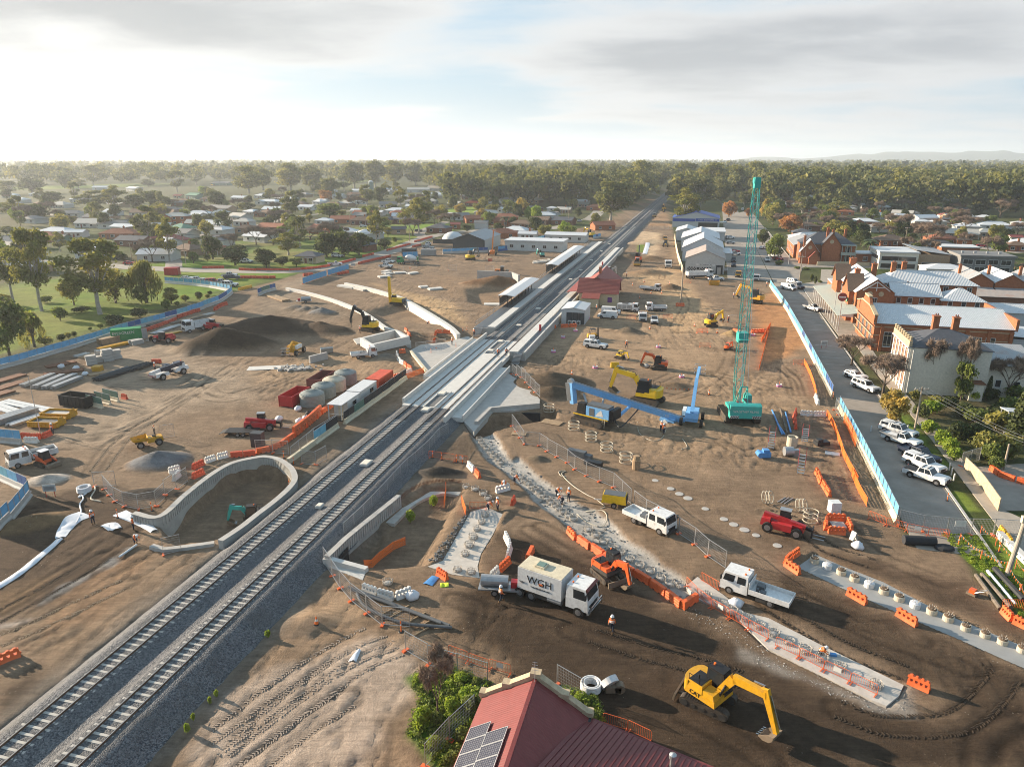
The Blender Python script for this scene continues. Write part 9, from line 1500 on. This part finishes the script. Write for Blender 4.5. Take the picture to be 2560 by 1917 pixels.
stones('rubble',TRENCH,420,.04,.26,'gravel_grey','broken rock and concrete lumps along the pile trench',1);stones('rubble',tq('D4 -100 640 900 1070 1180 1040 1200 1160 900 1190 -100 760'),260,.03,.1,'concrete','pale rubble spilled below the concrete strip',2);stones('rubble',tq('C3 1500 1350 2208 1700 2208 1800 1500 1450'),120,.03,.1,'concrete','pale rubble along the strip edge',3);stones('clods',tq('C2 1490 960 1810 560 1850 600 1600 980'),260,.06,.3,'gravel_grey','broken concrete lumps beside the pad',4)
M['print_pale']=mat('print_pale',(.40,.32,.255),.95,var=.2);M['print_dark']=mat('print_dark',(.06,.042,.028),.95,var=.3);M['print_tan']=mat('print_tan',(.30,.225,.155),.95,var=.25)
def treads(q,m,lab,gap=.0):
 mb=MB();P_=densify(smooth_path([g(*p)for p in tq(q)],6),.2)
 for i,(a,b)in enumerate(zip(P_[:-1],P_[1:])):
  d=(b-a).normalized();n=Vector((d.y,-d.x,0));an=math.atan2(d.y,d.x)
  for o_ in(-.95,.95):
   for e_ in(-1,1):
    if RK.random()<.78:p=a+n*(o_+e_*.11+RK.uniform(-.02,.02));mb.box((p.x,p.y,gz(p.x,p.y)+.015),(.24,.075,.05),an+e_*.9)
 tag(one('tyre_print',mb,m,lab,'tyre print'),kind='stuff')
for q,m,lab in(('D2 -300 1500 300 1050 800 720 1200 560','print_pale','tyre prints across the pale sand'),('D2 -250 1600 400 1120 900 760 1250 620','print_pale','second tyre prints across the pale sand'),('D2 -300 1380 200 980 700 640 1000 500','print_pale','tyre prints beside the ballast toe'),('D2 -100 1700 350 1350 800 1050','print_pale','tyre prints low on the pale sand'),('D4 600 1150 1000 1290 1600 1270 1900 1050 2050 850','print_dark','curving tyre prints round the strip end'),('D4 0 250 600 600 1200 850','print_dark','tyre prints between the two strips'),('D3 700 520 1100 650 1600 780 2000 900','print_dark','tyre prints behind the yellow excavator'),('C1 -100 1500 450 1200 900 920','print_dark','tyre prints in the dug ground'),('D1 0 560 300 440 700 250 1100 60','print_tan','tyre prints beside the ballast'),('B1 850 1500 1100 1200 1500 950','print_tan','tyre prints in the yard'),('C4 0 560 200 620 500 850 900 1000','print_dark','tyre prints past the telehandler')):treads(q,m,lab)
def weeds(poly,n,h,cols,lab,seed):
 pl=tp(poly);r_=random.Random(seed);cl=[];xs=[p.x for p in pl];ys=[p.y for p in pl]
 while len(cl)<n:
  x,y=r_.uniform(min(xs),max(xs)),r_.uniform(min(ys),max(ys));c=False
  for a,b in zip(pl,pl[1:]+pl[:1]):
   if(a.y>y)!=(b.y>y)and x<(b.x-a.x)*(y-a.y)/(b.y-a.y)+a.x:c=not c
  if c:k=h*r_.uniform(.4,1.3);cl.append((x,y,gz(x,y)+k*.3,.34,.34,k))
 tag(link('weeds',leaf_mesh('weeds',cl,34,.10,cols,seed,shell=.2,aspect=.5)),lab,'weeds',kind='stuff')
weeds(tq('D2 1330 880 1700 800 2020 950 1900 1300 1600 1700 1450 1480 1280 1380 1420 1080'),420,.4,LIME+ROUND,'rank green weeds over the verge beside the red roof',2);weeds(tq('D3 430 970 730 1080 800 1280 640 1190'),110,.35,LIME+ROUND,'green weeds at the mesh fence',3);weeds(tq('C4 1500 740 1800 750 2100 1090 2208 1250 2208 1480 1890 1110 1700 950'),260,.14,LIME,'rough grass on the street verge',4)
# --- cones, bollards, small markers
@lru_cache(None)
def cone():return[P('cone_body',MB().lathe([(.16,.03),(.03,.7),(0,.7)],12),'hivis',[P('band',MB().lathe([(.118,.28),(.125,.29),(.085,.48),(.08,.47)],12),'reflect')]),P('base',MB().box((0,0,.02),(.38,.38,.04)),'black')]
@lru_cache(None)
def bollard():return[P('post',MB().cyl((0,0,.05),(0,0,1.1),.055,n=8),'hivis',[P('band',MB().cyl((0,0,.65),(0,0,.8),.06,n=8),'reflect')]),P('base',MB().lathe([(.25,0),(.2,.06),(0,.07)],10),'black')]
CON=tq('D2 525 440 B3 515 700 1290 830 1590 840 1700 850 1575 260 1190 280 330 180 A3 1100 1260 1200 1220 1290 1220 1140 1120 1360 1140 1770 1560 1040 1150')
for k,(t,x,y)in enumerate(CON):spawn('traffic_cone',cone(),at(t,x,y),0,'orange cone standing alone on the pale sand near the ballast' if k==0 else f"orange traffic cone {'on the open ground beyond the drill rig' if t == 'B3' else 'among the works behind the station'}",'cone',None if k==0 else f'cones {t}',1.1 if k==0 else 1.3)
for t,x,y in tq('C2 1525 85 1600 100 1730 120 1780 130 240 85 325 140 185 380 280 270 D2 1252 490 C4 1545 455 1640 840 1990 890 2160 1270 C1 1015 600 B2 1510 495 1725 445 1785 310 1820 300 B4 560 880 C1 1310 540'):spawn('marker_post',bollard(),at(t,x,y),0,f"orange marker post with white band {dict(C2='along the curved wall and dug ground', D2='at the pipe ends', C4='on the grass verge by the street', C1='beside the curved wall end', B2='on the bridge apron', B4='at the street hoarding gap')[t]}",'marker post',f'marker posts {t}')
for t,x,y in tq('B3 717 620 1463 700 1262 445 357 485 440 360 548 305 652 195 B4 95 780 A3 2080 1580'):spawn('pile_marker',[P('ring',MB().lathe([(.5,0),(.5,.45),(.4,.45),(.4,.1),(0,.1)],14),'pvc_white',[P('pink_band',MB().lathe([(.505,.05),(.51,.1),(.51,.25),(.505,.3)],14),'pink')]),P('stake',MB().cyl((0,0,.2),(0,0,1.0),.05,.02,6),'hivis')],at(t,x,y),0,'pink banded pile ring with orange stake on the open ground','pile marker','pink pile rings')
for k,(x,y)in enumerate(((1560,1500),(1580,1540),(1600,1590),(1530,1165),(1215,1170))):one('white_bollard',MB().cyl((0,0,0),(0,0,1.0),.09,n=10).cyl((0,0,.8),(0,0,.9),.095,n=10),'pvc_white','short white bollard beside the parked utes','bollard','white bollards by the parked utes',loc=at('B4',x-(330 if k>2 else 0),y))
def bunting(t,pts,lab):
 mb=MB();fl=MB();P_=[at(t,x,y,1.0)for x,y in pts]
 for a,b in zip(P_[:-1],P_[1:]):
  n=8
  for i in range(n):
   p,q=a.lerp(b,i/n),a.lerp(b,(i+1)/n);sg=lambda f:-.25*math.sin(PI*f);p.z+=sg(i/n);q.z+=sg((i+1)/n);mb.bar(p,q,.02);d=(q-p)*.35;fl.quad(p,p+d,p+d*.5+Vector((0,0,-.3)))
 po=MB()
 for p in P_:po.cyl((p.x,p.y,p.z-1.0),(p.x,p.y,p.z+.1),.04,n=6)
 spawn('flag_line',[P('line',mb,'galv'),P('flag',fl,'hivis',kind='stuff'),P('stake',po,'barrier_orange')],(0,0,0),0,lab,'bunting')
bunting('C4',[(1650,810),(1830,960),(2050,1060),(2170,1260),(2208,1330)],'orange flag line sagging along the grass verge');bunting('C4',[(1830,740),(1960,840),(2130,1040),(2208,1130)],'second orange flag line beyond the kerb');bunting('B3',[(1110,820),(1290,830),(1590,835)],'orange flag line behind the yellow excavator')
# --- poles and wires
def pole_at(t,x,yb,t2,yt,lab,arm=True,m='pole_wood',r=.16):
 p=at(t,x,yb);h=top_z(p,t2,yt);ps=[P('pole',MB().cyl((0,0,-.2),(0,0,h),r,r*.65,10),m)]
 if arm:ps.append(P('cross_arm',MB().box((0,0,h-.4),(2.2,.12,.14)),m,[P('insulator',MB().cyl((x_,0,h-.33),(x_,0,h-.1),.05,n=6),'trim_white')for x_ in(-.95,-.4,.4,.95)]))
 return spawn('power_pole',ps,p,0,lab,'power pole'),Vector((p.x,p.y,h))
pl=[pole_at(*a)for a in(('B4',1258,1188,'B4',780,'tall timber power pole beside the parked utes'),('A1',1605,972,'A1',705,'tall power pole beside the road past the paddock'),('A2',1075,842,'A2',678,'power pole beside the road bend'),('A2',1580,690,'A2',550,'power pole at the green lot'),('A1',1358,740,'A1',640,'power pole between the terracotta and green roofs'),('A1',1300,505,'A1',450,'far power pole above the two-storey house'),('A2',815,655,'A2',530,'power pole behind the brown roof house'),('A2',1325,770,'A2',620,'power pole before the slate roofed house'),('A3',285,720,'A3',575,'power pole at the bend of the gravel road'),('A3',485,630,'A3',480,'power pole further along the gravel road'),('A4',270,1115,'A4',895,'power pole on the street corner'),('A4',330,680,'A4',545,'power pole behind the ornate brick house'),('A1',1140,935,'A1',780,'power pole near the red roofed house'),('A2',118,990,'A2',870,'lamp pole at the road bend'),('A1',645,720,'A1',680,'short power pole beyond the gums'),('A2',280,500,'A2',420,'power pole among the white cottages'),('A4',1185,760,'A4',650,'power pole behind the shops'),('A4',1360,860,'A4',700,'power pole beside the bare tree'))]
spawn('service_pole',[P('pole',MB().cyl((0,0,0),(0,0,top_z(at('A3',1455,1312),'A3',995)),.22,.16,10),'pole_wood')],at('A3',1455,1312),0,'lone timber pole standing in an orange guard on the open ground','power pole');q=at('C4',2062,1098);tz=pY('B4',2300,1300,q.y+.2);wthing('street_pole',q,[['pole',MB().cyl(q,Vector((q.x+.9,q.y,11.5)),.24,.17,12),'path_conc'],['bracket',MB().box((q.x+.35,q.y,6.2),(.5,.3,.7)),'cream_paint']],'thick concrete power pole on the grass verge','power pole');pole_at('B4',2030,1500,'B4',1275,'timber pole with braces in the compound',False);pole_at('B4',555,240,'A4',1200,'slim steel pole beside the hotel verandah',False,'galv',.1);pole_at('B4',925,415,'B4',190,'steel lamp pole beside the brick hall',False,'galv',.1);pole_at('A3',1870,1000,'A3',830,'street lamp before the workshop',False,'galv',.1);pole_at('A4',175,985,'A4',790,'street lamp beside the brick house',False,'galv',.1);pole_at('A3',840,215,'A3',45,'tall radio mast above the distant woods',False,'galv',.5);pole_at('B1',350,1190,'B1',690,'thin survey mast beside the yellow bins',False,'galv',.06)
def wire(a,b,lab,sag=1.0):
 mb=MB()
 for o_ in(-.9,0,.9):mb.tube([a.lerp(b,i/10)+Vector((o_,0,-.3-sag*math.sin(PI*i/10)))for i in range(11)],.025,4)
 one('power_line',mb,'poly_grey',lab,'power line')
wire(pl[1][1],pl[4][1],'wires from the roadside pole over the red roof');wire(pl[4][1],pl[14][1],'wires running over the terracotta roofs');wire(pl[2][1],pl[7][1],'wires from the road bend pole to the next');wire(pl[7][1],pl[3][1],'wires over the green lot');wire(pl[8][1],pl[9][1],'wires along the gravel road');wire(pl[10][1],pl[11][1],'wires over the ornate brick house');wire(pl[0][1],Vector((62,66,9)),'wires over the overgrown garden');wire(pl[1][1],pl[2][1],'wires along the bending road',2.0)
ft2=at('B4',2065,1160);fm=MB()
for x_ in(-1.2,1.2):
 for y_ in(-1.0,1.0):fm.bar((x_,y_,0),(x_*.8,y_*.8,3.2),.12)
fm.bar((-1.2,-1,0),(1.0,-.8,3.0),.08).bar((1.2,-1,0),(-1.0,-.8,3.0),.08);spawn('frame_tower',[P('frame',fm,'trim_white'),P('roof_sheet',MB().box((0,0,3.3),(2.4,2.0,.1),ry=.1),'roof_white')],ft2,0,'white timber frame tower in the overgrown garden','frame');spawn('banner_wall',[P('panel',MB().sweep([at('B4',1690,1490)-ft2,at('B4',1800,1600)-ft2,at('C4',1850,350)-ft2,at('C4',1985,545)-ft2],[(-.05,.0),(.05,.0),(.05,1.7),(-.05,1.7)]),'stone'),P('print',MB().sweep([at('C4',1760,200)-ft2,at('C4',1920,420)-ft2],[(-.07,.5),(-.052,.5),(-.052,1.2),(-.07,1.2)]),'trim_white')],ft2,0,'tan printed banner fence at the compound corner','fence');one('compound_yard',MB().vprism([(p.x,p.y)for p in tp(tq('B4 1720 1480 2300 1440 C4 2300 540 1990 540 1800 200'))],-.1,.06),'asphalt','dark paved yard behind the tan banner fence','yard');one('concrete_kerb',MB().sweep([at('C4',1990,760),at('C4',2100,870),at('C4',2260,1030)],[(-.3,0),(.3,0),(.3,.7),(-.3,.7)]),'white_concrete','thick pale concrete kerb beside the flag line','kerb');spawn('grain_silo',[P('silo_wall',MB().cyl((0,0,0),(0,0,12),3,n=18),'shed_green'),P('silo_cap',MB().lathe([(3.1,12),(1,13.4),(0,13.5)],18),'roof_white')],at('A2',995,345),0,'pale green silo beyond the houses','silo')
for t,x,y,lab in(('C4',1425,690,0),('B4',480,450,'white road closed board standing in the street'),('C1',440,420,'white notice board on a stake beside the hoarding'),('A2',840,1000,'white information board beside the gate screens'),('A3',1840,1040,'white sign board at the workshop gate')):
 if lab:spawn('sign_board',[P('board',MB().box((0,0,1.2),(1.5,.06,.9)),'trim_white',[P('panel_edge',MB().box((0,-.04,1.2),(1.2,.02,.5)),'silver')]),P('leg',MB().box((-.5,0,.4),(.06,.06,.8)),'red_paint'),P('leg',MB().box((.5,0,.4),(.06,.06,.8)),'red_paint')],at(t,x,y),.1,lab,'sign')
for t,x,y,lab in(('A3',780,980,'red box post on the platform edge behind the station'),('A3',243,1540,'red box post at the near platform end')):p=g(t,x,y,1.6);one('red_post',MB().box((0,0,.7),(.5,.5,1.4)),'red_paint',lab,'post',loc=(p.x,p.y,1.6))
# --- workers
PEO=[('walk','C3',858,1595,1.2,'worker in orange vest and white helmet walking past the water truck'),('walk','C2',2112,1330,.4,'worker in orange shirt walking beside the silver trailer'),('bend','C3',385,385,-.5,'worker in orange bending at the top of the pile trench'),('stand','C3',490,432,-2.2,'worker in orange standing at the trench edge'),('bend','C3',435,462,2.4,'worker in orange bending over the pile cages'),('bend','C3',20,312,.2,'worker in orange bending beside the trench piles'),('bend','C2',2000,520,.3,'worker in orange crouching at the pad head'),('stand','C2',2085,535,-2.6,'worker in orange standing at the pad head'),('bend','C2',2140,345,-1.6,'worker in orange bending behind the white barrier'),('kneel','D4',455,680,-.2,'worker kneeling with a blue power tool on the pale strip'),('stand','C1',808,660,2.5,'worker in dark shirt and orange vest beside the white cloth'),('stand','C1',1155,715,.5,'worker in orange standing beside the small cloth'),('bend','C1',1170,825,-.6,'worker in orange bending over the drain pipe'),('stand','B2',897,322,.5,'worker in orange beside the rock breaker'),('bend','B2',1480,225,1.0,'worker in orange crouching in the cut by the curving wall'),('stand','B2',1880,345,1.0,'worker in yellow standing below the platform stairs'),('walk','B3',985,455,-1.5,'worker in orange walking near the small yellow excavator'),('stand','B3',1285,1175,.8,'worker standing behind another at the drill mast foot'),('stand','B3',1308,1198,2.2,'worker in orange shirt and navy trousers at the drill mast foot'),('stand','B1',458,1190,-1.8,'worker in orange beside the front yellow bin'),('stand','B3',655,130,0,'worker in orange beside the equipment room'),('stand','B3',728,130,0,'worker in orange next to the van at the station'),('stand','B3',1820,232,1,'worker in orange beside the yellow excavator bucket'),('stand','B3',1865,228,2,'worker in orange beside the mesh fence at the excavator'),('stand','A3',985,1085,0,'worker in orange behind the white excavator'),('stand','A3',1910,1265,0,'worker in orange at the site stairs'),('stand','A3',2195,1165,0,'worker in orange standing in the street'),('stand','B1',1340,650,0,'worker with white helmet behind the mobile crane boom'),('stand','B2',1690,425,.4,'worker in orange on the bridge apron')]
for pose,t,x,y,a,lab in PEO:person(pose,at(t,x,y),a,lab,scale=1.02)
for x,y,a,lab in((2090,525,-1.2,'worker in orange vest standing between the rails on the bridge'),(2160,520,2.0,'worker in blue helmet at the bridge edge')):p=g('B2',x,y,1.06);person('stand',p,a,lab)
kn=at('D4',455,680);spawn('power_tool',[P('motor',MB().box((.95,-.05,.42),(.5,.3,.3)),'pipe_blue'),P('disc',MB().cyl((1.3,-.1,.3),(1.3,0,.3),.3,n=14),'pvc_white')],kn,-.2,'blue cutting tool held by the kneeling worker','power tool')
# --- air
hb=MB().bb(-9800,9800,-320,12600,-4,190);hm_=bpy.data.materials.new('haze');hm_.use_nodes=True;t=NT(hm_.node_tree);t.n.clear()
o_=t.new('ShaderNodeOutputMaterial');pv=t.new('ShaderNodeVolumePrincipled');pv.inputs['Color'].default_value=(.86,.93,1,1);pv.inputs['Density'].default_value=.00013;pv.inputs['Anisotropy'].default_value=.35;t.l.new(pv.outputs[0],o_.inputs['Volume'])
hz_=link('haze',hb.mesh('haze',hm_));hz_['kind']='stuff'
